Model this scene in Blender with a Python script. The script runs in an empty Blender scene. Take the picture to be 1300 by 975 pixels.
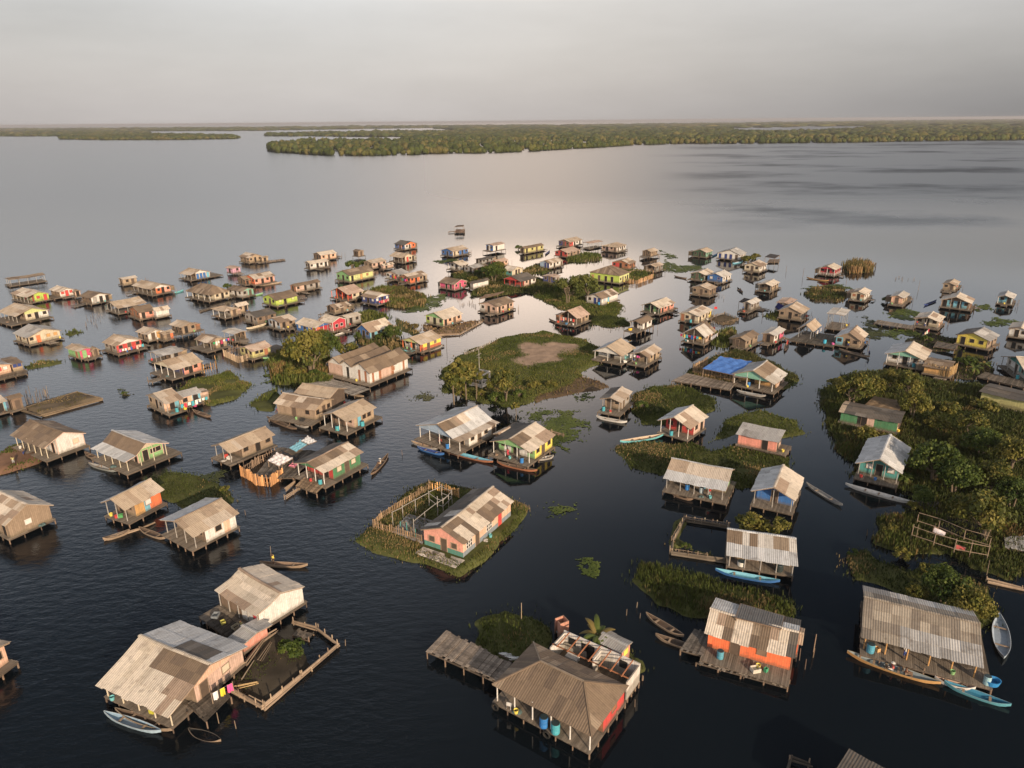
import bpy, math, random
import numpy as np
from mathutils import Vector, Matrix
R_ = math.radians
rnd = random.Random(11)
nrs = np.random.RandomState(5)
S = bpy.context.scene
COL = S.collection

# ------------------------------------------------------------------ camera: a drone 55 m above the lagoon
CAM_H, F, CX, CY = 55.0, 903.0, 650.0, 487.5
PITCH, ROLL = R_(20.3), 0.0085
FW = Vector((0, math.cos(PITCH), -math.sin(PITCH)))
UP0 = Vector((0, math.sin(PITCH), math.cos(PITCH)))
RT0 = Vector((1, 0, 0))
RT = RT0*math.cos(ROLL) - UP0*math.sin(ROLL)
UPV = RT0*math.sin(ROLL) + UP0*math.cos(ROLL)
EYE = Vector((0, 0, CAM_H))

def at(px, py, z=0.0):
    """point of the place at height z that the photo shows at (px, py)"""
    d = FW + RT*((px-CX)/F) - UPV*((py-CY)/F)
    t = (z-CAM_H)/d.z
    return EYE + d*t

def to_px(p):
    q = Vector(p)-EYE
    w = q.dot(FW)
    return CX+F*q.dot(RT)/w, CY-F*q.dot(UPV)/w

def mpp(p):
    return (Vector(p)-EYE).dot(FW)/F

cam = bpy.data.cameras.new("camera")
co = bpy.data.objects.new("camera", cam)
COL.objects.link(co)
M = Matrix((RT, UPV, -FW)).transposed().to_4x4()
M.translation = EYE
co.matrix_world = M
cam.sensor_width = 36.0
cam.lens = F/1300*36
cam.clip_end = 200000
cam.clip_start = 0.5
S.camera = co

# ------------------------------------------------------------------ colours
C = dict(white=(.58,.55,.51), cream=(.52,.44,.31), tan=(.38,.27,.17), brown=(.20,.13,.085), dbrown=(.10,.068,.048),
 wood=(.27,.19,.125), greyw=(.30,.275,.25), grey=(.25,.25,.25), pinkw=(.52,.34,.26), salmon=(.68,.24,.17), coral=(.72,.30,.215),
 orange=(.80,.135,.02), red=(.52,.035,.03), crimson=(.50,.02,.045), hotpink=(.62,.06,.17), pink=(.60,.25,.21), lilac=(.52,.27,.37),
 lime=(.40,.53,.035), plime=(.50,.54,.19), yellow=(.72,.55,.025), olive=(.45,.41,.14), green=(.05,.19,.08), dgreen=(.025,.085,.05),
 lgreen=(.19,.40,.14), mint=(.17,.42,.31), teal=(.05,.27,.25), turq=(.10,.40,.43), blue=(.025,.13,.38), dblue=(.025,.05,.20), pblue=(.30,.40,.52),
 black=(.015,.014,.014), rust=(.33,.12,.05), peach=(.66,.38,.25), ochre=(.50,.26,.07), cyan=(.12,.38,.50))
for k_,v_ in list(C.items()):
    g_=.3*v_[0]+.59*v_[1]+.11*v_[2]; C[k_]=tuple(g_+(x_-g_)*.84 for x_ in v_)
def c_(x):
    return C[x] if isinstance(x, str) else x
PAL = dict(
 pale=[((.50,.43,.36),.62),((.43,.37,.30),.25),((.27,.20,.15),.13)],
 tan=[((.40,.32,.24),.55),((.32,.245,.18),.28),((.46,.39,.32),.17)],
 brown=[((.205,.15,.105),.58),((.155,.115,.085),.27),((.29,.225,.165),.15)],
 mix=[((.48,.41,.34),.42),((.22,.16,.115),.38),((.36,.28,.21),.20)],
 grey=[((.32,.315,.31),.60),((.24,.235,.23),.25),((.42,.41,.40),.15)],
 silver=[((.45,.455,.46),.65),((.34,.345,.35),.25),((.55,.55,.55),.10)],
 dark=[((.085,.08,.075),.60),((.13,.115,.10),.30),((.20,.18,.16),.10)],
 white=[((.56,.53,.49),.80),((.47,.43,.38),.20)],
 pinkish=[((.48,.35,.28),.65),((.39,.28,.22),.25),((.54,.43,.35),.10)],
 thatch=[((.18,.14,.10),.70),((.13,.10,.07),.30)],
 blue=[((.055,.16,.45),.9),((.045,.13,.38),.1)],
)
for k_,q_ in (('tan',1.16),('mix',1.16),('pale',1.3),('grey',1.2),('silver',1.25)):
    PAL[k_]=[(tuple(min(.64,x_*q_) for x_ in c), w) for c, w in PAL[k_]]
PAL['greybrown']=[((.26,.225,.185),.5),((.19,.165,.14),.25),((.33,.29,.24),.25)]
def pick(pal, r):
    x = r.random(); s = 0
    for c, w in PAL[pal]:
        s += w
        if x <= s: return c
    return PAL[pal][0][0]
def jit(c, r, a=.08):
    k = 1+r.uniform(-a, a)
    return tuple(max(0, min(1, v*k)) for v in c)

# ------------------------------------------------------------------ materials (all procedural, base colour carried by the mesh)
def nt(name):
    m = bpy.data.materials.new(name); m.use_nodes = True
    n = m.node_tree; n.nodes.clear()
    out = n.nodes.new('ShaderNodeOutputMaterial'); b = n.nodes.new('ShaderNodeBsdfPrincipled')
    n.links.new(b.outputs[0], out.inputs[0])
    return m, n, b
def nd(n, t, **k):
    x = n.nodes.new(t)
    for a, v in k.items():
        if a == 'op': x.operation = v
        else: setattr(x, a, v)
    return x
def math_(n, op, a, b=None, c=None, clamp=False):
    x = n.nodes.new('ShaderNodeMath'); x.operation = op; x.use_clamp = clamp
    for i, v in enumerate((a, b, c)):
        if v is None: continue
        if isinstance(v, (int, float)): x.inputs[i].default_value = v
        else: n.links.new(v, x.inputs[i])
    return x.outputs[0]
def mixc(n, fac, a, b, mode='MIX'):
    x = n.nodes.new('ShaderNodeMix'); x.data_type = 'RGBA'; x.blend_type = mode; x.clamp_result = False
    for sock, v in ((x.inputs[0], fac), (x.inputs[6], a), (x.inputs[7], b)):
        if isinstance(v, (int, float)): sock.default_value = v
        elif isinstance(v, tuple): sock.default_value = (*v, 1)
        else: n.links.new(v, sock)
    return x.outputs[2]
def noise(n, vec, scale, detail=4, rough=.55, dim='3D'):
    x = n.nodes.new('ShaderNodeTexNoise'); x.noise_dimensions = dim
    x.inputs['Scale'].default_value = scale; x.inputs['Detail'].default_value = detail; x.inputs['Roughness'].default_value = rough
    if vec is not None: n.links.new(vec, x.inputs['Vector'])
    return x.outputs['Fac']
def ramp01(n, v, lo, hi):
    x = n.nodes.new('ShaderNodeMapRange'); x.interpolation_type = 'SMOOTHSTEP'
    n.links.new(v, x.inputs[0]); x.inputs[1].default_value = lo; x.inputs[2].default_value = hi
    return x.outputs[0]

def board_material(name, period=.22, axis='u', var=.22, corr=False, rough=.85, stain=.5, grime=(.10,.075,.05)):
    m, n, b = nt(name)
    at_ = nd(n, 'ShaderNodeAttribute', attribute_name='Col')
    uv = nd(n, 'ShaderNodeUVMap', uv_map='UVMap')
    sep = nd(n, 'ShaderNodeSeparateXYZ'); n.links.new(uv.outputs[0], sep.inputs[0])
    ax = sep.outputs[0] if axis == 'u' else sep.outputs[1]
    ox = sep.outputs[1] if axis == 'u' else sep.outputs[0]
    geo = nd(n, 'ShaderNodeNewGeometry')
    col = at_.outputs['Color']
    k = math_(n, 'DIVIDE', ax, period)
    if not corr:
        fl = math_(n, 'FLOOR', k)
        cmb = nd(n, 'ShaderNodeCombineXYZ'); n.links.new(fl, cmb.inputs[0])
        seg = math_(n, 'FLOOR', math_(n, 'DIVIDE', ox, 2.6)); n.links.new(seg, cmb.inputs[1])
        wn = nd(n, 'ShaderNodeTexWhiteNoise', noise_dimensions='2D'); n.links.new(cmb.outputs[0], wn.inputs['Vector'])
        v = math_(n, 'MULTIPLY_ADD', wn.outputs['Value'], 2*var, 1-var)
        col = mixc(n, 1.0, col, v, 'MULTIPLY')
        fr = math_(n, 'FRACT', k)
        edge = math_(n, 'MULTIPLY', math_(n, 'ABSOLUTE', math_(n, 'SUBTRACT', fr, .5)), 2)
        gap = ramp01(n, edge, .86, .98)
        col = mixc(n, math_(n, 'MULTIPLY', gap, .55), col, (.03,.024,.02))
        h = math_(n, 'SUBTRACT', 1.0, gap)
    else:
        h = math_(n, 'MULTIPLY_ADD', math_(n, 'SINE', math_(n, 'MULTIPLY', k, 6.2832)), .5, .5)
        dirt = math_(n, 'MULTIPLY', math_(n, 'SUBTRACT', 1.0, h), .30)
        col = mixc(n, dirt, col, grime)
    # weathering: blotches and streaks that run down the sheet / wall
    st = nd(n, 'ShaderNodeCombineXYZ')
    n.links.new(math_(n, 'MULTIPLY', ax, 3.0), st.inputs[0]); n.links.new(math_(n, 'MULTIPLY', ox, .45), st.inputs[1])
    n.links.new(math_(n, 'FLOOR', math_(n, 'MULTIPLY', geo.outputs['Random Per Island'], 40)), st.inputs[2])
    n1 = noise(n, st.outputs[0], 1.0, 5, .62)
    n2 = noise(n, geo.outputs['Position'], .9, 6, .65)
    f1 = math_(n, 'MULTIPLY', ramp01(n, n1, .50, .78), stain)
    f2 = math_(n, 'MULTIPLY', ramp01(n, n2, .52, .74), stain*.9)
    col = mixc(n, f1, col, grime)
    col = mixc(n, f2, col, tuple(g*.85 for g in grime))
    n3 = noise(n, geo.outputs['Position'], 3.5, 3, .6)
    lt = math_(n, 'MULTIPLY_ADD', n3, .5, .75)
    col = mixc(n, 1.0, col, lt, 'MULTIPLY')
    if name == 'painted_boards':
        pc = nd(n, 'ShaderNodeCombineXYZ'); n.links.new(math_(n,'MULTIPLY',ax,1.3),pc.inputs[0]); n.links.new(math_(n,'MULTIPLY',ox,2.2),pc.inputs[1]); n.links.new(geo.outputs['Random Per Island'],pc.inputs[2])
        pn = noise(n, pc.outputs[0], 1.7, 6, .72)
        col = mixc(n, math_(n,'MULTIPLY',ramp01(n,pn,.60,.66),.5), col, (.27,.215,.16))
        damp = math_(n,'MULTIPLY',ramp01(n, math_(n,'ADD', ox, math_(n,'MULTIPLY',noise(n,geo.outputs['Position'],2.2,3),-.7)), 1.0, .55),.55)
        col = mixc(n, damp, col, (.10,.085,.055))
    n.links.new(col, b.inputs['Base Color'])
    b.inputs['Roughness'].default_value = rough
    b.inputs['Specular IOR Level'].default_value = .25
    bp = nd(n, 'ShaderNodeBump'); bp.inputs['Strength'].default_value = .8 if corr else .5; bp.inputs['Distance'].default_value = .03 if corr else .012
    n.links.new(h, bp.inputs['Height']); n.links.new(bp.outputs[0], b.inputs['Normal'])
    return m
MAT = {}
MAT['roof'] = board_material('corrugated_sheet', .25, 'u', 0, True, .78, .55, (.11,.08,.058))
MAT['wall'] = board_material('painted_boards', .24, 'u', .10, False, .85, .38, (.16,.12,.085))
MAT['plank'] = board_material('bare_planks', .20, 'v', .30, False, .9, .45, (.07,.052,.04))
MAT['wood'] = board_material('weathered_timber', .18, 'u', .18, False, .9, .4, (.075,.055,.04))
def flat_material(name, rough=.7, spec=.3, var=.35, scale=2.5):
    m, n, b = nt(name)
    a = nd(n, 'ShaderNodeAttribute', attribute_name='Col'); geo = nd(n, 'ShaderNodeNewGeometry')
    k = math_(n, 'MULTIPLY_ADD', noise(n, geo.outputs['Position'], scale, 4), var*2, 1-var)
    n.links.new(mixc(n, 1.0, a.outputs['Color'], k, 'MULTIPLY'), b.inputs['Base Color'])
    b.inputs['Roughness'].default_value = rough; b.inputs['Specular IOR Level'].default_value = spec
    return m
MAT['paint'] = flat_material('worn_paint', .55, .4)
MAT['matt'] = flat_material('matt_surface', .95, .1)
MAT['soil'] = flat_material('marsh_soil', .95, .1, .5, .5)
MAT['skin'] = flat_material('skin_and_cloth', .7, .2, .08)
def leaf_material():
    m, n, b = nt('leaves')
    a = nd(n, 'ShaderNodeAttribute', attribute_name='Col')
    b.inputs['Roughness'].default_value = .6; b.inputs['Specular IOR Level'].default_value = .2
    n.links.new(a.outputs['Color'], b.inputs['Base Color'])
    tr = nd(n, 'ShaderNodeBsdfTranslucent'); n.links.new(a.outputs['Color'], tr.inputs[0])
    mx = nd(n, 'ShaderNodeMixShader'); mx.inputs[0].default_value = .28
    n.links.new(b.outputs[0], mx.inputs[1]); n.links.new(tr.outputs[0], mx.inputs[2])
    out = [x for x in n.nodes if x.type == 'OUTPUT_MATERIAL'][0]
    n.links.new(mx.outputs[0], out.inputs[0])
    return m
MAT['leaf'] = leaf_material()

# ------------------------------------------------------------------ mesh builder
class MB:
    def __init__(s, off=(0,0,0)):
        s.v=[]; s.f=[]; s.uv=[]; s.c=[]; s.off=Vector(off)
    def face(s, pts, col, uvs=None):
        i=len(s.v); s.v += [tuple(Vector(p)+s.off) for p in pts]; s.f.append(tuple(range(i,i+len(pts))))
        if uvs is None:
            p=[Vector(q) for q in pts]; e=(p[1]-p[0]); L=e.length or 1; e=e/L
            nrm=e.cross(p[2]-p[1]); nrm = nrm.normalized() if nrm.length>1e-9 else Vector((0,0,1))
            w=nrm.cross(e); uvs=[((q-p[0]).dot(e),(q-p[0]).dot(w)) for q in p]
        s.uv += uvs; s.c.append(c_(col))
    def box(s, x0,x1,y0,y1,z0,z1,col, skip=''):
        P=lambda a,b,c:(a,b,c)
        if 'b' not in skip: s.face([P(x0,y1,z0),P(x1,y1,z0),P(x1,y0,z0),P(x0,y0,z0)],col)
        if 't' not in skip: s.face([P(x0,y0,z1),P(x1,y0,z1),P(x1,y1,z1),P(x0,y1,z1)],col)
        s.face([P(x0,y0,z0),P(x1,y0,z0),P(x1,y0,z1),P(x0,y0,z1)],col)
        s.face([P(x1,y1,z0),P(x0,y1,z0),P(x0,y1,z1),P(x1,y1,z1)],col)
        s.face([P(x0,y1,z0),P(x0,y0,z0),P(x0,y0,z1),P(x0,y1,z1)],col)
        s.face([P(x1,y0,z0),P(x1,y1,z0),P(x1,y1,z1),P(x1,y0,z1)],col)
    def slab(s, q, th, col, uv=None):
        """quad q (top, counter-clockwise from above) with thickness th downwards along its normal"""
        p=[Vector(a) for a in q]; n=(p[1]-p[0]).cross(p[3]-p[0]).normalized()
        if n.z<0: n=-n
        d=[a-n*th for a in p]
        s.face(p,col,uv); s.face([d[3],d[2],d[1],d[0]],col,uv and [uv[3],uv[2],uv[1],uv[0]])
        for i in range(4):
            j=(i+1)%4
            s.face([d[i],d[j],p[j],p[i]],col)
    def bar(s, a, b, w, h, col):
        a=Vector(a); b=Vector(b); d=(b-a).normalized()
        u=d.cross(Vector((0,0,1)))
        u = Vector((1,0,0)) if u.length<1e-4 else u.normalized()
        v=u.cross(d)
        A=[a+u*(w/2*i)+v*(h/2*j) for i,j in ((-1,-1),(1,-1),(1,1),(-1,1))]
        B=[x+(b-a) for x in A]
        s.face(A[::-1],col); s.face(B,col)
        for i in range(4):
            j=(i+1)%4; s.face([A[i],A[j],B[j],B[i]],col)
    def tube(s, a, b, r0, r1, col, n=6):
        a=Vector(a); b=Vector(b); d=(b-a).normalized()
        u=d.orthogonal().normalized(); v=d.cross(u)
        A=[]; B=[]
        for i in range(n):
            t=2*math.pi*i/n; k=u*math.cos(t)+v*math.sin(t)
            A.append(a+k*r0); B.append(b+k*r1)
        for i in range(n):
            j=(i+1)%n; s.face([A[i],A[j],B[j],B[i]],col)
        s.face(A[::-1],col); s.face(B,col)
    def mesh(s, name, mat):
        me=bpy.data.meshes.new(name); me.from_pydata(s.v,[],s.f)
        l=me.uv_layers.new(name='UVMap')
        l.data.foreach_set('uv',[x for p in s.uv for x in p])
        a=me.attributes.new('Col','FLOAT_COLOR','FACE')
        a.data.foreach_set('color',[x for p in s.c for x in (*p,1.0)])
        me.materials.append(MAT[mat]); me.update()
        return me
    def build(s, name, mat, parent=None):
        o=bpy.data.objects.new(name, s.mesh(name,mat)); COL.objects.link(o)
        if parent: o.parent=parent
        return o
LABELS={}
def tag(o, label=None, cat=None, group=None, kind=None):
    if label:
        if label in LABELS and not group: print('DUPLICATE LABEL', label)
        LABELS[label]=1; o['label']=label
        w=len(label.split())
        if w<4 or w>16: print('LABEL LENGTH', w, label)
    if cat: o['category']=cat
    if group: o['group']=group
    if kind: o['kind']=kind
    return o
def empty(name, loc, rz=0):
    o=bpy.data.objects.new(name,None); o.location=loc; o.rotation_euler=(0,0,rz); COL.objects.link(o)
    o.empty_display_size=.3
    return o
def copy_tree(o, parent=None):
    c=o.copy(); COL.objects.link(c)
    if parent: c.parent=parent
    for ch in list(o.children): copy_tree(ch,c)
    return c
def np_mesh(name, verts, quads, cols, mat, uv=None):
    me=bpy.data.meshes.new(name); nv=len(verts); nf=len(quads); k=quads.shape[1]
    me.vertices.add(nv); me.vertices.foreach_set('co',np.ascontiguousarray(verts,dtype=np.float32).ravel())
    me.loops.add(nf*k); me.loops.foreach_set('vertex_index',np.ascontiguousarray(quads,dtype=np.int32).ravel())
    me.polygons.add(nf); me.polygons.foreach_set('loop_start',np.arange(0,nf*k,k,dtype=np.int32))
    me.update(calc_edges=True)
    a=me.attributes.new('Col','FLOAT_COLOR','FACE')
    cc=np.ones((nf,4),np.float32); cc[:,:3]=cols; a.data.foreach_set('color',cc.ravel())
    me.materials.append(MAT[mat])
    return me
POSTS={}
def post(parent, name, x, y, z0, z1, r, col):
    key=(name,tuple(c_(col)))
    if key not in POSTS:
        m=MB(); m.tube((0,0,0),(0,0,1),1,.92,col,7); POSTS[key]=m.mesh(name,'wood')
    o=bpy.data.objects.new(name,POSTS[key]); COL.objects.link(o)
    o.location=(x,y,z0); o.scale=(r,r,max(.05,z1-z0))
    if parent: o.parent=parent
    return o

HAZE=7e-5
SKYK=.84
EXPO=0.42
SUN_E=4.6
SKYSTOPS=[(0.0,(.48,.445,.43)),(.06,(.525,.495,.48)),(.12,(.53,.51,.50)),(.15,(.58,.565,.555)),(.19,(1.15,1.15,1.17)),(.24,(1.36,1.37,1.42)),(.35,(1.05,1.10,1.20)),(.44,(.50,.58,.70)),(.52,(.17,.23,.32)),(.62,(.10,.13,.17)),(.8,(.10,.11,.125)),(1.0,(.13,.15,.19))]
GLOWS=[(5,19,30,(.26,.20,.14),.6),(-14,4,18,(.07,.07,.068),1.0),(1,13,62,(2.2,1.45,.86),1.0,(.136,.18)),(-12,29,40,(.50,.53,.60),1.0),(42,30,12,(.30,.335,.375),-1,(.15,.2)),(152,18,2.2,(.80,.66,.52),1.0),(44,0,9,(.50,.53,.55),-1,(.14,.0))]

# ------------------------------------------------------------------ stilt houses
FOOT=[]          # footprints (used to keep grass out of the floors)
HOUSE={}
GH='stilt houses of the water village'

def sheets(mb, seg, P, s0, s1, pal, r, patches, tot, rows=None, thick=.03):
    """lay corrugated sheets over one roof slope; seg=((t0,z0),(t1,z1)); P(s,t,z)->point"""
    (t0,z0),(t1,z1)=seg
    L=math.hypot(t1-t0,z1-z0)
    nr=rows or max(1,round(L/1.9)); nc=max(2,round((s1-s0)/.95)); ds=(s1-s0)/nc
    down=1 if z1<z0 else -1                       # which end is the eave
    cur=None; left=[0]*nr; cc=[None]*nr
    for j in range(nc):
        for i in range(nr):
            if left[i]<=0:
                left[i]=r.choice([1,2,2,3,4]); cc[i]=pick(pal,r)
            left[i]-=1
            a0=i/nr; a1=(i+1)/nr
            col=cc[i]
            if patches:
                um=(s0+(j+.5)*ds); uf=(um-tot[2])/(tot[3]-tot[2]); tm=t0+(t1-t0)*(a0+a1)/2; vf=(tm-tot[0])/(tot[1]-tot[0])
                for (u0,u1,v0,v1,pn) in patches:
                    if u0<=uf<u1 and v0<=vf<v1: col=pick(pn,r)
            col=jit(col,r,.10)
            # overlap towards the eave, ragged lower edge
            o0,o1=(0,.10) if down>0 else (-.10,0)
            last=(i==nr-1 and down>0) or (i==0 and down<0)
            rag=r.uniform(-.03,.14) if last else 0
            la=a0+(o0-(rag if down<0 else 0))/L; lb=a1+(o1+(rag if down>0 else 0))/L
            up=.012+.012*(j%2)+r.uniform(0,.012)+.022*((nr-i) if down>0 else i)/nr*2
            tip=r.uniform(0,.018)
            def pt(s,a,e):
                return P(s, t0+(t1-t0)*a, z0+(z1-z0)*a+up+e)
            sa=s0+j*ds-.03+r.uniform(-.015,.015); sb=s0+(j+1)*ds+.03+r.uniform(-.015,.015)
            e0,e1=(0,tip) if down>0 else (tip,0)
            q=[pt(sa,la,e0),pt(sb,la,e0),pt(sb,lb,e1),pt(sa,lb,e1)]
            uv=[(sa,la*L),(sb,la*L),(sb,lb*L),(sa,lb*L)]
            mb.slab(q,thick,col,uv)

def house(label, bx, by, l, r, th, ridge='R', cl='wood', cr='wood', roof='mix', short=None, name='stilt_house', cat='house', group=GH,
          H=2.35, rise=None, rf=.5, H0=None, H1=None, brk=None, mono=False, hip=0, pL=0, pR=0, dL=.9, dR=.9, dB=.3, dE=.3, zd=.8,
          gl=None, bandL=None, bandR=None, walls=True, gf=None, doorL=None, doorR=None, winL=None, winR=None, dcol=None, wcol=None, postc='greyw',
          patches=None, stilts=True, deck=True, sl=None, ov=.4, roofrows=None, noroof=False, dcolr=(.15,.125,.10), W=None, D=None, planks=None, trim=None, backc=None, palr=None, sp=None, rail=False, tx=None, ev=None):
    seed=int(bx*7+by*13); r_=random.Random(seed)
    B=at(bx,by,zd)
    bear=math.atan2(B.x,B.y); vb=Vector((math.sin(bear),math.cos(bear),0)); rt=Vector((math.cos(bear),-math.sin(bear),0))
    if tx is None:
        # wall directions as the photo shows them, blended with the grid the whole village is built on
        sd_=CAM_H/math.hypot(math.hypot(B.x,B.y),CAM_H)
        def ang(m,sg):
            q=at(bx+sg*12,by-m*12,zd)-B
            return math.degrees(math.atan2(q.dot(vb),q.dot(rt)))
        a1=ang(math.tan(R_(th))*sd_,1); a2=ang(math.tan(R_(90-th))*sd_,-1)-90
        grid=55+math.degrees(bear); dd=B.length
        k=.6 if dd<160 else .35
        th=k*(a1+a2)/2+(1-k)*grid
        if W is None and th>70: W=min(7.5,D or 7.5) if l>14 else 5
        if D is None and th<20: D=7
    else: th=tx
    t=R_(th); ex=rt*math.cos(t)+vb*math.sin(t); ey=-rt*math.sin(t)+vb*math.cos(t)
    if ev:
        B=at(*ev); B.z=zd; B=B+(ex+ey)*ov
    def solve(e,px):
        P0=B-EYE; u=(px-CX)/F
        return (P0.dot(RT)-u*P0.dot(FW))/(u*e.dot(FW)-e.dot(RT))
    Lr=W if W else solve(ex,bx+r); Ll=D if D else solve(ey,bx-l)
    Lr=max(1.2,min(13,abs(Lr))); Ll=max(1.2,min(13,abs(Ll)))
    isauto=tx is None
    if isauto:
        Lr*=.95; Ll*=.95; H*=.90*r_.uniform(.93,1.05)
        if H0: H0*=.92
        if H1: H1*=.92
        ov=min(ov,r_.uniform(.22,.38)); dL*=r_.uniform(.55,.95) if dL<1.3 else .9; dR*=r_.uniform(.5,.95) if dR<1.3 else .9; zd=zd*r_.uniform(.62,.92); rf=rf+r_.uniform(-.07,.07) if not (mono or brk or hip) else rf
        if brk: brk=[(a_,b_*.92) for a_,b_ in (brk if isinstance(brk[0],tuple) else [brk])]
    far=(B-EYE).length
    ctr=B+ex*Lr/2+ey*Ll/2
    root=empty(name,(ctr.x,ctr.y,0),math.atan2(ex.y,ex.x))
    tag(root,label,cat,group)
    off=(-Lr/2,-Ll/2,0)
    X=lambda x:x-Lr/2
    Y=lambda y:y-Ll/2
    span=Ll if ridge=='R' else Lr
    run=Lr if ridge=='R' else Ll
    if rise is None: rise=max(.5,span*r_.uniform(.13,.185))
    h0=zd+(H0 if H0 else H); h1=zd+(H1 if H1 else H)
    pk=zd+H+rise
    if mono: pts=[(0,h0),(span,h1)]
    else:
        pts=[(0,h0),(span*rf,pk),(span,h1)]
        if brk:
            for b in (brk if isinstance(brk[0],tuple) else [brk]): pts.append((span*b[0],zd+b[1]))
        pts.sort()
    def zt(tt):
        for (a,za),(b,zb) in zip(pts,pts[1:]):
            if a-1e-6<=tt<=b+1e-6: return za+(zb-za)*(tt-a)/(b-a)
        return pts[0][1] if tt<0 else pts[-1][1]
    ext=list(pts)
    (a,za),(b,zb)=pts[0],pts[1]; ext[0]=(a-ov,za-(zb-za)/(b-a)*ov)
    (a,za),(b,zb)=pts[-2],pts[-1]; ext[-1]=(b+ov,zb+(zb-za)/(b-a)*ov)
    sag=r_.uniform(.02,.16)*min(1.0,run/6); lean=r_.uniform(-.07,.07); wv=r_.uniform(0,6.28)
    def dz(s): 
        u=(s+ov)/(run+2*ov); return -sag*math.sin(math.pi*max(0,min(1,u)))+lean*(u-.5)+.025*math.sin(u*9+wv)
    P=(lambda s,t_,z:(s,t_,z+dz(s))) if ridge=='R' else (lambda s,t_,z:(t_,s,z+dz(s)))
    FOOT.append((Matrix.Translation(B)@Matrix.Rotation(math.atan2(ex.y,ex.x),4,'Z'),Lr+dE,Ll+dB,dL,dR))
    # deck
    if deck:
        d=MB(off); x0,x1,y0,y1=-dL,Lr+dE,-dR,Ll+dB
        if planks is None: planks=far<165
        if planks:
            y=y0
            while y<y1-.02:
                w=min(r_.uniform(.17,.26),y1-y)
                d.box(x0-r_.uniform(0,.12),x1+r_.uniform(0,.10),y,y+w-.015,zd-.05,zd-r_.uniform(0,.02),jit(dcolr,r_,.28),'b'); y+=w
        else:
            d.box(x0,x1,y0,y1,zd-.06,zd,dcolr)
        d.box(x0+.05,x1-.05,y0+.02,y0+.14,zd-.26,zd-.06,(.09,.07,.055)); d.box(x0+.02,x0+.14,y0+.15,y1-.05,zd-.26,zd-.06,(.09,.07,.055))
        d.box(x1-.16,x1-.04,y0+.15,y1-.05,zd-.26,zd-.06,(.09,.07,.055)); d.box(x0+.15,x1-.2,y1-.16,y1-.04,zd-.26,zd-.06,(.09,.07,.055))
        d.build('deck','plank',root)
        if stilts:
            st=sp or (2.0 if far<130 else 2.7 if far<220 else 3.4)
            nx=max(1,round((x1-x0)/st)); ny=max(1,round((y1-y0)/st))
            for i in range(nx+1):
                for j in range(ny+1):
                    if not (j==0 or i==0 or (i==nx and j<ny) or (j==ny and far<150)): continue
                    px_=x0+.1+(x1-x0-.2)*i/nx+r_.uniform(-.15,.15)*(0<i<nx); py_=y0+.1+(y1-y0-.2)*j/ny+r_.uniform(-.15,.15)*(0<j<ny)
                    post(root,'stilt',X(px_),Y(py_),-1.0,zd-.1+(r_.uniform(0,.5) if r_.random()<.08 and (i==0 or j==0) else 0),r_.uniform(.07,.11),r_.choice(['brown','dbrown','brown']))
    # walls
    bx0,bx1,by0,by1=pL,Lr,pR,Ll
    if walls:
        w=MB(off); bc=c_(backc or ('wood' if cl not in ('white','cream','coral') else cl))
        clc=c_(cl); crc=c_(cr)
        def wallface(p0,p1,z0,z1,col,band):
            if band:
                w.face([(p0[0],p0[1],z0),(p1[0],p1[1],z0),(p1[0],p1[1],z0+.75),(p0[0],p0[1],z0+.75)],band,[(0,0),(1,0),(1,1),(0,1)] and None)
                z0=z0+.75
            L=math.hypot(p1[0]-p0[0],p1[1]-p0[1])
            w.face([(p0[0],p0[1],z0),(p1[0],p1[1],z0),(p1[0],p1[1],z1),(p0[0],p0[1],z1)],col,[(0,z0),(L,z0),(L,z1),(0,z1)])
        def colsplit(p0,p1,z0,z1,col,band):
            if isinstance(col,list):       # several panels along one wall: [(fraction, colour), ...]
                a=0
                for fr,cc in col:
                    q0=[p0[k]+(p1[k]-p0[k])*a for k in (0,1)]; q1=[p0[k]+(p1[k]-p0[k])*(a+fr) for k in (0,1)]
                    wallface(q0,q1,z0,z1,cc,band); a+=fr
            else: wallface(p0,p1,z0,z1,col,band)
        if ridge=='R':
            zs0=zt(by0)-.13; zs1=zt(by1)-.13
            if hip: zs0=zs1=zd+H-.15
            ze=min(zs0,zs1)
            colsplit((bx0,by0),(bx1,by0),zd,zs0,cr,bandR)
            wallface((bx1,by1),(bx0,by1),zd,zs1,bc,None)
            for xx,cc,bd,sg in ((bx0,cl,bandL,1),(bx1,bc,None,0)):
                q=((xx,by1),(xx,by0)) if sg else ((xx,by0),(xx,by1))
                colsplit(q[0],q[1],zd,ze,cc,bd)
                top=[(xx,by0,ze),(xx,by1,ze)]
                if zs1>ze+1e-3: top.append((xx,by1,zs1))
                top+= [(xx,tt,zz-.15) for tt,zz in reversed(pts) if by0<tt<by1]
                if zs0>ze+1e-3: top.append((xx,by0,zs0))
                if len(top)>2 and not hip: w.face(top,(gl if (gl and sg) else (cc[-1][1] if isinstance(cc,list) else cc)),[(p[1],p[2]) for p in top])
        else:
            zs0=zt(bx0)-.13; zs1=zt(bx1)-.13
            if hip: zs0=zs1=zd+H-.15
            ze=min(zs0,zs1)
            colsplit((bx0,by1),(bx0,by0),zd,zs0,cl,bandL)
            wallface((bx1,by0),(bx1,by1),zd,zs1,bc,None)
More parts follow.
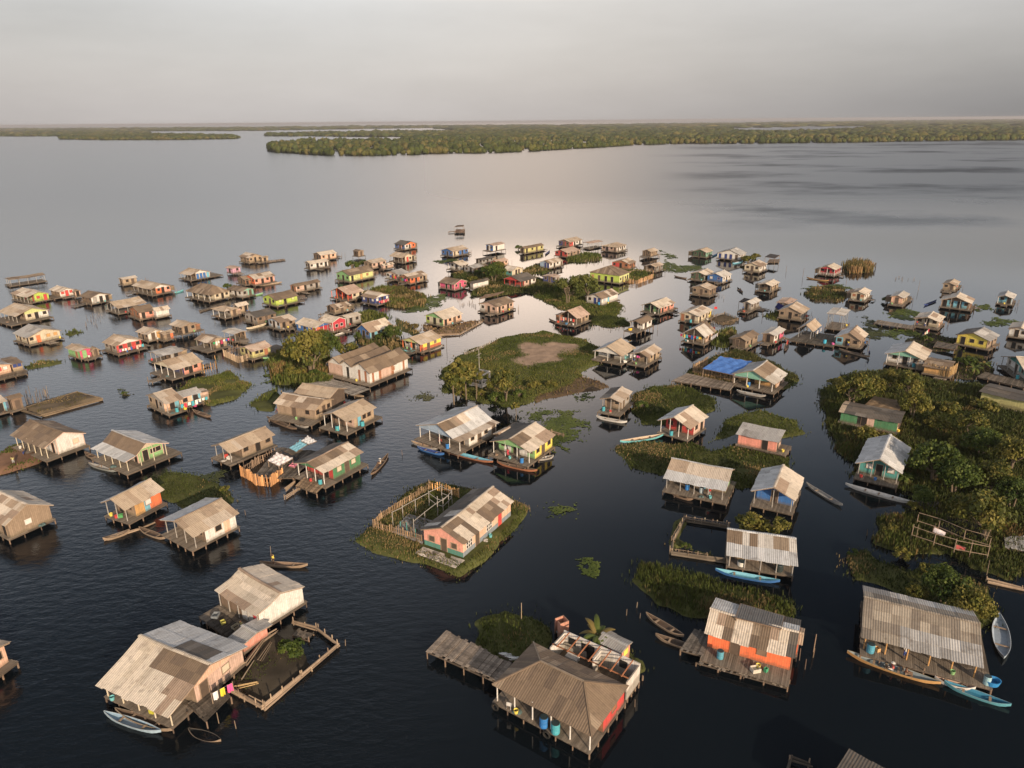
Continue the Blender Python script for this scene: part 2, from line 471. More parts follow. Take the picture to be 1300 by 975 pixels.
            for yy,cc,bd,sg in ((by0,cr,bandR,1),(by1,bc,None,0)):
                q=((bx0,yy),(bx1,yy)) if sg else ((bx1,yy),(bx0,yy))
                colsplit(q[0],q[1],zd,ze,cc,bd)
                top=[(bx0,yy,ze),(bx1,yy,ze)]
                if zs1>ze+1e-3: top.append((bx1,yy,zs1))
                top+= [(tt,yy,zz-.15) for tt,zz in reversed(pts) if bx0<tt<bx1]
                if zs0>ze+1e-3: top.append((bx0,yy,zs0))
                if len(top)>2 and not hip: w.face(top,(gl if (gl and sg) else (cc[-1][1] if isinstance(cc,list) else cc)),[(p[0],p[2]) for p in top])
        w.build('walls','wall',root)
        if trim:
            k=MB(off); zc=zd+H-.1
            for (xx,yy) in ((bx0,by0),(bx0,by1),(bx1,by0)): k.box(xx-.04,xx+.09,yy-.04,yy+.09,zd,(zt(yy) if ridge=='R' else zt(xx))-.08,trim)
            k.build('corner_trim','paint',root)
        # doors and windows
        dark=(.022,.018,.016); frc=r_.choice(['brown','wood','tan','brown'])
        def opening(side,frac,wd,z0,z1,kind,col,fcol):
            if side=='L': Lw=by1-by0; u=by1-frac*Lw; mk=lambda a,b,o0,o1,za,zb,c,m:m.box(bx0-o1,bx0-o0,a,b,za,zb,c)
            else: Lw=bx1-bx0; u=bx0+frac*Lw; mk=lambda a,b,o0,o1,za,zb,c,m:m.box(a,b,by0-o1,by0-o0,za,zb,c)
            wd=min(wd,Lw*.6)
            f=MB(off); ft=.07
            mk(u-wd/2-ft,u-wd/2,-.02,.06,z0,z1+ft,fcol,f); mk(u+wd/2,u+wd/2+ft,-.02,.06,z0,z1+ft,fcol,f); mk(u-wd/2,u+wd/2,-.02,.06,z1,z1+ft,fcol,f)
            if kind=='window': mk(u-wd/2-ft-.03,u+wd/2+ft+.03,-.02,.09,z0-ft,z0,fcol,f)
            if kind=='grille':
                for q in (1/3,2/3): mk(u-wd/2+wd*q-.06,u-wd/2+wd*q+.06,-.02,.05,z0,z1,fcol,f)
                mk(u-wd/2,u+wd/2,-.02,.045,(z0+z1)/2-.06,(z0+z1)/2+.06,fcol,f); mk(u-wd/2-ft,u+wd/2+ft,-.02,.06,z0-ft,z0,fcol,f)
            o=f.build('door' if kind=='door' else 'window','paint',root)
            p=MB(off); mk(u-wd/2,u+wd/2,-.02,.022,z0,z1,col,p)
            p.build('door_leaf' if kind=='door' else 'pane','paint',o)
        def auto(side,L,dn,wn):
            lst=[]
            if L<1.6: return lst
            n=1 if L<3.2 else 2 if L<5 else 3 if L<7.5 else 4
            kinds={1:'d',2:'dw',3:'wdw',4:'wdwd'}[n]
            if r_.random()<.4: kinds=kinds[::-1]
            for i,kk in enumerate(kinds): lst.append((kk,(i+.5)/n+r_.uniform(-.04,.04)))
            return lst
        for side,spec,Lw in (('L',winL,by1-by0),('R',winR,bx1-bx0)):
            if spec is None: spec=auto(side,Lw,0,0)
            for it in spec:
                kk,fr=it[0],it[1]; cc=it[2] if len(it)>2 else None
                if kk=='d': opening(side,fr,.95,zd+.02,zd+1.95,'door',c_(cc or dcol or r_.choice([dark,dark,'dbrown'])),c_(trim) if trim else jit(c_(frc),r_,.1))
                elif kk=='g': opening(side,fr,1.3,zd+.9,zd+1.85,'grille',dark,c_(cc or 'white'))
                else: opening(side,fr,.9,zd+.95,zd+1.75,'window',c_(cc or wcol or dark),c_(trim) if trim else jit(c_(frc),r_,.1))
    # porch posts
    hgt=lambda x,y: zt(y) if ridge=='R' else zt(x)
    if pL>0 or (not walls):
        n=max(2,round(Ll/(2.2 if far<150 else 2.8))+1)
        for i in range(n):
            y=.08+(Ll-.16)*i/(n-1); post(root,'porch_post',X(.08),Y(y),zd,hgt(.08,y)-.08,.075 if far<150 else .09,postc)
    if pR>0 or (not walls):
        n=max(2,round(Lr/(2.2 if far<150 else 2.8))+1)
        for i in range(1 if (pL>0 or not walls) else 0,n):
            x=.08+(Lr-.16)*i/(n-1); post(root,'porch_post',X(x),Y(.08),zd,hgt(x,.08)-.08,.075 if far<150 else .09,postc)
    if not walls:
        for i in range(1,4):
            post(root,'porch_post',X(Lr*i/3-.08*(i==3)),Y(Ll-.08),zd,hgt(Lr*i/3-.08*(i==3),Ll-.08)-.02,.08,postc)
        post(root,'porch_post',X(Lr-.08),Y(Ll/2),zd,hgt(Lr-.08,Ll/2)-.02,.08,postc)
    if gf:
        g=MB(off); top=[]
        if ridge=='R':
            a=[(tt,zz-.16) for tt,zz in pts]; e=min(h0,h1)-.12; a=[(pts[0][0],e)]+a+[(pts[-1][0],e)]
            for xx,sg in ((.02,1),(.07,-1)): g.face([(xx,p,q) for p,q in a][::sg],gf)
        else:
            a=[(tt,zz-.16) for tt,zz in pts]; e=min(h0,h1)-.12; a=[(pts[0][0],e)]+a+[(pts[-1][0],e)]
            for yy,sg in ((.02,1),(.07,-1)): g.face([(p,yy,q) for p,q in a][::sg],gf)
        g.build('gable_panel','wall',root)
    if rail:
        g=MB(off)
        for z in (zd+.5,zd+.9):
            g.bar((-dL+.08,-dR+.08,z),(-dL+.08,Ll,z),.06,.06,rail); g.bar((-dL+.14,-dR+.08,z),(Lr,-dR+.08,z),.06,.06,rail)
        n=6
        for i in range(n+1): g.bar((-dL+.08,-dR+.06+(Ll+dR-.1)*i/n,zd),(-dL+.08,-dR+.06+(Ll+dR-.1)*i/n,zd+.9),.06,.06,rail); g.bar((-dL+.2+(Lr+dL-.3)*i/n,-dR+.04,zd),(-dL+.2+(Lr+dL-.3)*i/n,-dR+.04,zd+.9),.06,.06,rail)
        g.build('railing','paint',root)
    # roof
    if not noroof:
        rm=MB(off); s0,s1=-ov,run+ov
        tot=(ext[0][0],ext[-1][0],s0,s1)
        if hip:
            (ta,za),(tb,zb),(tc,zc)=ext[0],(span*rf,pk),ext[-1]
            i0=hip if isinstance(hip,tuple) else (hip,hip)
            a,b=s0+i0[0],s1-i0[1]
            def topt(s):
                f=min(1.0,(s-s0)/max(.01,i0[0]),(s1-s)/max(.01,i0[1])); return max(0.0,f)
            for (t0,z0_,t1,z1_,fl) in ((ta,za,tb,pk,0),(tc,zc,tb,pk,1)):
                L=math.hypot(t1-t0,z1_-z0_); n_=max(4,round((s1-s0)/.95))
                brks=sorted(set([s0+(s1-s0)*k/n_ for k in range(n_+1)]+[a,b]))
                for k in range(len(brks)-1):
                    p0,p1=brks[k],brks[k+1]
                    if p1-p0<.02: continue
                    f0,f1=topt(p0),topt(p1); fm=max(f0,f1); nr=max(1,round(fm*L/1.9)); lift=.012*(k%2)
                    pv=(0,0)
                    for q_ in range(nr):
                        g0=(f0*q_/nr,f1*q_/nr); g1=(f0*(q_+1)/nr,f1*(q_+1)/nr)
                        pt=lambda sv,f,e=0:P(sv,t0+(t1-t0)*f,z0_+(z1_-z0_)*f+lift+.02*q_+e)
                        q=[pt(p0,g0[0]),pt(p1,g0[1]),pt(p1,g1[1]),pt(p0,g1[0])]; uv=[(p0,g0[0]*L),(p1,g0[1]*L),(p1,g1[1]*L),(p0,g1[0]*L)]
                        if abs(g1[0]-g0[0])<1e-4: q=[q[0],q[1],q[2]]; uv=uv[:3]
                        elif abs(g1[1]-g0[1])<1e-4: q=[q[0],q[1],q[3]]; uv=[uv[0],uv[1],uv[3]]
                        if (fl==0)!=(ridge=='R'): q=q[::-1]; uv=uv[::-1]
                        cc=jit(pick(roof,r_),r_,.1); rm.face(q,cc,uv)
                        rm.face([Vector(x)-Vector((0,0,.06)) for x in q[::-1]],cc,uv[::-1])
            for (se,sr) in ((s0,a),(s1,b)):
                n_=max(4,round((tc-ta)/.95)); bs=sorted(set([ta+(tc-ta)*k/n_ for k in range(n_+1)]+[tb])); Lh=math.hypot(sr-se,pk-za)
                ft=lambda t_:(t_-ta)/(tb-ta) if t_<tb else (tc-t_)/(tc-tb)
                for k in range(len(bs)-1):
                    t0_,t1_=bs[k],bs[k+1]
                    if t1_-t0_<.02: continue
                    f0,f1=max(0,ft(t0_)),max(0,ft(t1_))
                    ez=lambda t_:za+(zc-za)*(t_-ta)/(tc-ta)
                    q=[Vector(P(se,t0_,ez(t0_))),Vector(P(se,t1_,ez(t1_))),Vector(P(se+(sr-se)*f1,t1_,ez(t1_)+(pk-ez(t1_))*f1)),Vector(P(se+(sr-se)*f0,t0_,ez(t0_)+(pk-ez(t0_))*f0))]
                    uv=[(t0_,0),(t1_,0),(t1_,f1*Lh),(t0_,f0*Lh)]
                    if f1<1e-4: q=[q[0],q[1],q[3]]; uv=[uv[0],uv[1],uv[3]]
                    elif f0<1e-4: q=q[:3]; uv=uv[:3]
                    if (q[1]-q[0]).cross(q[2]-q[0]).z<0: q=q[::-1]; uv=uv[::-1]
                    cc=jit(pick(roof,r_),r_,.1); rm.face(q,cc,uv); rm.face([x-Vector((0,0,.06)) for x in q[::-1]],cc,uv[::-1])
            for (se,sr) in ((s0,a),(s1,b)):
                for tt,zz in ((ta,za),(tc,zc)): rm.bar(P(se,tt,zz+.05),P(sr,tb,pk+.06),.16,.06,jit(pick(roof,r_),r_,.2))
            rm.bar(P(a,tb,pk+.06),P(b,tb,pk+.06),.18,.07,jit(pick(roof,r_),r_,.2))
            rm.build('roof','roof',root)
        else:
            for i,(p,q) in enumerate(zip(ext,ext[1:])):
                pal=roof
                if isinstance(roof,(list,tuple)): pal=roof[min(i,len(roof)-1)]
                sheets(rm,(p,q),P,s0,s1,pal,r_,patches,tot,roofrows)
            ro=rm.build('roof','roof',root)
            if not mono:
                c=MB(off); tb=span*rf
                nk=max(3,int((s1-s0)/1.2)); c0=pick(roof if isinstance(roof,str) else roof[0],r_)
                for k_ in range(nk):
                    sa=s0-.02+(s1-s0+.04)*k_/nk; sb=s0-.02+(s1-s0+.04)*(k_+1)/nk+.06; e_=.02*(k_%2)
                    cc=jit(c0,r_,.18)
                    c.slab([P(sa,tb-.22,pk+.09+e_),P(sb,tb-.22,pk+.09+e_),P(sb,tb,pk+.15+e_),P(sa,tb,pk+.15+e_)],.02,cc)
                    c.slab([P(sa,tb,pk+.152+e_),P(sb,tb,pk+.152+e_),P(sb,tb+.22,pk+.09+e_),P(sa,tb+.22,pk+.09+e_)],.02,cc)
                c.build('ridge_cap','roof',ro)
            # bargeboards on the near gable end
            for s in (s0+.03,s1-.03):
                for (p,q) in zip(ext,ext[1:]):
                    g=MB(off); g.bar(P(s,p[0],p[1]-.07),P(s,q[0],q[1]-.07),.04,.13,trim or 'wood'); g.build('bargeboard','paint',ro)
    # a ragged lean-to on the far side of many of the houses
    if isauto and walls and cat=='house' and r_.random()<.62 and min(Lr,Ll)>3:
        side=r_.choice('xy'); dp=r_.uniform(1.3,2.3); q0=r_.uniform(.05,.3); q1=r_.uniform(.6,.95); lh=r_.uniform(1.65,2.0); lc=r_.choice(['wood','brown','tan','greyw','dbrown','rust','pinkw'])
        if side=='x': x0,x1,y0,y1=Lr+.02,Lr+dp,Ll*q0,Ll*q1
        else: x0,x1,y0,y1=Lr*q0,Lr*q1,Ll+.02,Ll+dp
        w=MB(off); w.box(x0,x1,y0,y1,zd,zd+lh-.25,lc); lo=w.build('lean_to','wall',root)
        k=MB(off); pal_=r_.choice(['mix','brown','tan','grey','dark']); nn=max(2,round(((y1-y0) if side=='x' else (x1-x0))/.9))
        for i_ in range(nn):
            if side=='x':
                ya=y0-.2+(y1-y0+.4)*i_/nn; yb=y0-.2+(y1-y0+.4)*(i_+1)/nn+.04; zz=zd+lh+.012*(i_%2)
                q=[(x0-.1,ya,zz),(x1+.3,ya,zz-.34-r_.uniform(0,.06)),(x1+.3+r_.uniform(0,.2),yb,zz-.36),(x0-.1,yb,zz)]; uv=[(ya,0),(ya,2),(yb,2),(yb,0)]
            else:
                xa=x0-.2+(x1-x0+.4)*i_/nn; xb=x0-.2+(x1-x0+.4)*(i_+1)/nn+.04; zz=zd+lh+.012*(i_%2)
                q=[(xa,y0-.1,zz),(xb,y0-.1,zz),(xb,y1+.3+r_.uniform(0,.2),zz-.36),(xa,y1+.3,zz-.34-r_.uniform(0,.06))]; uv=[(xa,0),(xb,0),(xb,2),(xa,2)]
            k.slab(q,.03,jit(pick(pal_,r_),r_,.12),uv)
        k.build('lean_to_roof','roof',lo)
        for (px_,py_) in ((x1-.08,y0+.1),(x1-.08,y1-.1),(x0+.1,y1-.1)): post(root,'stilt',X(px_),Y(py_),-1,zd,.08,'brown')
    # rough side decks and mooring poles that tie the houses together
    if isauto and cat=='house' and stilts:
        for q_ in range(r_.choice([0,1,1,2])):
            w_=r_.uniform(1.2,2.6); ln=r_.uniform(1.5,4.2); sd_=r_.choice('lfrr'); zz=zd-r_.uniform(.1,.3)
            m=MB(off); c0=(r_.uniform(.11,.2),)*3; c0=(c0[0],c0[0]*.84,c0[0]*.68); t_=0
            if sd_=='l': ox,oy,dx,dy=-dL-ln,r_.uniform(0,max(.1,Ll-w_)),1,0
            elif sd_=='f': ox,oy,dx,dy=r_.uniform(0,max(.1,Lr-w_)),-dR-ln,0,1
            else: ox,oy,dx,dy=Lr+dE,r_.uniform(-.3,max(.1,Ll-w_)),1,0
            while t_<ln-.1:
                pw=r_.uniform(.16,.3)
                if r_.random()>.13:
                    e0,e1=r_.uniform(-.3,.2),r_.uniform(-.2,.4); zq=zz+r_.uniform(0,.04)
                    if dx: m.box(ox+t_,ox+t_+pw-.02,oy+e0,oy+w_+e1,zq-.05,zq,jit(c0,r_,.35))
                    else: m.box(ox+e0,ox+w_+e1,oy+t_,oy+t_+pw-.02,zq-.05,zq,jit(c0,r_,.35))
                t_+=pw
            m.build('side_deck','plank',root)
            for (fx,fy) in ((.05,.05),(.95,.05),(.05,.95),(.95,.95)):
                px_=ox+(ln if dx else w_)*fx; py_=oy+(w_ if dx else ln)*fy
                post(root,'stilt',X(px_),Y(py_),-1,zz-.02+(r_.uniform(.2,1.1) if r_.random()<.4 else 0),r_.uniform(.05,.09),r_.choice(['brown','dbrown','wood']))
        for q_ in range(r_.choice([0,1,2,3])):
            post(root,'mooring_pole',X(r_.uniform(-dL-1,Lr+1)),Y(-dR-r_.uniform(.2,1.2)),-1,r_.uniform(.8,2.6),.05,r_.choice(['brown','wood','dbrown']))
    info=dict(root=root,B=B,ex=ex,ey=ey,Lr=Lr,Ll=Ll,zd=zd,short=short or label,far=far,dL=dL,dR=dR,pL=pL,pR=pR,zt=zt,off=off)
    info['auto']=isauto; HOUSE[short or label]=info
    return info

def on(h,x,y,z=None):
    """world point on the deck of house h, x along its near wall, y along its other wall"""
    p=h['B']+h['ex']*x+h['ey']*y
    return Vector((p.x,p.y,h['zd'] if z is None else z))

# ------------------------------------------------------------------ canoes
def canoe(label,p0,p1,out='wood',inn='dbrown',rim=None,z=0.0,beam=.95,thwarts=2,group='dugout canoes of the village',n=15,fill=None,name='canoe'):
    a=at(*p0,.15+z); b=at(*p1,.15+z); a.z=b.z=0
    c=(a+b)/2; d=b-a; L=d.length
    L=max(3.2,min(L,13)); 
    root=empty(name,(c.x,c.y,z),math.atan2(d.y,d.x)); tag(root,label,'canoe',group)
    m=MB(); rings=[]
    for i in range(n):
        t=i/(n-1); k=abs(2*t-1); x=(t-.5)*L
        hw=beam/2*(1-k**2.4)+.035; zr=.34+.30*k**3; zb=-.14+.42*k**5; ch=hw*.72
        ih=max(.012,hw-.05); zf=max(.03,zb+.16) if k<.93 else zr-.06
        rings.append([(x,hw,zr),(x,ch,zb+.08),(x,0,zb),(x,-ch,zb+.08),(x,-hw,zr),(x,-ih,zr),(x,-ih*.75,zf),(x,ih*.75,zf),(x,ih,zr)])
    cols=[out,out,out,out,rim or out,inn,inn,inn,rim or out]
    for A,Bq in zip(rings,rings[1:]):
        for j in range(9):
            jj=(j+1)%9
            m.face([A[j],A[jj],Bq[jj],Bq[j]],cols[j])
    m.face(rings[0],out); m.face(rings[-1][::-1],out)
    m.build('hull','paint',root)
    for q in range(thwarts):
        t=.3+.4*q/max(1,thwarts-1) if thwarts>1 else .5; x=(t-.5)*L; k=abs(2*t-1); hw=beam/2*(1-k**2.4)
        s=MB(); s.box(x-.12,x+.12,-hw+.01,hw-.01,.22,.26,'wood'); s.build('thwart','wood',root)
    return root

# ------------------------------------------------------------------ the houses, far rows first
h=house
# --- west side
h('long open shed under a thin brown roof, outermost at the left end of the village',14,362,5,46,26,'R',roof='brown',walls=False,H=2.4,rise=.3,name='open_shed',cat='shed',D=5,short='the outermost open shed')
h('lime yellow house with red trimmed front beside a small white hut',36,384,20,28,44,'L','plime','lime','pale',pL=2.2,dcol='red',wcol='red',short='the lime yellow house with red trims',rise=1.0)
h('white hut with red door and red shutters next to a lime yellow house',77,377,12,18,42,'L','wood','white','pale',winR=[('w',.2,'red'),('d',.5,'red'),('w',.82,'red')],short='the white hut with red shutters',dL=2.5)
h('brown plank outhouse leaning beside the white hut with red shutters',96,376,2,7,42,'L','brown','pinkw','brown',name='outhouse',cat='hut',H=1.9)
h('large house with pale yellow gable and a long cluttered deck at its front',22,409,22,42,44,'L','wood',[(.5,'cream'),(.5,'white')],'tan',gl='plime',pL=2.4,dR=2.6,dL=3,short='the yellow gabled house',rise=1.5)
h('cream house with orange door and mossy deck, grass strip floating at its corner',38,436,18,41,44,'L','cream','cream','grey',winR=[('d',.3,'orange'),('w',.62,'ochre'),('w',.85,'ochre'),('w',.08)],short='the cream house with orange door',rise=1.3,dR=1.4)
h('small hut with one green wall and one pink wall over the water',103,455,16,14,45,'L','lgreen','hotpink','tan',bandL=None,short='the green and pink hut',rise=.35,dL=.2,dR=.2,winL=[('d',.7,'rust')],winR=[('d',.4,'lgreen')],H=2.5)
h('little brown lean-to beside the green and pink hut',118,452,3,9,42,'L','brown','wood','brown',name='lean_to',cat='shed',H=1.8)
h('house with white gable over an orange front and a laundry filled deck',149,447,16,33,43,'L','greyw','red','tan',gl='white',dR=2.2,short='the orange fronted laundry house',rise=1.2)
h('small beige flat roofed shack standing alone in open water',157,361,5,18,30,'R','tan','tan','pale',rise=.25,short='the lone beige shack',winR=[('d',.7),('w',.3)])
h('brown roofed house with orange walls and wooden posts, turquoise canoe alongside',193,374,24,25,42,'L','wood',[(.45,'orange'),(.55,'coral')],'tan',gl='white',pL=1.6,short='the orange house with turquoise canoe',dR=1.6)
h('white house with bright blue doors and a long jetty at its side',243,355,14,25,42,'L','brown','white','tan',pL=2,winR=[('d',.12,'blue'),('d',.36,'blue'),('d',.6,'blue'),('d',.85,'cyan')],dE=5,short='the white house with blue doors')
h('large cream house with hipped brown roof and a row of verandah posts',267,382,32,26,51,'L','cream','cream','brown',hip=3.4,pL=1.8,H=2.5,rise=2.2,postc='white',short='the hip roofed cream house')
h('weathered white house with grey brown roof and a green canoe moored in front',308,377,18,15,48,'L','white',[(.5,'greyw'),(.5,'mint')],'brown',short='the weathered white house')
h('tiny lilac pink hut on thin stilts near open water',296,347,8,10,45,'L','lilac','lilac','pinkish',rise=.25,dL=.1,dR=.1,short='the lilac hut',winL=[('d',.5)],winR=[('w',.6)])
h('long salmon orange wooden house with patched roof and a plank canoe in front',324,361,12,26,30,'R',[(.5,'brown'),(.5,'orange')],'coral','mix',short='the long salmon orange house',dR=1.4)
h('rickety brown lean-to behind the canoe of the salmon orange house',312,361,10,11,30,'R','brown','rust','brown',name='lean_to',cat='shed',H=1.9)
h('brown plank house with pale patched roof, raft moored at its far end',317,333,12,16,42,'L','wood','tan','mix',short='the brown house with a raft',dE=2)
h('tan box shaped annex of planks beside the brown house with a raft',333,332,2,8,30,'R','wood','tan','tan',rise=.2,name='lean_to',cat='shed',H=2)
h('whitewashed plank shack on stilts in front of a pale tan house',394,341,6,24,22,'R','greyw','white','pale',short='the whitewashed shack')
h('pale tan plank house right behind the whitewashed shack',408,330,10,20,26,'R','brown','peach','pale',short='the tan house behind the shack',gf=None)
h('long brown roofed house with one wall half pink, half pale grey',376,370,7,32,36,'R','rust',[(.42,'pinkw'),(.58,'greyw')],'brown',short='the half pink half grey house',dL=2.6)
h('bright lime green house with brown roof and a walkway along its front',351,388,17,28,38,'R','lime','lime','brown',winR=[('d',.42),('w',.2,'plime'),('w',.8,'plime')],dR=1.2,dE=2,short='the bright lime house',palr='tan')
h('brown house with open corner porch on white posts and a hipped roof',286,403,16,17,46,'L','greyw','tan','tan',hip=2,pL=2,postc='white',short='the brown corner porch house')
h('small pale roofed house of grey planks behind the corner porch house',303,397,6,13,34,'R','greyw','tan','pale',short='the grey plank house')
h('house with long dark grey roof and a whitish gable above the water',327,410,16,25,38,'R','greyw','brown','dark',short='the dark roofed whitish house',roofrows=2)
h('pale blue and white striped house under a patched roof',356,417,15,20,36,'R',[(.2,'pblue'),(.15,'white'),(.2,'pblue'),(.2,'white'),(.25,'pblue')],'wood','mix',short='the blue and white striped house')
h('large house with deep blue side wall and crimson gabled front',402,425,26,20,47,'L',[(.55,'blue'),(.45,'blue')],'crimson','pale',pR=1.6,gf='blue',postc='white',short='the crimson and blue house',wcol='white',winR=[('w',.4,'orange')],H=2.6,dR=1.2)
h('tall crimson gabled wing with arched dark windows on the crimson and blue house',423,420,18,17,47,'L','crimson','crimson','pale',winR=[('w',.3),('w',.68)],H=2.9,short='the crimson wing',trim='white')
h('grey plank shed with pale flat roof behind the crimson wing',441,412,10,18,40,'R','brown','greyw','pale',name='shed',cat='shed',rise=.3,short='the grey shed')
h('olive yellow house with pinkish roof beside a square bamboo pen',321,454,16,24,40,'R','olive','olive','pinkish',short='the olive yellow house',winR=[('w',.25),('w',.5),('d',.75,'rust')],dE=5.5,dR=1)
h('turquoise hut with flat white roof above a dark stilt frame',299,432,15,14,44,'L','brown','turq','white',rise=.2,pL=3,short='the turquoise hut',winR=[('d',.5,'brown')])
h('brown plank house with clothes hung along its front and a round deck',268,443,19,21,45,'L','wood','tan','mix',dR=1.4,dL=2.2,pL=1.5,short='the plank house hung with clothes')
h('brown house with a white gabled front and two dark doors',189,432,14,19,42,'L','wood','white','tan',winR=[('d',.35),('d',.72,'ochre')],short='the white gabled brown house')
h('low brown side annex of boards next to the white gabled brown house',209,431,6,12,38,'R','wood',[(.5,'wood'),(.5,'orange')],'tan',name='lean_to',cat='shed',H=2.0,rise=.3)
h('dark brown plank house on tall stilts with an open stair deck',232,423,14,18,42,'L','dbrown','wood','tan',zd=1.5,short='the dark tall stilt house',dE=2)
h('wide open shed under one broad pale roof, clutter stacked below',151,397,12,36,34,'R',roof='tan',walls=False,name='open_shed',cat='shed',D=8,H=2.2,rise=1.2,short='the broad open shed')
h('pink plank house with brown roof joined to a white metal shed',178,404,13,20,27,'R','rust',[(.4,'pinkw'),(.6,'salmon')],'brown',short='the pink plank house')
h('white corrugated metal shed joined to the pink plank house',199,402,4,17,24,'R','white','white','pale',rise=.5,short='the white metal shed',name='shed',cat='shed',winR=[],winL=[])
h('white gabled house with weathered brown side and dark doors by the broad shed',117,385,13,23,42,'L','brown','white','brown',winR=[('d',.2,'greyw'),('d',.55),('d',.9)],short='the house with weathered brown side')
h('peach walled house cut by the left picture edge',-12,478,12,28,36,'L','peach','peach','grey',winR=[('w',.45,'red'),('w',.75,'white')],short='the peach house',dR=1.3)
h('brown plank annex at the end of the peach walled house',17,471,3,13,34,'R','brown','tan','brown',name='lean_to',cat='shed',H=2.2,rise=.25,winR=[('w',.3,'dblue'),('w',.7,'dblue')])
h('teal painted hut with pale roof beside a square earth raft',-6,524,12,16,32,'R',"teal",'cyan','pale',rise=.3,short='the teal hut')
h('narrow brown outhouse standing between the teal hut and the earth raft',17,520,5,7,40,'R','dbrown','brown','brown',name='outhouse',cat='hut',H=2.8,rise=.2,W=2,D=2)
h('salmon pink house with white arched porch and a ragged bamboo fence',222,479,26,36,44,'R','dblue','salmon','tan',pL=2.4,gf='cream',postc='white',short='the salmon house with arched porch',winR=[('w',.15),('d',.38),('w',.68)],dL=1.4)
h('open shed with pale sloping roof and turquoise panel behind the salmon house',205,461,14,28,30,'R','brown',[(.3,'greyw'),(.35,'turq'),(.35,'brown')],'grey',rise=.4,pL=2.5,short='the turquoise panel shed')
h('patchwork tan house with a blue corner and a deck crowded with laundry',213,523,24,20,38,'R',[(.5,'tan'),(.5,'greyw')],[(.6,'peach'),(.4,'cyan')],'mix',short='the patchwork house with blue corner',dR=1.6,pR=1.2)
h('grey roofed back wing of the patchwork house by the grass bank',229,516,10,28,32,'R','wood',[(.6,'peach'),(.4,'cyan')],'grey',short='the grey back wing',H=2.5)
# --- centre, far rows
h('small brown outhouse on stilts, alone at the far water',455,324,7,7,45,'L','dbrown','wood','brown',name='outhouse',cat='hut',rise=.4,zd=1.6,short='the lone outhouse',W=3.2,D=3.2)
h('dark roofed house with blue posts, white front and orange side panel, far out',514,316,13,14,44,'L',[(.4,'blue'),(.3,'coral'),(.3,'blue')],[(.6,'white'),(.4,'orange')],'dark',short='the dark roofed far house')
h('house with pale roof and cream front just nearer than the dark roofed far house',511,333,16,16,44,'L','brown','cream','tan',pL=1.6,short='the pale roofed cream front house',winR=[('d',.25,'red'),('w',.55),('d',.85)])
h('low pinkish plank house half hidden behind a round green bush',473,340,11,18,40,'R','wood','pinkw','tan',short='the low pinkish plank house')
h('heap roofed little hut of pink boards beside the low pinkish house',487,341,3,13,34,'R','pinkw','pinkw','pale',H=1.7,rise=.3,name='hut',cat='hut')
h('pale lime green house with a long brown roof and clean walls',444,357,17,31,40,'R','lgreen','plime','brown',winR=[('d',.12),('d',.5,'ochre'),('w',.76,'rust'),('w',.3,'plime')],short='the pale lime house',H=2.7,dR=1.1)
h('whitish shack with sagging grey roof, attached to an orange plank house',506,355,16,13,44,'R',[(.5,'white'),(.5,'pinkw')],'greyw','grey',short='the sagging roof shack')
h('orange plank house with pale striped roof and a canoe at its deck',521,359,14,22,42,'R','rust',[(.55,'orange'),(.45,'tan')],'mix',short='the orange plank house',dR=1.1)
h('house with wide pinkish roof and orange porch posts above dark reflections',442,381,22,20,43,'R','red','cream','pinkish',pL=1.8,postc='orange',short='the pinkish roofed porch house',H=2.4,rise=1.5)
h('dark blue house with patched roof beside brown marsh grass',476,386,17,19,45,'L','dblue','dblue','mix',gl='white',short='the dark blue house',dR=1.6,wcol='white')
h('small low shack with brown and pale striped roof by the crimson wing',425,397,10,21,30,'R','brown','wood','mix',short='the low striped shack',H=1.8)
h('blue walled house with big pale roof, bushes hiding its lower wall',470,429,17,29,41,'R','blue','cyan','pale',short='the blue house behind bushes',rise=1.6)
h('bright yellow house with orange base and a canoe along each deck',534,445,24,27,46,'R',[(.3,'white'),(.2,'orange'),(.3,'white'),(.2,'orange')],'yellow','tan',bandR='orange',pL=0.9,gf='plime',postc='orange',winR=[('d',.3),('w',.68,'brown')],short='the bright yellow house',dR=1.1)
h('house with green and cream striped wall on a bank of debris',563,413,23,24,44,'R',[(.2,'lime'),(.2,'cream'),(.2,'lgreen'),(.2,'cream'),(.2,'lgreen')],'peach','pale',short='the green striped house',rise=1.3)
h('bright blue house with tan roof and cream door panel far out on the water',575,325,15,20,42,'R','blue',[(.4,'cream'),(.6,'blue')],'tan',short='the bright blue far house',dR=1)
h('white box house with blue striped end and flat tan roof',626,318,9,15,36,'R',[(.3,'blue'),(.3,'white'),(.4,'blue')],'white','pinkish',rise=.3,H=2.9,zd=1.4,short='the white box house',winR=[('d',.3)],dL=2.4)
h('pinkish hut with reddish roof in front of the white box house',632,338,9,13,40,'R','red','peach','pinkish',short='the pinkish hut')
h('grey plank shack between the pinkish hut and the cluster of white roofs',612,335,8,15,34,'R','greyw','grey','dark',H=2,rise=.3,short='the grey plank shack')
h('white walled house with broad pale roof and slatted porch, bushes behind it',584,343,16,11,46,'R','white','greyw','pale',pL=1.4,postc='white',short='the white walled house with slatted porch')
h('dark grey house with pale sagging roof next to the slatted porch house',601,346,12,13,44,'R','grey','dbrown','grey',short='the dark grey sagging house')
h('tan plank house with mossy brown roof and a bush at its end',666,321,6,25,30,'R','wood','olive','brown',short='the mossy tan plank house',backc='wood')
h('hot pink house with brown roof and dark doors, reflected in the water',577,367,19,16,48,'L','hotpink','hotpink','brown',gl='hotpink',winL=[('d',.45),('d',.75)],short='the hot pink house',trim='cream')
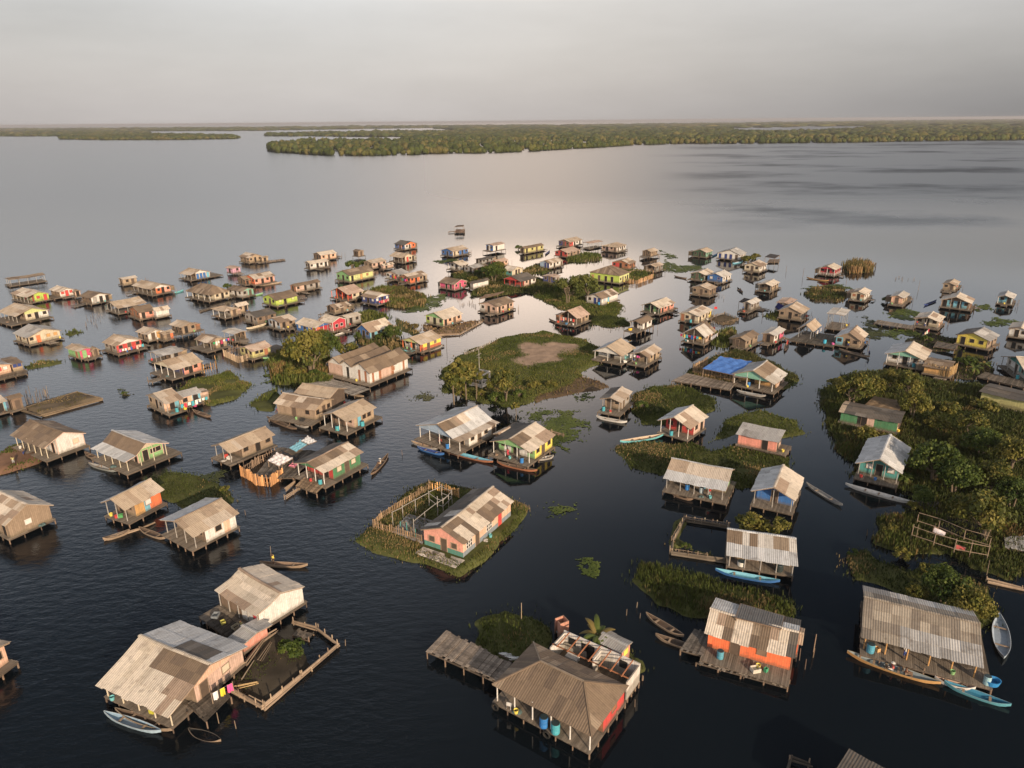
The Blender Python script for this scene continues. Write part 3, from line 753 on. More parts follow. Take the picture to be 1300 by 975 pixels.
h('long white shed with dark roof next to the hot pink house',601,366,4,20,36,'R','greyw','white','dark',winR=[],name='shed',cat='shed',rise=.3,short='the long white shed')
h('house with dark grey roof and red framed porch gable',661,364,22,20,41,'R','red',[(.6,'pinkw'),(.4,'white')],'dark',pL=2,gf='red',postc='red',short='the red porch house',rise=1.3)
h('cream gabled hut with teal side wall among trees',650,350,12,14,46,'L','teal','cream','pale',winR=[('d',.4),('d',.65)],short='the cream and teal hut')
h('rosy beige plank house with brown roof at the mouth of the channel',631,397,23,22,49,'R',[(.3,'white'),(.7,'pinkw')],'pinkw','brown',short='the rosy beige house',H=2.6,dR=1.2)
h('blue and white house with brown chequered roof on a mossy bank',697,340,12,18,39,'R','pblue','white','mix',winL=[('d',.6,'dblue'),('d',.9,'dblue')],short='the blue and white bank house')
h('navy blue shed with flat pale roof beside a path of scrub',705,359,16,6,60,'R','dblue','greyw','pinkish',rise=.25,name='shed',cat='shed',short='the navy shed')
h('far house with red doorway and pale metal side wall, tan roof',723,313,14,16,41,'R',[(.35,'dblue'),(.3,'red'),(.35,'brown')],[(.3,'red'),(.7,'white')],'tan',short='the far red doorway house',dL=2)
h('low red walled house with pinkish roof just before the red doorway house',720,326,16,16,45,'R','red','wood','pinkish',short='the low red house',H=2.1)
h('reddish brown house with blue stripes and hipped tan roof by a pole shelter',783,319,20,12,53,'R',[(.25,'pinkw'),(.2,'dblue'),(.55,'pinkw')],'white','tan',hip=1.6,short='the reddish brown far house')
h('open pole shelter with thin pale roof beside the reddish brown far house',748,315,4,17,20,'R',roof='pinkish',walls=False,H=2.6,rise=.2,name='open_shed',cat='shed',D=4,short='the far pole shelter')
h('brown plank hut on tall stilts with a side ladder deck, far out',826,324,11,9,50,'R','dbrown','wood','tan',zd=1.5,short='the tall brown hut',dL=2.2)
h('reddish house with striped roof close behind the lime hip roofed house',798,341,22,9,58,'R',[(.5,'red'),(.5,'rust')],'rust','mix',short='the reddish striped roof house')
h('grey brown hut with tan roof at the end of the bamboo pen',831,344,11,11,46,'R','brown','grey','tan',short='the grey brown hut',pL=1)
h('lime green house with hipped brown roof and tall dark doors',786,359,32,8,58,'R','lime','plime','brown',hip=(2.2,3.2),H=3.0,rise=2.3,winL=[('d',.1,'ochre'),('d',.32),('d',.55),('d',.76)],short='the lime hip roofed house',D=12.5,W=8)
h('white house with blue doors and chequered brown roof on a grassy point',764,386,20,21,44,'R','white','white','mix',winL=[('w',.2),('d',.55,'dblue'),('d',.82,'dblue')],winR=[('w',.15,'pblue'),('d',.4,'cyan')],patches=[(0,1,.5,1,'white'),(.3,.5,.0,.5,'brown'),(.6,.9,0,.3,'brown')],short='the white house with chequered roof',dR=1)
h('brown house with broad pale pinkish roof and a cluttered open porch',732,411,23,16,50,'R','brown','tan','pinkish',pL=2.4,short='the cluttered porch house',dL=2.2,rise=1.7)
h('white gabled house with brown roof on tall stilts, yellow tub on its porch',813,418,14,15,50,'R','white','white','brown',pL=1.5,dL=3.2,zd=1.5,short='the tall stilted white house')
h('green house with pink side wall and broad pale roof in the channel',836,398,22,20,43,'R',[(.3,'dgreen'),(.4,'lgreen'),(.3,'dgreen')],'salmon','pale',short='the green and pink channel house',pL=1.2,dE=1.6)
h('house with teal side wall, grey blue roof and white slatted porch',788,460,35,17,64,'R',[(.5,'white'),(.5,'greyw')],'turq',('tan','silver'),pL=2.2,postc='white',gf='white',short='the teal sided house',dL=1.4,rise=1.6)
h('brown house with pale striped roof and big plank deck by the teal sided house',821,462,20,17,58,'R','wood','tan','mix',pL=1.6,dL=2.4,short='the brown house with big deck')
# --- east side
h('green house with pale roof, blue raft behind it, far out',896,326,17,8,56,'R','dgreen','mint','tan',short='the far green house')
h('long white house with dark violet doors beside a round bush',939,330,30,8,62,'R','white','white','grey',winL=[('d',.12,'dblue'),('d',.38,'dblue'),('d',.6,'dblue'),('d',.85)],short='the long white house')
h('dark green gabled house with pale roof and a long deck',894,355,18,11,54,'R','dgreen','grey','pale',dL=2.5,short='the dark green gabled house')
h('blue walled house with white roof in the middle of the channel',917,358,20,11,52,'R','blue','white','white',winL=[('w',.25,'white'),('w',.75,'dblue')],short='the blue walled house with white roof')
h('brown plank house with tan roof over dark reflections in the channel',900,375,22,9,56,'R','wood','brown','tan',short='the brown channel house',dL=1.4)
h('cream house with striped tan roof and a moored raft in front',964,345,20,10,56,'R','cream','white','mix',short='the cream striped roof house',dL=1.6)
h('brown hut with tan roof and a rounded deck of poles',978,369,16,13,52,'R','brown','tan','pale',pL=1.3,dL=1.8,dE=1.5,short='the brown hut with pole deck')
h('small white roofed hut with black awning and a cluttered deck',953,393,10,11,48,'R','greyw','greyw','white',dL=4,short='the black awning hut')
h('crimson house with white porch rails beside tall dry reeds',1059,349,20,14,52,'R','crimson','crimson','pale',pL=1.4,gf='crimson',postc='white',rail='white',dL=1.6,short='the crimson reed house')
h('cream hut with pale end wall beside a dark raft garden',1097,381,18,8,58,'R','cream','white','pale',winL=[('w',.22,'rust'),('d',.55),('w',.82,'rust')],dL=2,short='the cream raft garden hut')
h('brown plank house with grey roof and a dark blue tarpaulin beside it',1016,406,29,9,62,'R','wood','greyw',('tan','grey'),short='the brown house with dark tarpaulin',rise=1.4)
h('little shed with rusty red roof behind the house with dark tarpaulin',1001,393,15,6,66,'R','grey','brown','pinkish',H=2,rise=.2,name='shed',cat='shed')
h('open shelter of grey poles with a sloping pale gable roof',1029,430,17,12,58,'R',roof=('tan','grey'),walls=False,H=3,rise=1.2,dcolr=(.08,.07,.06),postc='grey',name='open_shed',cat='shed',short='the grey pole shelter')
h('tall cage like shed of grey poles with a flat white roof',1068,418,20,5,66,'R',roof='white',walls=False,H=4.6,rise=.15,postc='grey',name='open_shed',cat='shed',short='the tall pole shed')
h('brown plank house with frayed striped roof beside the tall pole shed',1090,441,31,14,61,'R',[(.3,'cyan'),(.7,'wood')],'wood',('mix','silver'),short='the frayed roof house',rise=1.5)
h('tan hut with white roof and a dark bush behind it',1145,386,15,9,56,'R','peach','tan','white',short='the tan hut with white roof',dL=3,dE=4)
h('small tan house nearest to the open lagoon behind the blue panelled house',1211,368,15,12,54,'R','tan','cream','tan',dL=1.6,short='the tan house by open lagoon',dE=1)
h('wide house with pale roof and blue wall panels on stilts',1230,393,38,11,62,'R',[(.15,'brown'),(.17,'cyan'),(.1,'brown'),(.16,'cyan'),(.12,'brown'),(.2,'cyan'),(.1,'brown')],'rust','pale',short='the wide blue panelled house',pL=1)
h('small hut with blue front, white posts and bright roof over a weedy raft',1284,386,19,7,60,'R','cyan','dblue',('white','grey'),pL=1.2,postc='white',short='the blue fronted hut')
h('cream house with people on its porch and a long narrow deck',1190,416,31,15,56,'R','cream','peach','pale',pL=1.6,dL=1.4,short='the cream house with long deck')
h('white house with pale roof cut by the right picture edge',1304,429,25,20,56,'R','white','white','pale',winL=[('d',.4),('w',.75)],short='the white edge house',dL=1.2)
h('yellow gabled house with weathered grey roof on a dark mud bank',1252,443,38,16,62,'R','yellow','wood',('grey','dark'),winL=[('d',.2),('w',.5),('w',.8)],tx=76,W=7,D=6.8,short='the yellow gabled bank house',trim='brown')
h('white house with green gable and wide pale roof beside bamboo walls',1169,468,44,13,62,'R','white','white',('pale','silver'),gf='mint',pL=1.2,postc='white',short='the green gabled white house',tx=83,W=8.5,D=7.4,rise=1.3,winL=[('w',.2),('d',.5),('w',.8)])
h('low bamboo walled shack with collapsing brown roof next to the green gabled house',1203,477,32,14,62,'L','ochre','ochre','brown',H=1.9,rise=.5,winL=[],winR=[],short='the bamboo shack')
h('brick red and white house with teal porch cut by the right picture edge',1302,486,40,12,60,'R',[(.5,'white'),(.5,'teal')],'white',('pale','silver'),bandL='white',pL=1,short='the teal porch edge house')
h('flat roofed greenish grey building at the right picture edge behind the mangroves',1302,524,22,16,66,'L','olive','olive','dark',rise=.25,winL=[],short='the flat grey edge building',tx=80,D=8,W=6,stilts=False,zd=.4)
h('cream house with blue drums on deck and a yellow end panel',886,409,24,17,54,'R','cream',[(.85,'cream'),(.15,'yellow')],'pale',winL=[('d',.15,'rust'),('w',.4),('d',.72)],short='the cream house with yellow end',dR=1.1)
h('brown house with laundry porch and a pale patch on its roof',893,436,27,14,58,'R','wood','pinkw',('brown','silver'),patches=[(.05,.7,.0,.42,'white')],pL=1.3,short='the laundry porch house',rise=1.8,H=2.5)
h('dark brown plank hut with brown roof beside a small pink hut',946,441,17,16,48,'R','dbrown','wood','brown',short='the dark brown plank hut',winL=[('d',.35)])
h('small pink and white hut with white roof above the water',982,435,15,10,54,'R','brown',[(.5,'white'),(.5,'hotpink')],'white',rise=.35,short='the small pink and white hut',dL=.4)
h('house with mint gable, brown and white roof and open porch beside a blue tarpaulin',980,497,52,18,65,'R','ochre','pinkw',('white','brown','grey'),gf='mint',pL=2.6,postc='white',rf=.52,brk=[(.22,2.75)],short='the mint gabled porch house',tx=73,H=2.4,H0=2.0,rise=1.5,dL=1.2,D=8.4,W=7.6)
# --- middle distance
h('small plank house with two tone roof, grass island behind and canoe in front',786,523,22,14,56,'R','wood','greyw',('mix','dark'),tx=71,W=6,D=3.6,pL=1.4,dL=2.0,short='the two tone roof plank house')
h('house with red open porch, broad pale roof and a beached skiff',873,558,37,22,59,'R','red','pinkw',('pale','silver'),pL=2.2,postc='white',short='the red porch pale roof house',tx=65,W=6.6,D=5.6,H=2.5,rise=1.25,dL=.6,dR=.3,brk=None)
h('long pale pink house with low grey roof set in marsh grass',985,574,49,18,66,'L','salmon','pinkw','grey',rise=.35,H=2.1,tx=80,D=6.6,W=3.6,short='the long pink marsh house',winL=[('d',.7)],H1=2.6,mono=True,dL=.5,dR=1.8)
h('long verandah house with brown and pale striped roof and a green end wall',917,635,74,17,65,'L','brown','lgreen',('silver','mix','grey'),pL=2.4,tx=82,D=8.7,brk=[(.3,2.3)],H0=1.95,H=2.2,rise=.95,rf=.68,W=6.6,postc='greyw',short='the long verandah house',roofrows=1,winL=[('d',.3),('d',.6,'cyan')],dL=1.0)
h('blue fronted house with pale tan roof and a silver left slope',1004,650,47,13,67,'R','blue','cream',('pale','silver'),pL=1.8,short='the blue fronted house',rise=1.2,tx=85,D=5.4,W=7.2,H=2.4,postc='greyw',dL=.7,dR=.4,winL=[('d',.5)])
h('house with brown and white panelled roof, blue canoe moored at its porch',1006,731,80,18,70,'L','brown','greyw',('silver','mix','silver'),pL=2.0,brk=[(.36,2.15)],H0=1.85,H=2.0,rise=.75,rf=.74,tx=98,D=7.8,W=6.0,dL=.1,dR=.1,roofrows=1,short='the panelled roof house',postc='greyw',patches=[(.82,1,.34,.74,'brown'),(.64,.82,.34,.74,'white'),(.52,.64,.34,.74,'brown'),(.34,.52,.34,.74,'white'),(.14,.34,.34,.74,'brown'),(0,.14,.34,.74,'white')])
h('house of stained white and rust panels under a broad triple ridged brown roof',470,487,52,48,52,'R',[(.35,'pinkw'),(.1,'white'),(.06,'black'),(.22,'white'),(.05,'rust'),(.1,'white'),(.05,'rust'),(.07,'white')],[(.06,'white'),(.05,'rust'),(.12,'white'),(.06,'rust'),(.26,'pinkw'),(.07,'rust'),(.24,'white'),(.05,'rust'),(.09,'white')],'brown',short='the triple ridged house',tx=44,H=2.8,rise=1.6,rf=.2,brk=[(.40,3.1),(.56,4.2),(.68,3.2),(.84,4.3)],winL=[],winR=[('w',.6,'rust')],dL=1.4,dR=1.2,backc='pinkw')
h('weathered plank house with striped tan roof and a low canoe deck',401,533,49,13,63,'L','wood','tan','mix',short='the striped roof plank house',dL=2.6,tx=52,D=9,W=5.5,winL=[('d',.45),('w',.8)],H=2.4)
h('dark brown house with tan roof behind the striped roof plank house',420,521,38,14,60,'L','brown','dbrown','tan',short='the dark brown back house',tx=52,D=8,W=5,H=3.0,winR=[])
h('cream house with blue drums on its corner deck and a tan roof',441,548,29,34,51,'R',[(.5,'brown'),(.5,'pinkw')],'tan','tan',pL=2.0,tx=45,postc='white',short='the corner deck house',winR=[('d',.25,'cyan'),('w',.5),('w',.75)],dL=1.2,dR=1.0,dE=1.3)
h('dark green house with red porch wall and white shutters under a tan roof',412,615,33,46,50,'R','red','green',('pale','dark'),pL=2.0,gf='green',postc='white',wcol='cream',trim=None,patches=[(0,.75,.28,.5,'brown')],winR=[('w',.22,'cream'),('d',.5),('w',.74,'cream')],winL=[('w',.45,'cream'),('d',.75)],short='the dark green house',dR=1.0,dL=.8,tx=41,H=2.4,dE=.8,roofrows=2)
h('long low shack with brown roof and an open porch end beside debris dock',294,587,19,49,41,'R','brown','wood','tan',pL=2.2,short='the long low shack',tx=31,D=4.4,H=2.1,rise=.8,W=8.5)
h('big white house with deep porch, striped tan roof and blue canoes moored below',584,573,51,46,53,'R','greyw','white',('mix','silver'),pL=2.4,gf='pblue',postc='white',short='the big porch house',tx=47,H=2.5,rise=1.5,H0=2.1,brk=[(.12,2.2)],dL=1.2,dR=.6,patches=[(.0,.4,.3,.5,'brown'),(.4,.6,.3,.5,'pale')])
h('pale yellow house with green gable and a person standing on its deck',672,588,46,29,58,'R',[(.15,'lgreen'),(.2,'white'),(.15,'lgreen'),(.3,'white'),(.2,'lgreen')],'yellow',('pale','dark'),pL=1.8,gf='lgreen',postc='white',short='the pale yellow house',tx=58,H=2.4,rise=1.3,dL=1.2,dR=.5,patches=[(.0,.5,.25,.5,'brown')])
h('white walled little box annex between the two porch houses',637,566,8,13,50,'R','brown','white','pale',rise=.3,name='shed',cat='shed',H=2.6,short='the box annex')
h('low dark roofed kitchen shed behind the pale yellow house',662,563,22,14,56,'R','grey','ochre','dark',rise=.3,name='shed',cat='shed',H=2.2,short='the kitchen shed')
h('coral house with teal base band on a grass banked island, patched brown roof',588,708,52,64,57,'R','coral','peach',('pale','dark'),bandL=(.07,.38,.33),bandR='pblue',deck=False,zd=.6,stilts=False,short='the coral island house',tx=54.5,D=6.4,W=12.4,H=2.5,rise=1.25,ov=.3,roofrows=3,trim=None,
  winL=[('w',.21,'dbrown'),('d',.52,'dbrown'),('w',.78,'dbrown')],winR=[('g',.12),('d',.28,'dbrown'),('g',.52),('d',.75,'red')],backc='coral',
  patches=[(0,.22,.30,.5,'brown'),(0,.1,.0,.3,'brown'),(.1,.24,.0,.3,'pale'),(.24,.30,0,.5,'brown'),(.30,.52,.0,.5,'pale'),(.52,.80,.0,.4,'brown'),(.8,1,0,.5,'pale'),(.07,.16,.6,1.0,'white'),(.3,.40,.5,.9,'white')])
h('house with brown roof, white gable and porch posts beside an earth bank',61,582,39,47,43,'L','white','white','brown',pL=1.8,postc='cream',short='the earth bank house',tx=23,H=2.4,rise=1.4,dR=1.0,dL=.8,roofrows=3,winR=[('w',.7,'cream')],gl='white',trim='pinkw')
h('pale green house under a wide grey gabled roof with moored canoe',163,598,39,50,45,'L','greyw','lgreen','silver',pL=2.6,H0=2.0,brk=[(.22,2.3)],short='the pale green house',tx=26,H=2.4,rise=1.35,gl='cream',postc='cream',dR=1.1,dE=2,patches=[(0,1,.22,.55,'brown')],winR=[('d',.3),('w',.6),('w',.82)],trim='pinkw',pR=1.2)
h('plank walled house with pale annex cut by the left picture edge',14,683,36,53,42,'L',[(.5,'white'),(.5,'wood')],'wood','pale',short='the plank house with pale annex',tx=20,H=2.5,rise=1.5,roofrows=3,winR=[('w',.45,'white')],patches=[(0,.6,.25,.5,'tan')],dL=.4,dR=.2)
h('orange and pale blue shack with brown roof and an open left end',162,662,25,44,46,'R','wood',[(.35,'ochre'),(.2,'cyan'),(.45,'orange')],('tan','silver'),pL=1.5,short='the orange and blue shack',tx=32,H=2.4,rise=1.0,dR=.8,winR=[('w',.5,'white')],dL=.4)
h('white walled hut with brown roof slope and silver back slope',249,696,37,52,45,'R','brown',[(.6,'white'),(.2,'peach'),(.2,'white')],('tan','silver'),short='the white walled hut',tx=28,H=2.3,rise=1.0,pL=1.6,winR=[('w',.42)],dL=.7,dR=.2)
# --- near
h('bright orange house with striped grey roof and a broken plank deck',1002,851,103,25,66.5,'L','orange','orange',('pale','silver'),short='the bright orange house',tx=90,D=8.5,W=5.5,H=2.3,H0=2.2,rise=.85,rf=.44,roofrows=2,bandR=None,winL=[('d',.34),('w',.66,'brown')],winR=[],dL=2.4,dR=.2,patches=[(.75,.85,.0,.45,'brown'),(.3,.55,.0,.5,'brown'),(.0,.1,.0,.4,'dark'),(.4,.62,.55,1,'dark'),(0,.25,.7,1,'dark')],ov=.35)
h('small orange annex with pale sheet roof at the end of the bright orange house',1011,832,10,13,66,'L','orange','orange','tan',rise=.25,name='annex',cat='annex',tx=90,W=1.8,D=2.2,H=2.0,winL=[],winR=[],dL=.1,dR=.1)
h('big open verandah house with weathered grey brown roof and orange posts',1243,858,145,28,71.5,'L','dbrown','brown',('greybrown','greybrown','grey'),short='the big verandah house',tx=104,ev=(1249,845.5,2.85),D=10.4,W=8.6,pL=3.0,H=2.2,H0=1.95,rise=1.25,rf=.55,brk=[(.27,2.45)],roofrows=2,dL=1.0,dR=1.5,postc='ochre',trim='rust',patches=[(0,1,.27,.68,'greybrown'),(.55,.75,.68,1,'white'),(0,.45,.68,1,'silver'),(0,.7,0,.27,'grey'),(.7,1,0,.27,'greybrown')],winL=[('d',.3),('d',.7,'rust')],winR=[])
h('hip roofed house with red end wall and long white posted porch',749,953,126,48,58,'L','rust','red','brown',hip=(3.1,3.1),short='the hip roofed red house',tx=63,W=6.9,pL=2.5,H=2.2,H0=2.2,rise=1.45,rf=.54,bandR=None,postc='white',winL=[('d',.3),('d',.65,'red')],winR=[('w',.5,'rust')],dL=.3,dR=.15,ov=.28,D=10.6)
h('large white walled house with broad tan and brown roof and wide plank porch',219,922,89,86,33,'L','wood','pinkw',('pale','mix','silver'),short='the large tan roofed house',tx=33,D=9.2,W=9.3,pL=3.0,H=2.3,H0=1.85,H1=2.15,brk=[(.3,2.72)],rise=1.25,rf=.53,roofrows=2,postc='cream',patches=[(0,.62,.25,.54,'brown'),(.62,1,.25,.54,'pale'),(0,1,0,.25,'pale'),(.08,.55,.54,.72,'dark')],winR=[('d',.17),('w',.62,'cream')],winL=[('d',.4)],bandR=None,dL=.15,dR=.15,gl='peach')
h('white roofed house with a red door and an open dark deck beside it',329,801,63,59,45,'L',[(.55,'brown'),(.45,'white')],'white','pale',short='the white roofed house',tx=30,D=7.7,W=6.3,H=2.25,rise=1.0,H0=2.3,ov=.12,brk=[(.28,2.62)],rf=.52,roofrows=2,winL=[('d',.92,'crimson')],winR=[],pL=.25,dL=2.6,gl='white',dR=.2)
h('low brick passage roof linking the tan roofed house and white roofed house',310,828,11,20,50,'L','salmon','salmon','grey',rise=.25,name='passage',cat='passage',H=1.35,winL=[],winR=[],tx=32,W=3.2,D=1.6,dL=.1,dR=.1)
h('dark roofed house mostly below the bottom picture edge',1146,1092,45,40,60,'L','grey','grey','dark',short='the bottom edge house',H=1.5,rise=.3,winL=[],winR=[],tx=85,W=6,D=6,dL=.2,dR=.2)
h('small roofed landing at the bottom of the left picture edge',-34,874,20,28,55,'L','peach','peach','tan',short='the south west landing',H=2.4,tx=30,W=4,D=5,dR=1)

h('long green house with dark flat roof among the mangroves',1138,549,73,14,68,'L',[(.3,'green'),(.15,'black'),(.15,'pinkw'),(.4,'green')],'peach','dark',rise=.35,H=2.1,tx=86,D=9.7,W=5.6,short='the long green mangrove house',winL=[('d',.42)],dL=1,dR=.2,roofrows=3,patches=[(.9,1,0,1,'tan')])
h('teal fronted house with big grey gabled roof and a long white canoe before it',1138,614,52,14,70,'R','teal','teal',('silver','silver'),tx=87,D=5.7,W=10.4,pL=1.4,H=2.3,rise=1.35,short='the teal fronted house',postc='greyw',winL=[('w',.25,'white'),('d',.5),('w',.8,'white')],dL=1.6,dR=.3,roofrows=3)

# ------------------------------------------------------------------ banks, marsh grass, floating weed
def wpoly(pts): return np.array([[at(x,y).x,at(x,y).y] for x,y in pts])
def sdist(P,poly):
    """signed distance (positive inside) of points P (n,2) to polygon"""
    n=len(poly); d=np.full(len(P),1e9); ins=np.zeros(len(P),bool)
    for i in range(n):
        a=poly[i]; b=poly[(i+1)%n]; e=b-a; w=P-a
        t=np.clip((w@e)/max(1e-9,e@e),0,1); q=w-t[:,None]*e; d=np.minimum(d,np.hypot(q[:,0],q[:,1]))
        c1=(P[:,1]>=a[1]); c2=(P[:,1]<b[1]); cr=e[0]*w[:,1]-e[1]*w[:,0]
        ins^=((c1&c2&(cr>0))|(~c1&~c2&(cr<0)))
    return np.where(ins,d,-d)
_G=np.random.RandomState(3).rand(64,64)
def vnoise(x,y,s):
    x=np.asarray(x)/s; y=np.asarray(y)/s
    xi=np.floor(x).astype(int); yi=np.floor(y).astype(int); fx=x-xi; fy=y-yi; fx=fx*fx*(3-2*fx); fy=fy*fy*(3-2*fy)
    g=lambda a,b:_G[a%64,b%64]
    return (g(xi,yi)*(1-fx)+g(xi+1,yi)*fx)*(1-fy)+(g(xi,yi+1)*(1-fx)+g(xi+1,yi+1)*fx)*fy
def in_foot(P):
    bad=np.zeros(len(P),bool)
    for Mx,Lr,Ll,dL,dR in FOOT:
        I=Mx.inverted(); x=I[0][0]*P[:,0]+I[0][1]*P[:,1]+I[0][3]; y=I[1][0]*P[:,0]+I[1][1]*P[:,1]+I[1][3]
        bad|=(x>-dL-.1)&(x<Lr+.2)&(y>-dR-.1)&(y<Ll+.2)
    return bad
def blades(name,label,P,z,hmin,hmax,w,cols,lean=.35,dry=0.0,drycol=(.26,.19,.09),seed=1,kind='stuff',flat=False):
    rs=np.random.RandomState(seed); n=len(P)
    if n==0: return None
    patch=vnoise(P[:,0]+31,P[:,1]+7,6.0)*.6+vnoise(P[:,0],P[:,1],2.2)*.4
    hh=(hmin+(hmax-hmin)*(rs.rand(n)*.6+.4*patch))
    V=[];Cc=[]
    cols=np.array(cols); ci=np.clip((patch*1.3-.15+rs.randn(n)*.18)*len(cols),0,len(cols)-1).astype(int)
    col=cols[ci]*(1+rs.uniform(-.25,.25,(n,1)))
    if dry>0:
        dm=(vnoise(P[:,0]+90,P[:,1]+55,5.0)+rs.randn(n)*.12)>(1-dry)
        col[dm]=np.array(drycol)*(1+rs.uniform(-.25,.25,(dm.sum(),1)))
    for k in range(2):
        a=rs.rand(n)*np.pi; dx=np.cos(a)*w/2; dy=np.sin(a)*w/2
        la=rs.rand(n)*2*np.pi; lm=hh*lean*rs.rand(n); lx=np.cos(la)*lm; ly=np.sin(la)*lm
        b0=np.stack([P[:,0]-dx,P[:,1]-dy,z-.06],1); b1=np.stack([P[:,0]+dx,P[:,1]+dy,z-.06],1)
        t1=np.stack([P[:,0]+dx*.45+lx,P[:,1]+dy*.45+ly,z+hh],1); t0=np.stack([P[:,0]-dx*.45+lx,P[:,1]-dy*.45+ly,z+hh*rs.uniform(.7,1,n)],1)
        V.append(np.stack([b0,b1,t1,t0],1).reshape(-1,3)); Cc.append(col*(1.0 if k==0 else .9))
    V=np.concatenate(V); q=np.arange(len(V)).reshape(-1,4)
    o=bpy.data.objects.new(name,np_mesh(name,V,q,np.concatenate(Cc),'leaf')); COL.objects.link(o)
    tag(o,label,'grass',kind=kind)
    return o
GREENS=[(.062,.082,.018),(.085,.108,.024),(.112,.128,.030),(.145,.145,.042)]
OLIVES=[(.050,.056,.018),(.085,.080,.026),(.120,.098,.036),(.150,.118,.046)]
DARKG=[(.035,.049,.014),(.052,.069,.018),(.072,.086,.023)]
nB=[0]
def bank(pts,label,h=.5,gh=(.25,.7),dens=5.0,w=.22,cols=GREENS,dry=.15,soil=(.075,.080,.028),cell=None,sand=None,seed=None,hard=False,grass=True,slope=.35,wob=1.6,drycol=(.26,.19,.09),bare=0.0):
    nB[0]+=1; seed=seed or nB[0]
    poly=wpoly(pts); mn=poly.min(0)-3; mx=poly.max(0)+3
    ctr=poly.mean(0); dist=math.hypot(ctr[0],ctr[1])
    cell=cell or max(.35,min(1.2,dist/180))
    xs=np.arange(mn[0],mx[0],cell); ys=np.arange(mn[1],mx[1],cell)
    X,Y=np.meshgrid(xs,ys); P=np.stack([X.ravel(),Y.ravel()],1)
    sd=sdist(P,poly)+(0 if hard else (vnoise(P[:,0],P[:,1],3.0)-.5)*wob+(vnoise(P[:,0],P[:,1],1.1)-.5)*wob*.4)
    z=np.clip(slope*sd,-.5,h)+(vnoise(P[:,0],P[:,1],1.7)-.5)*.22*(sd>0)*(not hard)
    nx=len(xs); ny=len(ys)
    idx=np.arange(nx*ny).reshape(ny,nx); q=np.stack([idx[:-1,:-1],idx[:-1,1:],idx[1:,1:],idx[1:,:-1]],-1).reshape(-1,4)
    keep=(sd[q].max(1)>-1.2); q=q[keep]
    used=np.unique(q); mp=np.zeros(nx*ny,int); mp[used]=np.arange(len(used))
    V=np.stack([P[used,0],P[used,1],z[used]],1); Q=mp[q]
    cc=P[q].mean(1); var=.7+.6*vnoise(cc[:,0],cc[:,1],2.5)
    col=np.array(soil)[None]*var[:,None]
    sm=np.zeros(len(P))
    if sand is not None:
        ss=sdist(cc,wpoly(sand[0]))+(vnoise(cc[:,0],cc[:,1],4.0)-.5)*7
        f=np.clip(ss/2.5+.5,0,1)[:,None]; col=col*(1-f)+np.array(sand[1])*(.85+.3*vnoise(cc[:,0],cc[:,1],1.5))[:,None]*f
    o=bpy.data.objects.new('mud_bank',np_mesh('mud_bank',V,Q,col,'soil')); COL.objects.link(o); o['kind']='structure'
    for p in o.data.polygons: p.use_smooth=True
    if not grass: return o
    area=(sd>0).sum()*cell*cell; n=int(area*dens*2.2)
    n=min(n,70000)
    rs=np.random.RandomState(seed+100)
    G=np.stack([rs.uniform(mn[0],mx[0],n*2),rs.uniform(mn[1],mx[1],n*2)],1)
    g=sdist(G,poly)+(vnoise(G[:,0],G[:,1],3.0)-.5)*wob
    ok=(g>.1)|((g>-1.3)&(rs.rand(len(G))<.22*np.exp(np.clip(g,-3,0)*1.6)))
    if sand is not None: ok&=~((sdist(G,wpoly(sand[0]))+(vnoise(G[:,0],G[:,1],4.0)-.5)*7+rs.randn(len(G))*.8)>0)
    if bare: ok&=(vnoise(G[:,0]+11,G[:,1]+3,3.5)>bare)
    G=G[ok]; g=g[ok]; nb=~in_foot(G); G=G[nb]; g=g[nb]
    G=G[:n]; g=g[:n]
    zz=np.clip(slope*g,.0,h)
    blades('marsh_grass',label,G,zz,gh[0],gh[1],w,cols,dry=dry,seed=seed,drycol=drycol)
    return o
def weed(pts,label,cols=((.075,.105,.020),(.105,.140,.026),(.130,.160,.034)),dens=14,seed=None):
    """floating water plants: a mat of small leaves lying on the water"""
    nB[0]+=1; seed=seed or nB[0]; rs=np.random.RandomState(seed)
    poly=wpoly(pts); mn=poly.min(0)-1; mx=poly.max(0)+1; dist=math.hypot(*poly.mean(0))
    s=max(.22,dist/520)
    n=int((mx-mn).prod()*.9/(s*s)*2.2); n=min(n,26000)
    G=np.stack([rs.uniform(mn[0],mx[0],n),rs.uniform(mn[1],mx[1],n)],1)
    g=sdist(G,poly)+(vnoise(G[:,0],G[:,1],2.6)-.5)*3.2+(vnoise(G[:,0],G[:,1],.8)-.5)*1.4
    ok=((g>0)&((g>.9)|(rs.rand(n)>.4))|((g>-1.2)&(rs.rand(n)<.06)))&(vnoise(G[:,0]+40,G[:,1]+9,1.6)>.2); G=G[ok]; n=len(G)
    if n==0: return
    a=rs.rand(n)*6.283; c=np.cos(a)*s*.75; d=np.sin(a)*s*.75; z0=.02+rs.rand(n)*.05
    tilt=rs.uniform(-.5,.5,(n,4))*s*.35+.03
    off=np.stack([np.stack([c,d],1),np.stack([-d,c],1),np.stack([-c,-d],1),np.stack([d,-c],1)],1)
    V=np.concatenate([G[:,None,:]+off,(z0[:,None]+np.abs(tilt))[:,:,None]],2).reshape(-1,3)
    cols=np.array(cols); pa=vnoise(G[:,0],G[:,1],3.0); col=cols[np.clip((pa+rs.randn(n)*.15)*len(cols),0,len(cols)-1).astype(int)]*(1+rs.uniform(-.2,.2,(n,1)))
    o=bpy.data.objects.new('floating_weed',np_mesh('floating_weed',V,np.arange(n*4).reshape(-1,4),col,'leaf')); COL.objects.link(o)
    tag(o,label,'water weed',kind='stuff')

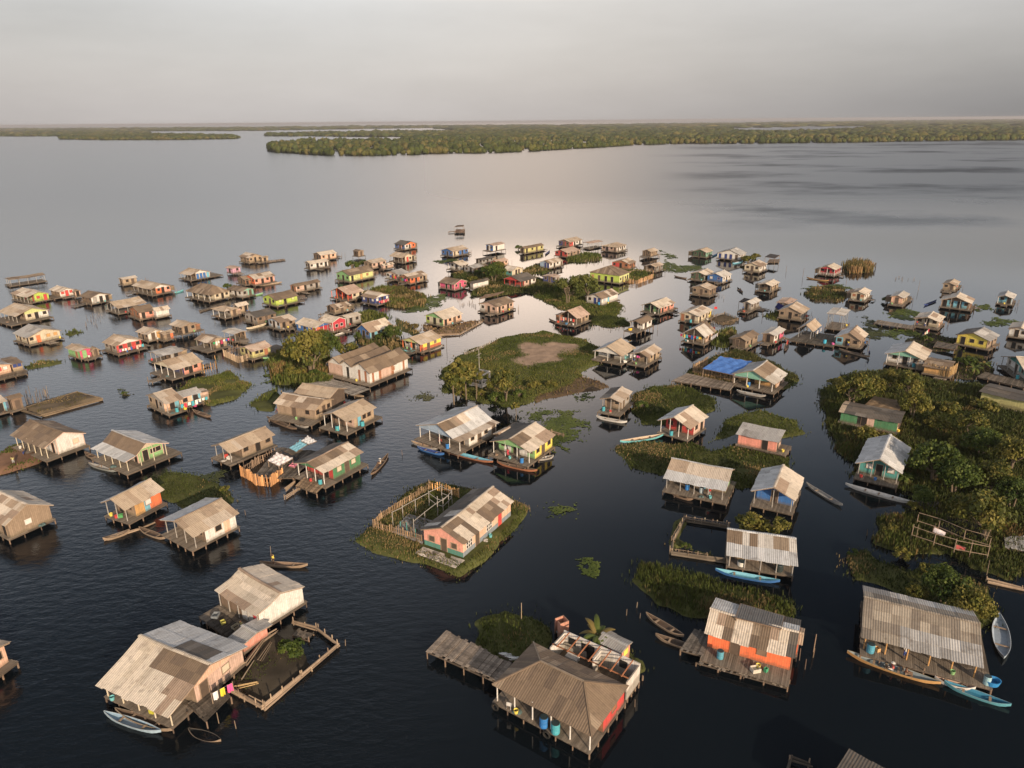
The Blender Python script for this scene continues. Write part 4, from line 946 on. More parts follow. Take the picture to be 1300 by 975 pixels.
# --- banks
bank([(560,470),(590,448),(640,428),(690,421),(745,432),(765,446),(758,462),(742,470),(735,486),(700,500),(672,512),(640,516),(600,508),(565,498)],'dark green grass on the big island with a bare sandy clearing',h=.4,gh=(.10,.32),dens=6,w=.2,dry=.12,
 sand=([(648,456),(664,441),(704,434),(724,440),(716,454),(690,462),(655,464)],(.28,.20,.145)))
bank([(668,500),(700,488),(735,478),(765,484),(772,492),(740,498),(700,505),(680,512)],'low brown mud flat with dead reeds at the edge of the big island',h=.25,gh=(.1,.4),dens=2.5,cols=OLIVES,dry=.6,soil=(.10,.07,.045),drycol=(.20,.13,.07))
bank([(448,687),(480,658),(522,622),(548,611),(600,622),(640,632),(671,645),(660,662),(624,702),(584,736),(552,722),(505,709),(470,702)],'grass rim around the coral house island',h=.5,gh=(.1,.4),dens=13,w=.1,cols=GREENS+OLIVES[:1],dry=.2,slope=.6,wob=.9)
bank([(190,612),(215,600),(255,604),(298,622),(300,634),(270,645),(232,650),(212,640)],'dark grass patch between the orange shack and the white walled hut',h=.25,gh=(.1,.4),dens=11,w=.1,cols=DARKG+GREENS[:2],dry=.15)
bank([(240,484),(290,472),(318,488),(308,503),(270,516),(240,510),(226,500)],'grassy bank beside the patchwork house',h=.35,gh=(.12,.5),dens=8,w=.14,cols=GREENS,dry=.25,bare=.3)
bank([(340,462),(362,440),(395,446),(424,462),(420,488),(390,490),(350,488)],'tall reeds around the trees west of the triple ridged house',h=.3,gh=(.8,2.0),dens=3.6,w=.3,cols=GREENS+OLIVES[1:3],dry=.25,drycol=(.22,.15,.06))
bank([(318,514),(335,500),(350,494),(356,504),(346,522),(324,520)],'ring of weeds at the low canoe deck',h=.2,gh=(.3,.8),dens=3,cols=GREENS,bare=.35)
bank([(676,376),(700,360),(742,362),(790,388),(786,400),(770,404),(745,400),(712,392)],'grassy point with willow trees by the white chequered roof house',h=.4,gh=(.15,.6),dens=5,w=.22,cols=GREENS,dry=.2)
bank([(748,404),(770,400),(795,404),(802,414),(778,416),(752,412)],'low green grass spit between two open porch houses',h=.3,gh=(.15,.5),dens=7,w=.18,cols=DARKG+GREENS[:2],dry=0)
bank([(455,377),(480,366),(510,366),(542,378),(538,388),(515,392),(490,389),(475,382)],'brown and green marsh grass beside the dark blue house',h=.3,gh=(.5,1.4),dens=2.6,w=.34,cols=OLIVES+GREENS[1:3],dry=.35)
bank([(447,400),(470,395),(490,400),(492,408),(470,412),(450,409)],'green reed patch behind the big pale blue walled roof',h=.3,gh=(.4,1.0),dens=2.6,w=.32,cols=GREENS)
bank([(452,430),(478,424),(505,428),(520,440),(508,450),(480,441),(455,436)],'scrub on the bank in front of the blue house',h=.35,gh=(.4,1.2),dens=3,w=.3,cols=DARKG+OLIVES[:2],dry=.2)
bank([(500,404),(520,410),(536,424),(528,428),(505,418)],'dead scrub strip behind the bright yellow house',h=.25,gh=(.3,.9),dens=2.2,cols=OLIVES,dry=.5)
bank([(538,412),(556,418),(590,410),(614,405),(606,414),(582,424),(552,426),(536,420)],'bank of debris and dry stalks around the green striped house',h=.5,gh=(.1,.5),dens=3,cols=OLIVES,dry=.6,soil=(.13,.09,.06),drycol=(.30,.2,.11))
bank([(572,350),(596,340),(630,340),(662,346),(690,356),(704,366),(690,374),(655,372),(625,378),(600,374),(606,366)],'scrub bank linking the red porch house and the pink house',h=.4,gh=(.3,1.1),dens=2.4,w=.34,cols=DARKG+OLIVES[:2],dry=.25)
bank([(660,344),(685,336),(700,340),(690,348),(668,348)],'scrub strip behind the blue and white bank house',h=.3,gh=(.4,1.1),dens=2,w=.36,cols=OLIVES+GREENS[:2])
bank([(722,326),(742,322),(764,324),(760,331),(735,333),(720,332)],'green reeds beside the low red house',h=.25,gh=(.5,1.3),dens=2,w=.36,cols=GREENS)
bank([(760,345),(785,342),(822,344),(826,352),(800,360),(775,357)],'grass inside the bamboo pen of the lime hip roofed house',h=.3,gh=(.3,.8),dens=2,w=.34,cols=GREENS)
bank([(804,502),(826,492),(862,490),(905,505),(908,520),(880,530),(852,538),(818,538),(800,524)],'rounded green grass island behind the two tone roof house',h=.45,gh=(.15,.5),dens=9,w=.15,cols=DARKG+GREENS[:3],dry=.08)
bank([(780,566),(812,558),(850,566),(878,562),(905,575),(940,560),(1000,582),(1008,600),(985,612),(940,622),(905,612),(880,600),(838,606),(800,592)],'marsh grass flat between the red porch house and the verandah house',h=.3,gh=(.1,.5),dens=8,w=.15,cols=DARKG+GREENS[:2]+OLIVES[:1],dry=.2,bare=.18)
bank([(905,560),(925,530),(965,522),(1010,534),(1020,548),(990,556),(935,552)],'bright green reed flat behind the long pink marsh house',h=.3,gh=(.12,.4),dens=9,w=.15,cols=GREENS,dry=.03)
bank([(802,735),(815,719),(850,724),(905,738),(960,750),(1012,768),(1010,782),(960,790),(910,786),(868,782),(836,765)],'marsh strip with dry brown reeds behind the bright orange house',h=.35,gh=(.25,1.0),dens=16,w=.085,cols=DARKG+GREENS[:2]+OLIVES[:2],dry=.33,drycol=(.17,.125,.06))
bank([(858,486),(880,466),(905,452),(935,444),(960,452),(1010,476),(1012,488),(990,494)],'weedy bank around the blue tarpaulin yard',h=.4,gh=(.15,.6),dens=6,w=.15,cols=DARKG+OLIVES[:2],dry=.2)
bank([(905,424),(935,418),(940,436),(918,442),(900,438)],'green reed clump behind the laundry porch house',h=.3,gh=(.5,1.4),dens=3,w=.3,cols=GREENS)
bank([(1042,495),(1070,480),(1130,470),(1180,484),(1240,490),(1310,505),(1330,600),(1330,720),(1280,735),(1240,720),(1200,700),(1150,705),(1115,690),(1118,660),(1160,655),(1168,630),(1085,604),(1080,585),(1060,565),(1052,545)],'dense tall marsh scrub under the mangroves of the right shore',h=.4,gh=(.25,1.1),dens=9,w=.15,cols=DARKG+OLIVES[:2]+GREENS[1:2],dry=.16,drycol=(.15,.10,.04))
bank([(1075,708),(1100,700),(1112,715),(1150,720),(1210,730),(1258,748),(1262,790),(1240,800),(1180,780),(1120,745),(1082,740)],'dark scrub bank behind the big verandah house',h=.4,gh=(.15,.6),dens=12,w=.1,cols=DARKG+OLIVES[:1],dry=.15)
bank([(600,812),(606,790),(640,775),(676,780),(700,796),(704,815),(680,832),(640,842),(612,834)],'dark grassy islet behind the plank platform of the hip roofed house',h=.5,gh=(.12,.5),dens=18,w=.08,cols=DARKG+GREENS[:2],dry=.1)
bank([(745,830),(775,812),(800,828),(815,850),(800,866),(770,858)],'rough grass behind the roofless rooms of the hip roofed house',h=.45,gh=(.2,.7),dens=14,w=.08,cols=OLIVES[:2]+GREENS[:2],dry=.25)
bank([(290,868),(320,816),(345,802),(380,820),(396,846),(338,898)],'muddy yard with sparse grass inside the log fence',h=.35,gh=(.06,.3),dens=10,w=.08,cols=DARKG+OLIVES[:1],dry=.25,soil=(.05,.042,.032),bare=.5,wob=.6)
bank([(-10,585),(8,567),(40,562),(60,578),(50,588),(15,600),(-10,606)],'earth bank with grass beside the white gabled brown roof house',h=.7,gh=(.1,.4),dens=6,cols=GREENS,dry=.2,soil=(.17,.10,.065),bare=.4,wob=.6,slope=.8)
bank([(28,518),(98,498),(130,506),(52,527)],'thin weeds on the square earth raft',h=.45,gh=(.05,.25),dens=4,cols=OLIVES,dry=.3,soil=(.115,.09,.062),hard=True,slope=2.5,bare=.5)
bank([(32,466),(55,457),(80,457),(84,462),(60,466),(36,470)],'green grass strip off the peach house',h=.3,gh=(.2,.6),dens=3,cols=GREENS)
bank([(80,424),(96,418),(106,422),(88,427)],'grass strip off the cream house with orange door',h=.25,gh=(.3,.8),dens=3,w=.3,cols=GREENS)
bank([(1020,372),(1040,364),(1068,366),(1078,374),(1066,384),(1034,384)],'dark raft garden of sticks and weeds beside the cream hut',h=.3,gh=(.2,.9),dens=2.6,w=.28,cols=OLIVES+DARKG,dry=.35,soil=(.07,.055,.04))
bank([(968,401),(985,396),(1000,404),(985,408)],'green tuft bank beside the dark tarpaulin',h=.3,gh=(.3,.7),dens=3,w=.3,cols=GREENS)
bank([(1070,339),(1085,335),(1104,337),(1106,345),(1085,348),(1072,345)],'tall dry reeds standing beside the crimson house',h=.1,gh=(1.8,3.2),dens=2.6,w=.3,cols=OLIVES[2:],dry=.6,drycol=(.33,.21,.10))
bank([(1150,432),(1180,424),(1215,432),(1222,446),(1185,446),(1150,442)],'dark mud bank with driftwood by the yellow gabled house',h=.3,gh=(.1,.5),dens=2.4,cols=DARKG,soil=(.05,.04,.03))
bank([(1185,462),(1240,452),(1262,462),(1256,480),(1215,482)],'mud and weeds by the bamboo shack',h=.35,gh=(.2,.6),dens=3,cols=DARKG+OLIVES[:1],soil=(.06,.047,.035))
bank([(902,404),(918,399),(938,405),(930,412),(912,412)],'muddy square pen rim beside the cream house with yellow end',h=.35,gh=(.05,.2),dens=1.5,cols=OLIVES,soil=(.10,.075,.05),hard=True,slope=1.5)
bank([(868,694),(852,700),(848,688),(856,662),(868,656),(872,664),(862,684),(880,698),(905,704),(900,708)],'weedy rim of the square fish pen',h=.3,gh=(.1,.5),dens=5,w=.2,cols=DARKG+OLIVES[:2],wob=.5,slope=.6)
# --- floating weed
weed([(515,390),(540,378),(562,374),(570,379),(555,390),(530,396),(515,396)],'bright green floating weed curving beside the marsh grass')
weed([(675,560),(700,530),(728,522),(743,538),(735,558),(705,572),(680,570)],'crescent of green weed beside the pale yellow house')
weed([(660,530),(685,520),(705,522),(700,530),(672,536)],'small green weed mat behind the kitchen shed')
weed([(696,646),(712,641),(730,645),(728,654),(710,657),(698,653)],'small round mat of weed alone in the middle channel')
weed([(522,504),(536,499),(550,503),(546,510),(528,510)],'pale weed mat floating off the big island',((.10,.11,.05),(.13,.13,.06)))
weed([(732,503),(742,500),(750,505),(742,509)],'tiny weed mat near the mud flat')
weed([(742,720),(750,714),(757,722),(750,730)],'tiny weed mat in open water above the hip roofed house')
weed([(845,330),(862,337),(888,338),(890,342),(858,346),(832,342)],'green weed mat at the grey brown hut')
weed([(838,318),(850,322),(860,326),(848,328)],'little weed mat far out')
weed([(196,606),(230,600),(278,602),(276,610),(225,616)],'olive weed sheet above the dark grass patch',((.07,.085,.03),(.10,.11,.045)))
weed([(1128,398),(1150,392),(1168,398),(1160,406),(1135,405)],'green weed below the tan hut')
weed([(1120,420),(1150,417),(1165,424),(1140,430),(1124,426)],'weed mat beside the long narrow deck')
weed([(1098,402),(1115,410),(1126,426),(1115,432),(1098,424)],'weed mat behind the frayed roof house',((.05,.06,.02),(.08,.09,.03)))
weed([(1250,408),(1265,404),(1288,408),(1278,414),(1255,413)],'weed mat by the white edge house')
weed([(1238,388),(1250,387),(1256,393),(1244,395)],'small weed mat beside the wide blue panelled house')
weed([(1022,368),(1040,362),(1070,362),(1078,366),(1050,372)],'green weed along the raft garden')
weed([(560,334),(548,332),(575,329),(580,331)],'thin weed line beneath the bright blue far house')
weed([(1045,490),(1060,482),(1085,484),(1075,496),(1050,502)],'dark weed at the mangrove corner',((.035,.055,.015),(.05,.07,.02)))
weed([(1040,510),(1056,500),(1066,515),(1050,525)],'brown weed by the mangrove roots',((.05,.05,.02),(.07,.06,.03)))
weed([(340,472),(352,466),(358,480),(345,486)],'weed at the reed edge')
weed([(970,486),(1000,478),(1012,486),(1000,492)],'weed mat behind the mint gabled house')
weed([(152,494),(162,493),(163,501),(153,502)],'lone tuft of weed in open water',((.07,.08,.02),(.11,.10,.03)))

# ------------------------------------------------------------------ trees
TONE=dict(olive=[(.066,.076,.016),(.105,.110,.022),(.150,.140,.030),(.190,.165,.042)],green=[(.040,.064,.014),(.064,.092,.018),(.092,.118,.024)],
 dark=[(.028,.044,.012),(.044,.062,.016),(.066,.082,.022)],dry=[(.10,.085,.03),(.15,.115,.045),(.18,.14,.06)],willow=[(.075,.090,.022),(.105,.118,.028),(.135,.138,.038)])
def crown_mesh(seed,R,Hc,n,leaf,tone,clumps,flat=1.0,name='crown'):
    rs=np.random.RandomState(seed)
    d=rs.randn(clumps,3); d/=np.linalg.norm(d,axis=1)[:,None]; d[:,2]=np.abs(d[:,2])*1.1-.35
    rad=rs.uniform(.45,1.0,clumps)**.6
    ctr=d*rad[:,None]*np.array([R,R,Hc*.5])
    sz=rs.uniform(.22,.42,clumps)*R
    k=rs.randint(0,clumps,n); g=rs.randn(n,3); g/=np.linalg.norm(g,axis=1)[:,None]
    p=ctr[k]+g*(sz[k]*rs.uniform(.55,1.05,n))[:,None]*np.array([1,1,.75])
    nrm=g+rs.randn(n,3)*.7+np.array([0,0,.5]); nrm/=np.linalg.norm(nrm,axis=1)[:,None]
    t=np.cross(nrm,rs.randn(n,3)); t/=np.linalg.norm(t,axis=1)[:,None]; b=np.cross(nrm,t)
    s=leaf*rs.uniform(.6,1.3,n)[:,None]
    V=np.stack([p-t*s*.5,p+b*s*.32,p+t*s*.5,p-b*s*.32],1).reshape(-1,3)
    tones=np.array(TONE[tone]); ct=rs.randint(0,len(tones),clumps)
    ci=np.clip(ct[k]+(rs.rand(n)<.3)*rs.randint(-1,2,n),0,len(tones)-1)
    col=tones[ci]*(1+rs.uniform(-.22,.22,(n,1)))
    return np_mesh(name,V,np.arange(n*4).reshape(-1,4),col,'leaf'),ctr
def make_tree(name,seed,R,Hc,Ht,n,leaf,tone,clumps,stems=1):
    """unit tree at origin; crown centre at Ht"""
    root=empty(name,(0,0,0)); me,ctr=crown_mesh(seed,R,Hc,n,leaf,tone,clumps)
    c=bpy.data.objects.new('crown',me); COL.objects.link(c); c.parent=root; c.location=(0,0,Ht)
    r=random.Random(seed); m=MB(); bark=(.13,.10,.07)
    for s in range(stems):
        x,y=(r.uniform(-.3,.3)*R*(stems>1) for _ in range(2)); zf=Ht-Hc*.15
        mid=(x*.6+r.uniform(-.15,.15),y*.6+r.uniform(-.15,.15),zf*.55); top=(x*1.1,y*1.1,zf)
        rr=.05*R+.05
        m.tube((x*.3,y*.3,-.5),mid,rr,rr*.75,bark); m.tube(mid,top,rr*.75,rr*.45,bark)
        for q in ctr[r.randrange(3)::3][:9]:
            e=Vector(q)+Vector((0,0,Ht)); m.tube(mid if r.random()<.4 else top,e,rr*.4,rr*.12,bark,5)
    m.build('trunk' if stems==1 else 'stems','wood',root)
    return root
PROTO={
 'mangrove':lambda s:make_tree('mangrove_tree',s,4.0,5.0,4.4,2600,.62,'olive',34,3),
 'dark':lambda s:make_tree('mangrove_tree',s,4.2,5.2,4.0,2800,.6,'green',36,3),
 'willow':lambda s:make_tree('willow_tree',s,3.0,5.6,4.2,2200,.55,'willow',26,2),
 'slim':lambda s:make_tree('slim_tree',s,1.5,4.2,4.2,900,.5,'olive',14,1),
 'bush':lambda s:make_tree('bush',s,2.0,2.2,1.2,1000,.45,'green',16,4),
 'drybush':lambda s:make_tree('bush',s,2.0,2.2,1.2,1000,.45,'dry',16,4),
 'olivebush':lambda s:make_tree('bush',s,2.0,2.4,1.3,1100,.45,'olive',18,4)}
VAR={}
def plant(kind,px,py,rpx,label,hs=1.0,ls=1.0,group='trees and bushes of the lagoon village'):
    """tree whose crown the photo shows centred at (px,py) with radius rpx pixels"""
    if kind in ('mangrove','dark') and hs==1.0: hs=1.28
    baseR={'mangrove':4.0,'dark':4.2,'willow':3.0,'slim':1.5,'bush':2.0,'drybush':2.0,'olivebush':2.0}[kind]
    Ht={'mangrove':4.4,'dark':4.0,'willow':4.2,'slim':4.2,'bush':1.2,'drybush':1.2,'olivebush':1.3}[kind]
    p=at(px,py,1.5); sc=rpx*mpp(p)/(baseR*1.12)
    for _ in range(3):
        p=at(px,py,Ht*sc*hs+.4)
        sc=rpx*mpp(p)/(baseR*1.12)
    v=rnd.randrange(3)
    key=(kind,v)
    if key not in VAR:
        o=PROTO[kind](500+v*17+len(VAR)*3); VAR[key]=o
    else: o=copy_tree(VAR[key])
    o.location=(p.x,p.y,.15); o.scale=(sc*ls,sc*ls,sc*hs); o.rotation_euler=(0,0,rnd.uniform(0,6.28))
    tag(o,label,'bush' if 'bush' in kind else 'tree',group)
    return o
plant('mangrove',390,440,31,'large olive tree in the reeds beside the triple ridged brown roof')
plant('dark',414,434,19,'dark leafy tree at the corner of the crimson house reflection')
plant('mangrove',408,425,12,'small light tree crown just below the crimson gable')
plant('olivebush',440,441,15,'rounded dry yellow bush above the triple ridged brown roof')
plant('olivebush',372,470,14,'yellowish bush at the foot of the large olive tree')
plant('bush',402,474,12,'leafy bush at the wall of the triple ridged house')
plant('willow',722,362,19,'willow like tree on the grassy point, nearer the scrub path')
plant('willow',745,360,18,'willow like tree on the grassy point, close to the lime hip roofed house')
plant('bush',707,365,8,'dark round bush at the foot of the willow like trees')
plant('dark',628,343,15,'dark round tree between the red porch house and the white roofs')
plant('mangrove',633,336,8,'lighter tree crown behind the pinkish hut')
plant('olivebush',600,352,7,'yellow green bush beside the long white shed')
plant('bush',596,362,5,'small bush at the corner of the hot pink house')
plant('bush',612,343,9,'dark bush below the dark grey sagging roof')
plant('bush',447,335,10,'round green bush in front of the low pinkish plank house')
plant('bush',460,333,7,'smaller green bush touching the low pinkish plank house')
plant('bush',484,425,8,'dark bush under the big pale roof of the blue house')
plant('dark',498,419,12,'green tree at the end of the blue walled house')
plant('drybush',525,413,7,'dry bare bush behind the bright yellow house')
plant('bush',455,424,7,'bush at the near corner of the blue walled house')
plant('bush',658,313,5,'far bush at the end of the mossy tan house')
plant('olivebush',950,327,9,'round bush beside the long white far house')
plant('olivebush',960,324,6,'dry topped bush behind the cream striped roof house')
plant('bush',1127,379,6,'dark bush behind the tan hut with white roof')
plant('bush',288,362,6,'small bush between the weathered white house and salmon house')
plant('bush',815,512,10,'bright bush on the near side of the rounded grass island')
plant('slim',575,474,16,'slim pale trunked tree at the water corner of the big island')
plant('slim',591,470,15,'slim tree beside the concrete frame on the big island')
plant('slim',583,464,13,'slender tree behind the corner trees of the big island')
plant('mangrove',600,466,10,'low leafy tree behind the concrete frame with mast')
plant('mangrove',640,482,23,'large bright green tree right beside the concrete frame with mast')
plant('bush',628,502,12,'dark bush beneath the large bright tree on the big island')
plant('bush',660,498,10,'bush on the shore of the big island facing the porch houses')
plant('olivebush',678,486,9,'yellowish bush inland of the big island shore')
plant('olivebush',585,496,10,'bush at the tip of the big island shore')
plant('olivebush',610,498,8,'bush on the shore below the concrete frame')
plant('slim',655,515,7,'thin young tree leaning over the water behind the porch houses')
plant('mangrove',1085,490,25,'olive mangrove at the near tip of the right shore')
plant('mangrove',1112,487,15,'mangrove crown behind the long green house roof')
plant('mangrove',1156,484,21,'tall narrow mangrove behind the end of the long green house')
plant('mangrove',1163,508,21,'broad mangrove crown at the end wall of the long green house')
plant('olivebush',1060,483,9,'small olive bush reaching into the channel')
plant('olivebush',1252,512,16,'olive bush by the flat grey building')
plant('dark',1190,580,31,'large dark green mangrove behind the grey gabled roof')
plant('dark',1218,600,28,'dark green mangrove in the thick of the right shore')
plant('mangrove',1255,648,36,'broad yellow green tree above the pole frames')
plant('mangrove',1262,600,25,'olive crown behind the broad yellow green tree')
plant('olivebush',1222,560,18,'brownish olive shrub in the marsh scrub')
plant('olivebush',1190,535,15,'shrub between the long green house and dark mangrove')
plant('dark',1248,556,22,'dark shrub tree among the right shore scrub')
plant('mangrove',1290,570,24,'mangrove crown touching the right picture edge')
plant('dark',1292,622,25,'dark crown cut by the right picture edge above the pole frames')
plant('olivebush',1100,548,15,'reedy bush in front of the long green house wall')
plant('olivebush',1128,556,13,'bush between the long green house and grey gabled roof')
plant('bush',1150,604,12,'banana green bush at the side of the grey gabled house')
plant('olivebush',1160,640,10,'bush by the bow of the white canoe')
plant('dark',1205,738,30,'big dark tree behind the big verandah house')
plant('mangrove',1232,760,26,'bright leafed tree leaning over the back roof of the big verandah house')
plant('mangrove',1165,748,14,'smaller olive tree at the back corner of the big verandah house')
plant('olivebush',1255,775,12,'reddish olive bush by the grey skiff')
plant('olivebush',952,660,20,'round yellow green bush behind the panelled roof')
plant('olivebush',986,666,20,'second yellow green bush behind the panelled roof, at its outer end')
plant('bush',1228,458,14,'leafy bush between the bamboo shack and teal porch house')
plant('bush',1175,428,8,'green bush below the cream house with long deck')
plant('bush',158,497,4,'tiny bush growing alone in open water')
plant('bush',870,690,7,'low weeds bush on the fish pen rim')
plant('bush',1085,700,8,'dark bush on the tip of the scrub bank')
plant('olivebush',285,618,7,'yellow bush on the dark grass patch')
plant('mangrove',1225,640,20,'olive crown between the dark mangroves and the broad yellow green tree')
plant('mangrove',1130,478,13,'small mangrove crown between the two tall ones behind the long green house')
plant('olivebush',1205,515,16,'olive shrub in the middle of the right shore scrub')
plant('mangrove',1235,535,19,'light olive crown behind the flat grey building scrub')
plant('dark',1170,625,16,'dark low mangrove at the side of the teal fronted house')
plant('olivebush',1145,700,12,'olive shrub on the marsh corner beside the pole frames')
plant('olivebush',1180,720,13,'shrub at the foot of the pole frames, near the big dark tree')
plant('olivebush',1130,668,11,'shrub in the marsh below the white canoe bow')
plant('slim',604,478,12,'slim tree between the corner trees and the mast on the big island')
plant('mangrove',578,484,14,'leafy low tree over the water at the corner of the big island')
plant('bush',640,503,9,'low dark bush right of the large bright tree, at the water')
plant('olivebush',700,486,8,'brownish shrub on the inner edge of the mud flat')
# yard tree and the banana plant
plant('bush',368,822,20,'feathery bright green tree inside the log fenced yard')
def banana(px,py,hpx,label,tone='willow',seed=3,dryf=.3):
    p=at(px,py,.4); H=hpx*mpp(p)*1.25; r=random.Random(seed)
    root=empty('banana_plant',(p.x,p.y,.3)); tag(root,label,'plant')
    m=MB(); m.tube((0,0,-.4),(0,0,H*.5),.14,.09,(.17,.15,.07)); m.build('stem','matt',root)
    m=MB()
    for k in range(13):
        a=k*2.4+r.uniform(-.3,.3); L=H*r.uniform(.55,.85); rise=r.uniform(.35,.9); col=(.20,.15,.05) if r.random()<dryf else jit((.10,.13,.03),r,.25)
        prev=None; n=7; tw=Vector((-math.sin(a),math.cos(a),0))
        for i in range(n+1):
            t=i/n; q=Vector((math.cos(a)*L*t*.8,math.sin(a)*L*t*.8,H*.42+L*(rise*t-.95*t*t*(1-rise*.4)))); w=.30*math.sin(math.pi*min(1,t*.93+.06))**.7+.02
            e=(q-tw*w+Vector((0,0,-.06)),q,q+tw*w+Vector((0,0,-.06)))
            if prev: m.face([prev[0],prev[1],e[1],e[0]],col); m.face([prev[1],prev[2],e[2],e[1]],col)
            prev=e
    m.build('leaves','leaf',root)
banana(758,822,37,'banana plant with yellowing leaves beside the small brick hut',seed=3,dryf=.45)
banana(1248,470,16,'banana plant beside the bamboo shack',seed=5,dryf=.1)
banana(1236,474,14,'shorter banana plant in front of the bamboo shack bushes',seed=8,dryf=.1)
banana(1148,612,14,'banana plant at the side of the teal fronted mangrove house',seed=9,dryf=.1)

# ------------------------------------------------------------------ far mangrove forests
def forest(regions,label,sp,R,hgt,lo,hi,seed,name='mangrove_forest',ico=2,lagoon=(),sub=1):
    """crowns spread over ground regions given as photo outlines; sp = spacing in metres"""
    rs=np.random.RandomState(seed)
    pts=[]
    for reg in regions:
        poly=np.array([[at(x,y).x,at(x,y).y] for x,y in reg]); mn=poly.min(0); mx=poly.max(0)
        area=(mx-mn).prod(); n=int(min(area/(sp*sp),400000))
        P=np.stack([rs.uniform(mn[0],mx[0],n),rs.uniform(mn[1],mx[1],n)],1)
        s=sdist(P,poly); P=P[(s+(vnoise(P[:,0],P[:,1],90)-.5)*sp*1.5)>0]
        # a dense rim right at the shore
        rim=[]
        for i in range(len(poly)):
            a,b=poly[i],poly[(i+1)%len(poly)]; L=np.hypot(*(b-a)); k=int(L/(sp*.55))
            if k>0 and min(np.hypot(*a),np.hypot(*b))<hi:
                t=rs.rand(k)[:,None]; rim.append(a+(b-a)*t+rs.randn(k,2)*sp*.25)
        P=np.concatenate([P]+rim) if rim else P
        d=np.hypot(P[:,0],P[:,1]); P=P[(d>=lo)&(d<hi)]
        for lg in lagoon: P=P[sdist(P,np.array([[at(x,y).x,at(x,y).y] for x,y in lg]))<0]
        # inside the view only
        brg=np.arctan2(P[:,0],P[:,1]); P=P[np.abs(brg)<R_(42)]
        pts.append(P)
    P=np.concatenate(pts); n=len(P)
    import bmesh
    bm=bmesh.new(); bmesh.ops.create_icosphere(bm,subdivisions=ico,radius=1); bm.verts.ensure_lookup_table()
    bv=np.array([v.co[:] for v in bm.verts]); bf=np.array([[v.index for v in f.verts] for f in bm.faces]); bm.free()
    keep=(bv[bf].mean(1)[:,2]>-.75); bf=bf[keep]
    nv=len(bv); V=np.empty((n,nv,3),np.float32)
    sc=rs.uniform(.65,1.25,n)*(.8+.5*vnoise(P[:,0],P[:,1],120)); 
    jv=1+rs.uniform(-.28,.28,(n,nv)).astype(np.float32)
    V[:]=bv[None]*jv[:,:,None]
    V[:,:,0]*=(R*sc)[:,None]; V[:,:,1]*=(R*sc)[:,None]; hz=hgt*sc*rs.uniform(.75,1.15,n)
    V[:,:,2]=(V[:,:,2]*.55+.45)*hz[:,None]
    V[:,:,0]+=P[:,0:1]; V[:,:,1]+=P[:,1:2]
    Fq=(bf[None]+(np.arange(n)*nv)[:,None,None]).reshape(-1,3)
    pal=np.array([(.034,.046,.014),(.050,.060,.017),(.070,.072,.021),(.046,.058,.019),(.090,.080,.028)])
    ci=np.clip((vnoise(P[:,0],P[:,1],70)*1.0+rs.randn(n)*.2-.05)*5,0,4).astype(int)
    col=pal[ci]*(1+rs.uniform(-.2,.2,(n,1)))
    fc=np.repeat(col,len(bf),0)*(1+rs.uniform(-.25,.25,(n*len(bf),1)))
    o=bpy.data.objects.new(name,np_mesh(name,V.reshape(-1,3),Fq,fc,'matt')); COL.objects.link(o)
    tag(o,label,'forest',kind='stuff')
    print(name,label[:30],n)
    return o
MAIN=[(343,191),(356,193.2),(390,195.5),(420,197.0),(470,197.3),(520,196),(560,194.6),(620,194),(680,191.5),(720,189),(760,187),(800,184.2),(860,182.3),(930,182.2),(1000,181.5),(1080,180.7),(1160,179.3),(1240,178.2),(1420,176.5),(1420,150.3),(1200,153),(1000,156),(900,157.2),(780,158.5),(640,161),(560,163),(590,166),(610,170.5),(560,177),(470,180),(400,181),(350,184.5)]
LAG=[(925,168.6),(985,168.4),(1040,167.0),(1085,164.6),(1115,162.0),(1090,160.4),(1040,160.6),(980,162),(930,163.6)]
forest([MAIN],'olive mangrove forest along the far shore behind the open lagoon',8.5,5.2,10,0,2300,1,lagoon=[LAG])
forest([MAIN],'hazy mangrove plain stretching to the horizon',24,13,11,2300,4600,2,ico=1,lagoon=[LAG])
forest([MAIN],'faint line of mangroves at the horizon',90,50,13,4600,16000,3,ico=1,lagoon=[LAG])
forest([[(80,176.8),(140,177.8),(230,177.4),(296,176.4),(301,175),(270,173.2),(190,171.6),(110,172),(84,173.5)]],'long low mangrove island far out on the lagoon',16,10,10,0,9000,4,ico=1)
forest([[(-120,174.3),(0,173.2),(60,173),(85,172.6),(180,170),(188,168.4),(120,167.6),(60,168),(-120,169)]],'thin mangrove shore beyond the long low island',30,18,12,0,9000,5,ico=1)
forest([[(342,172.8),(420,173.2),(520,174),(600,174.2),(620,171),(600,168),(520,168),(440,169.4),(380,170.2),(346,171)]],'narrow mangrove spit behind the nearer forest tip',22,13,11,0,9000,6,ico=1)
forest([[(-150,166.5),(60,166),(200,166.6),(330,166),(460,163.6),(560,162.2),(640,161),(700,159.4),(560,160.5),(460,161.3),(330,162.6),(200,163.4),(60,164),(-150,165)]],'faint hazy mangrove strip under the horizon',80,45,15,0,18000,7,ico=1)

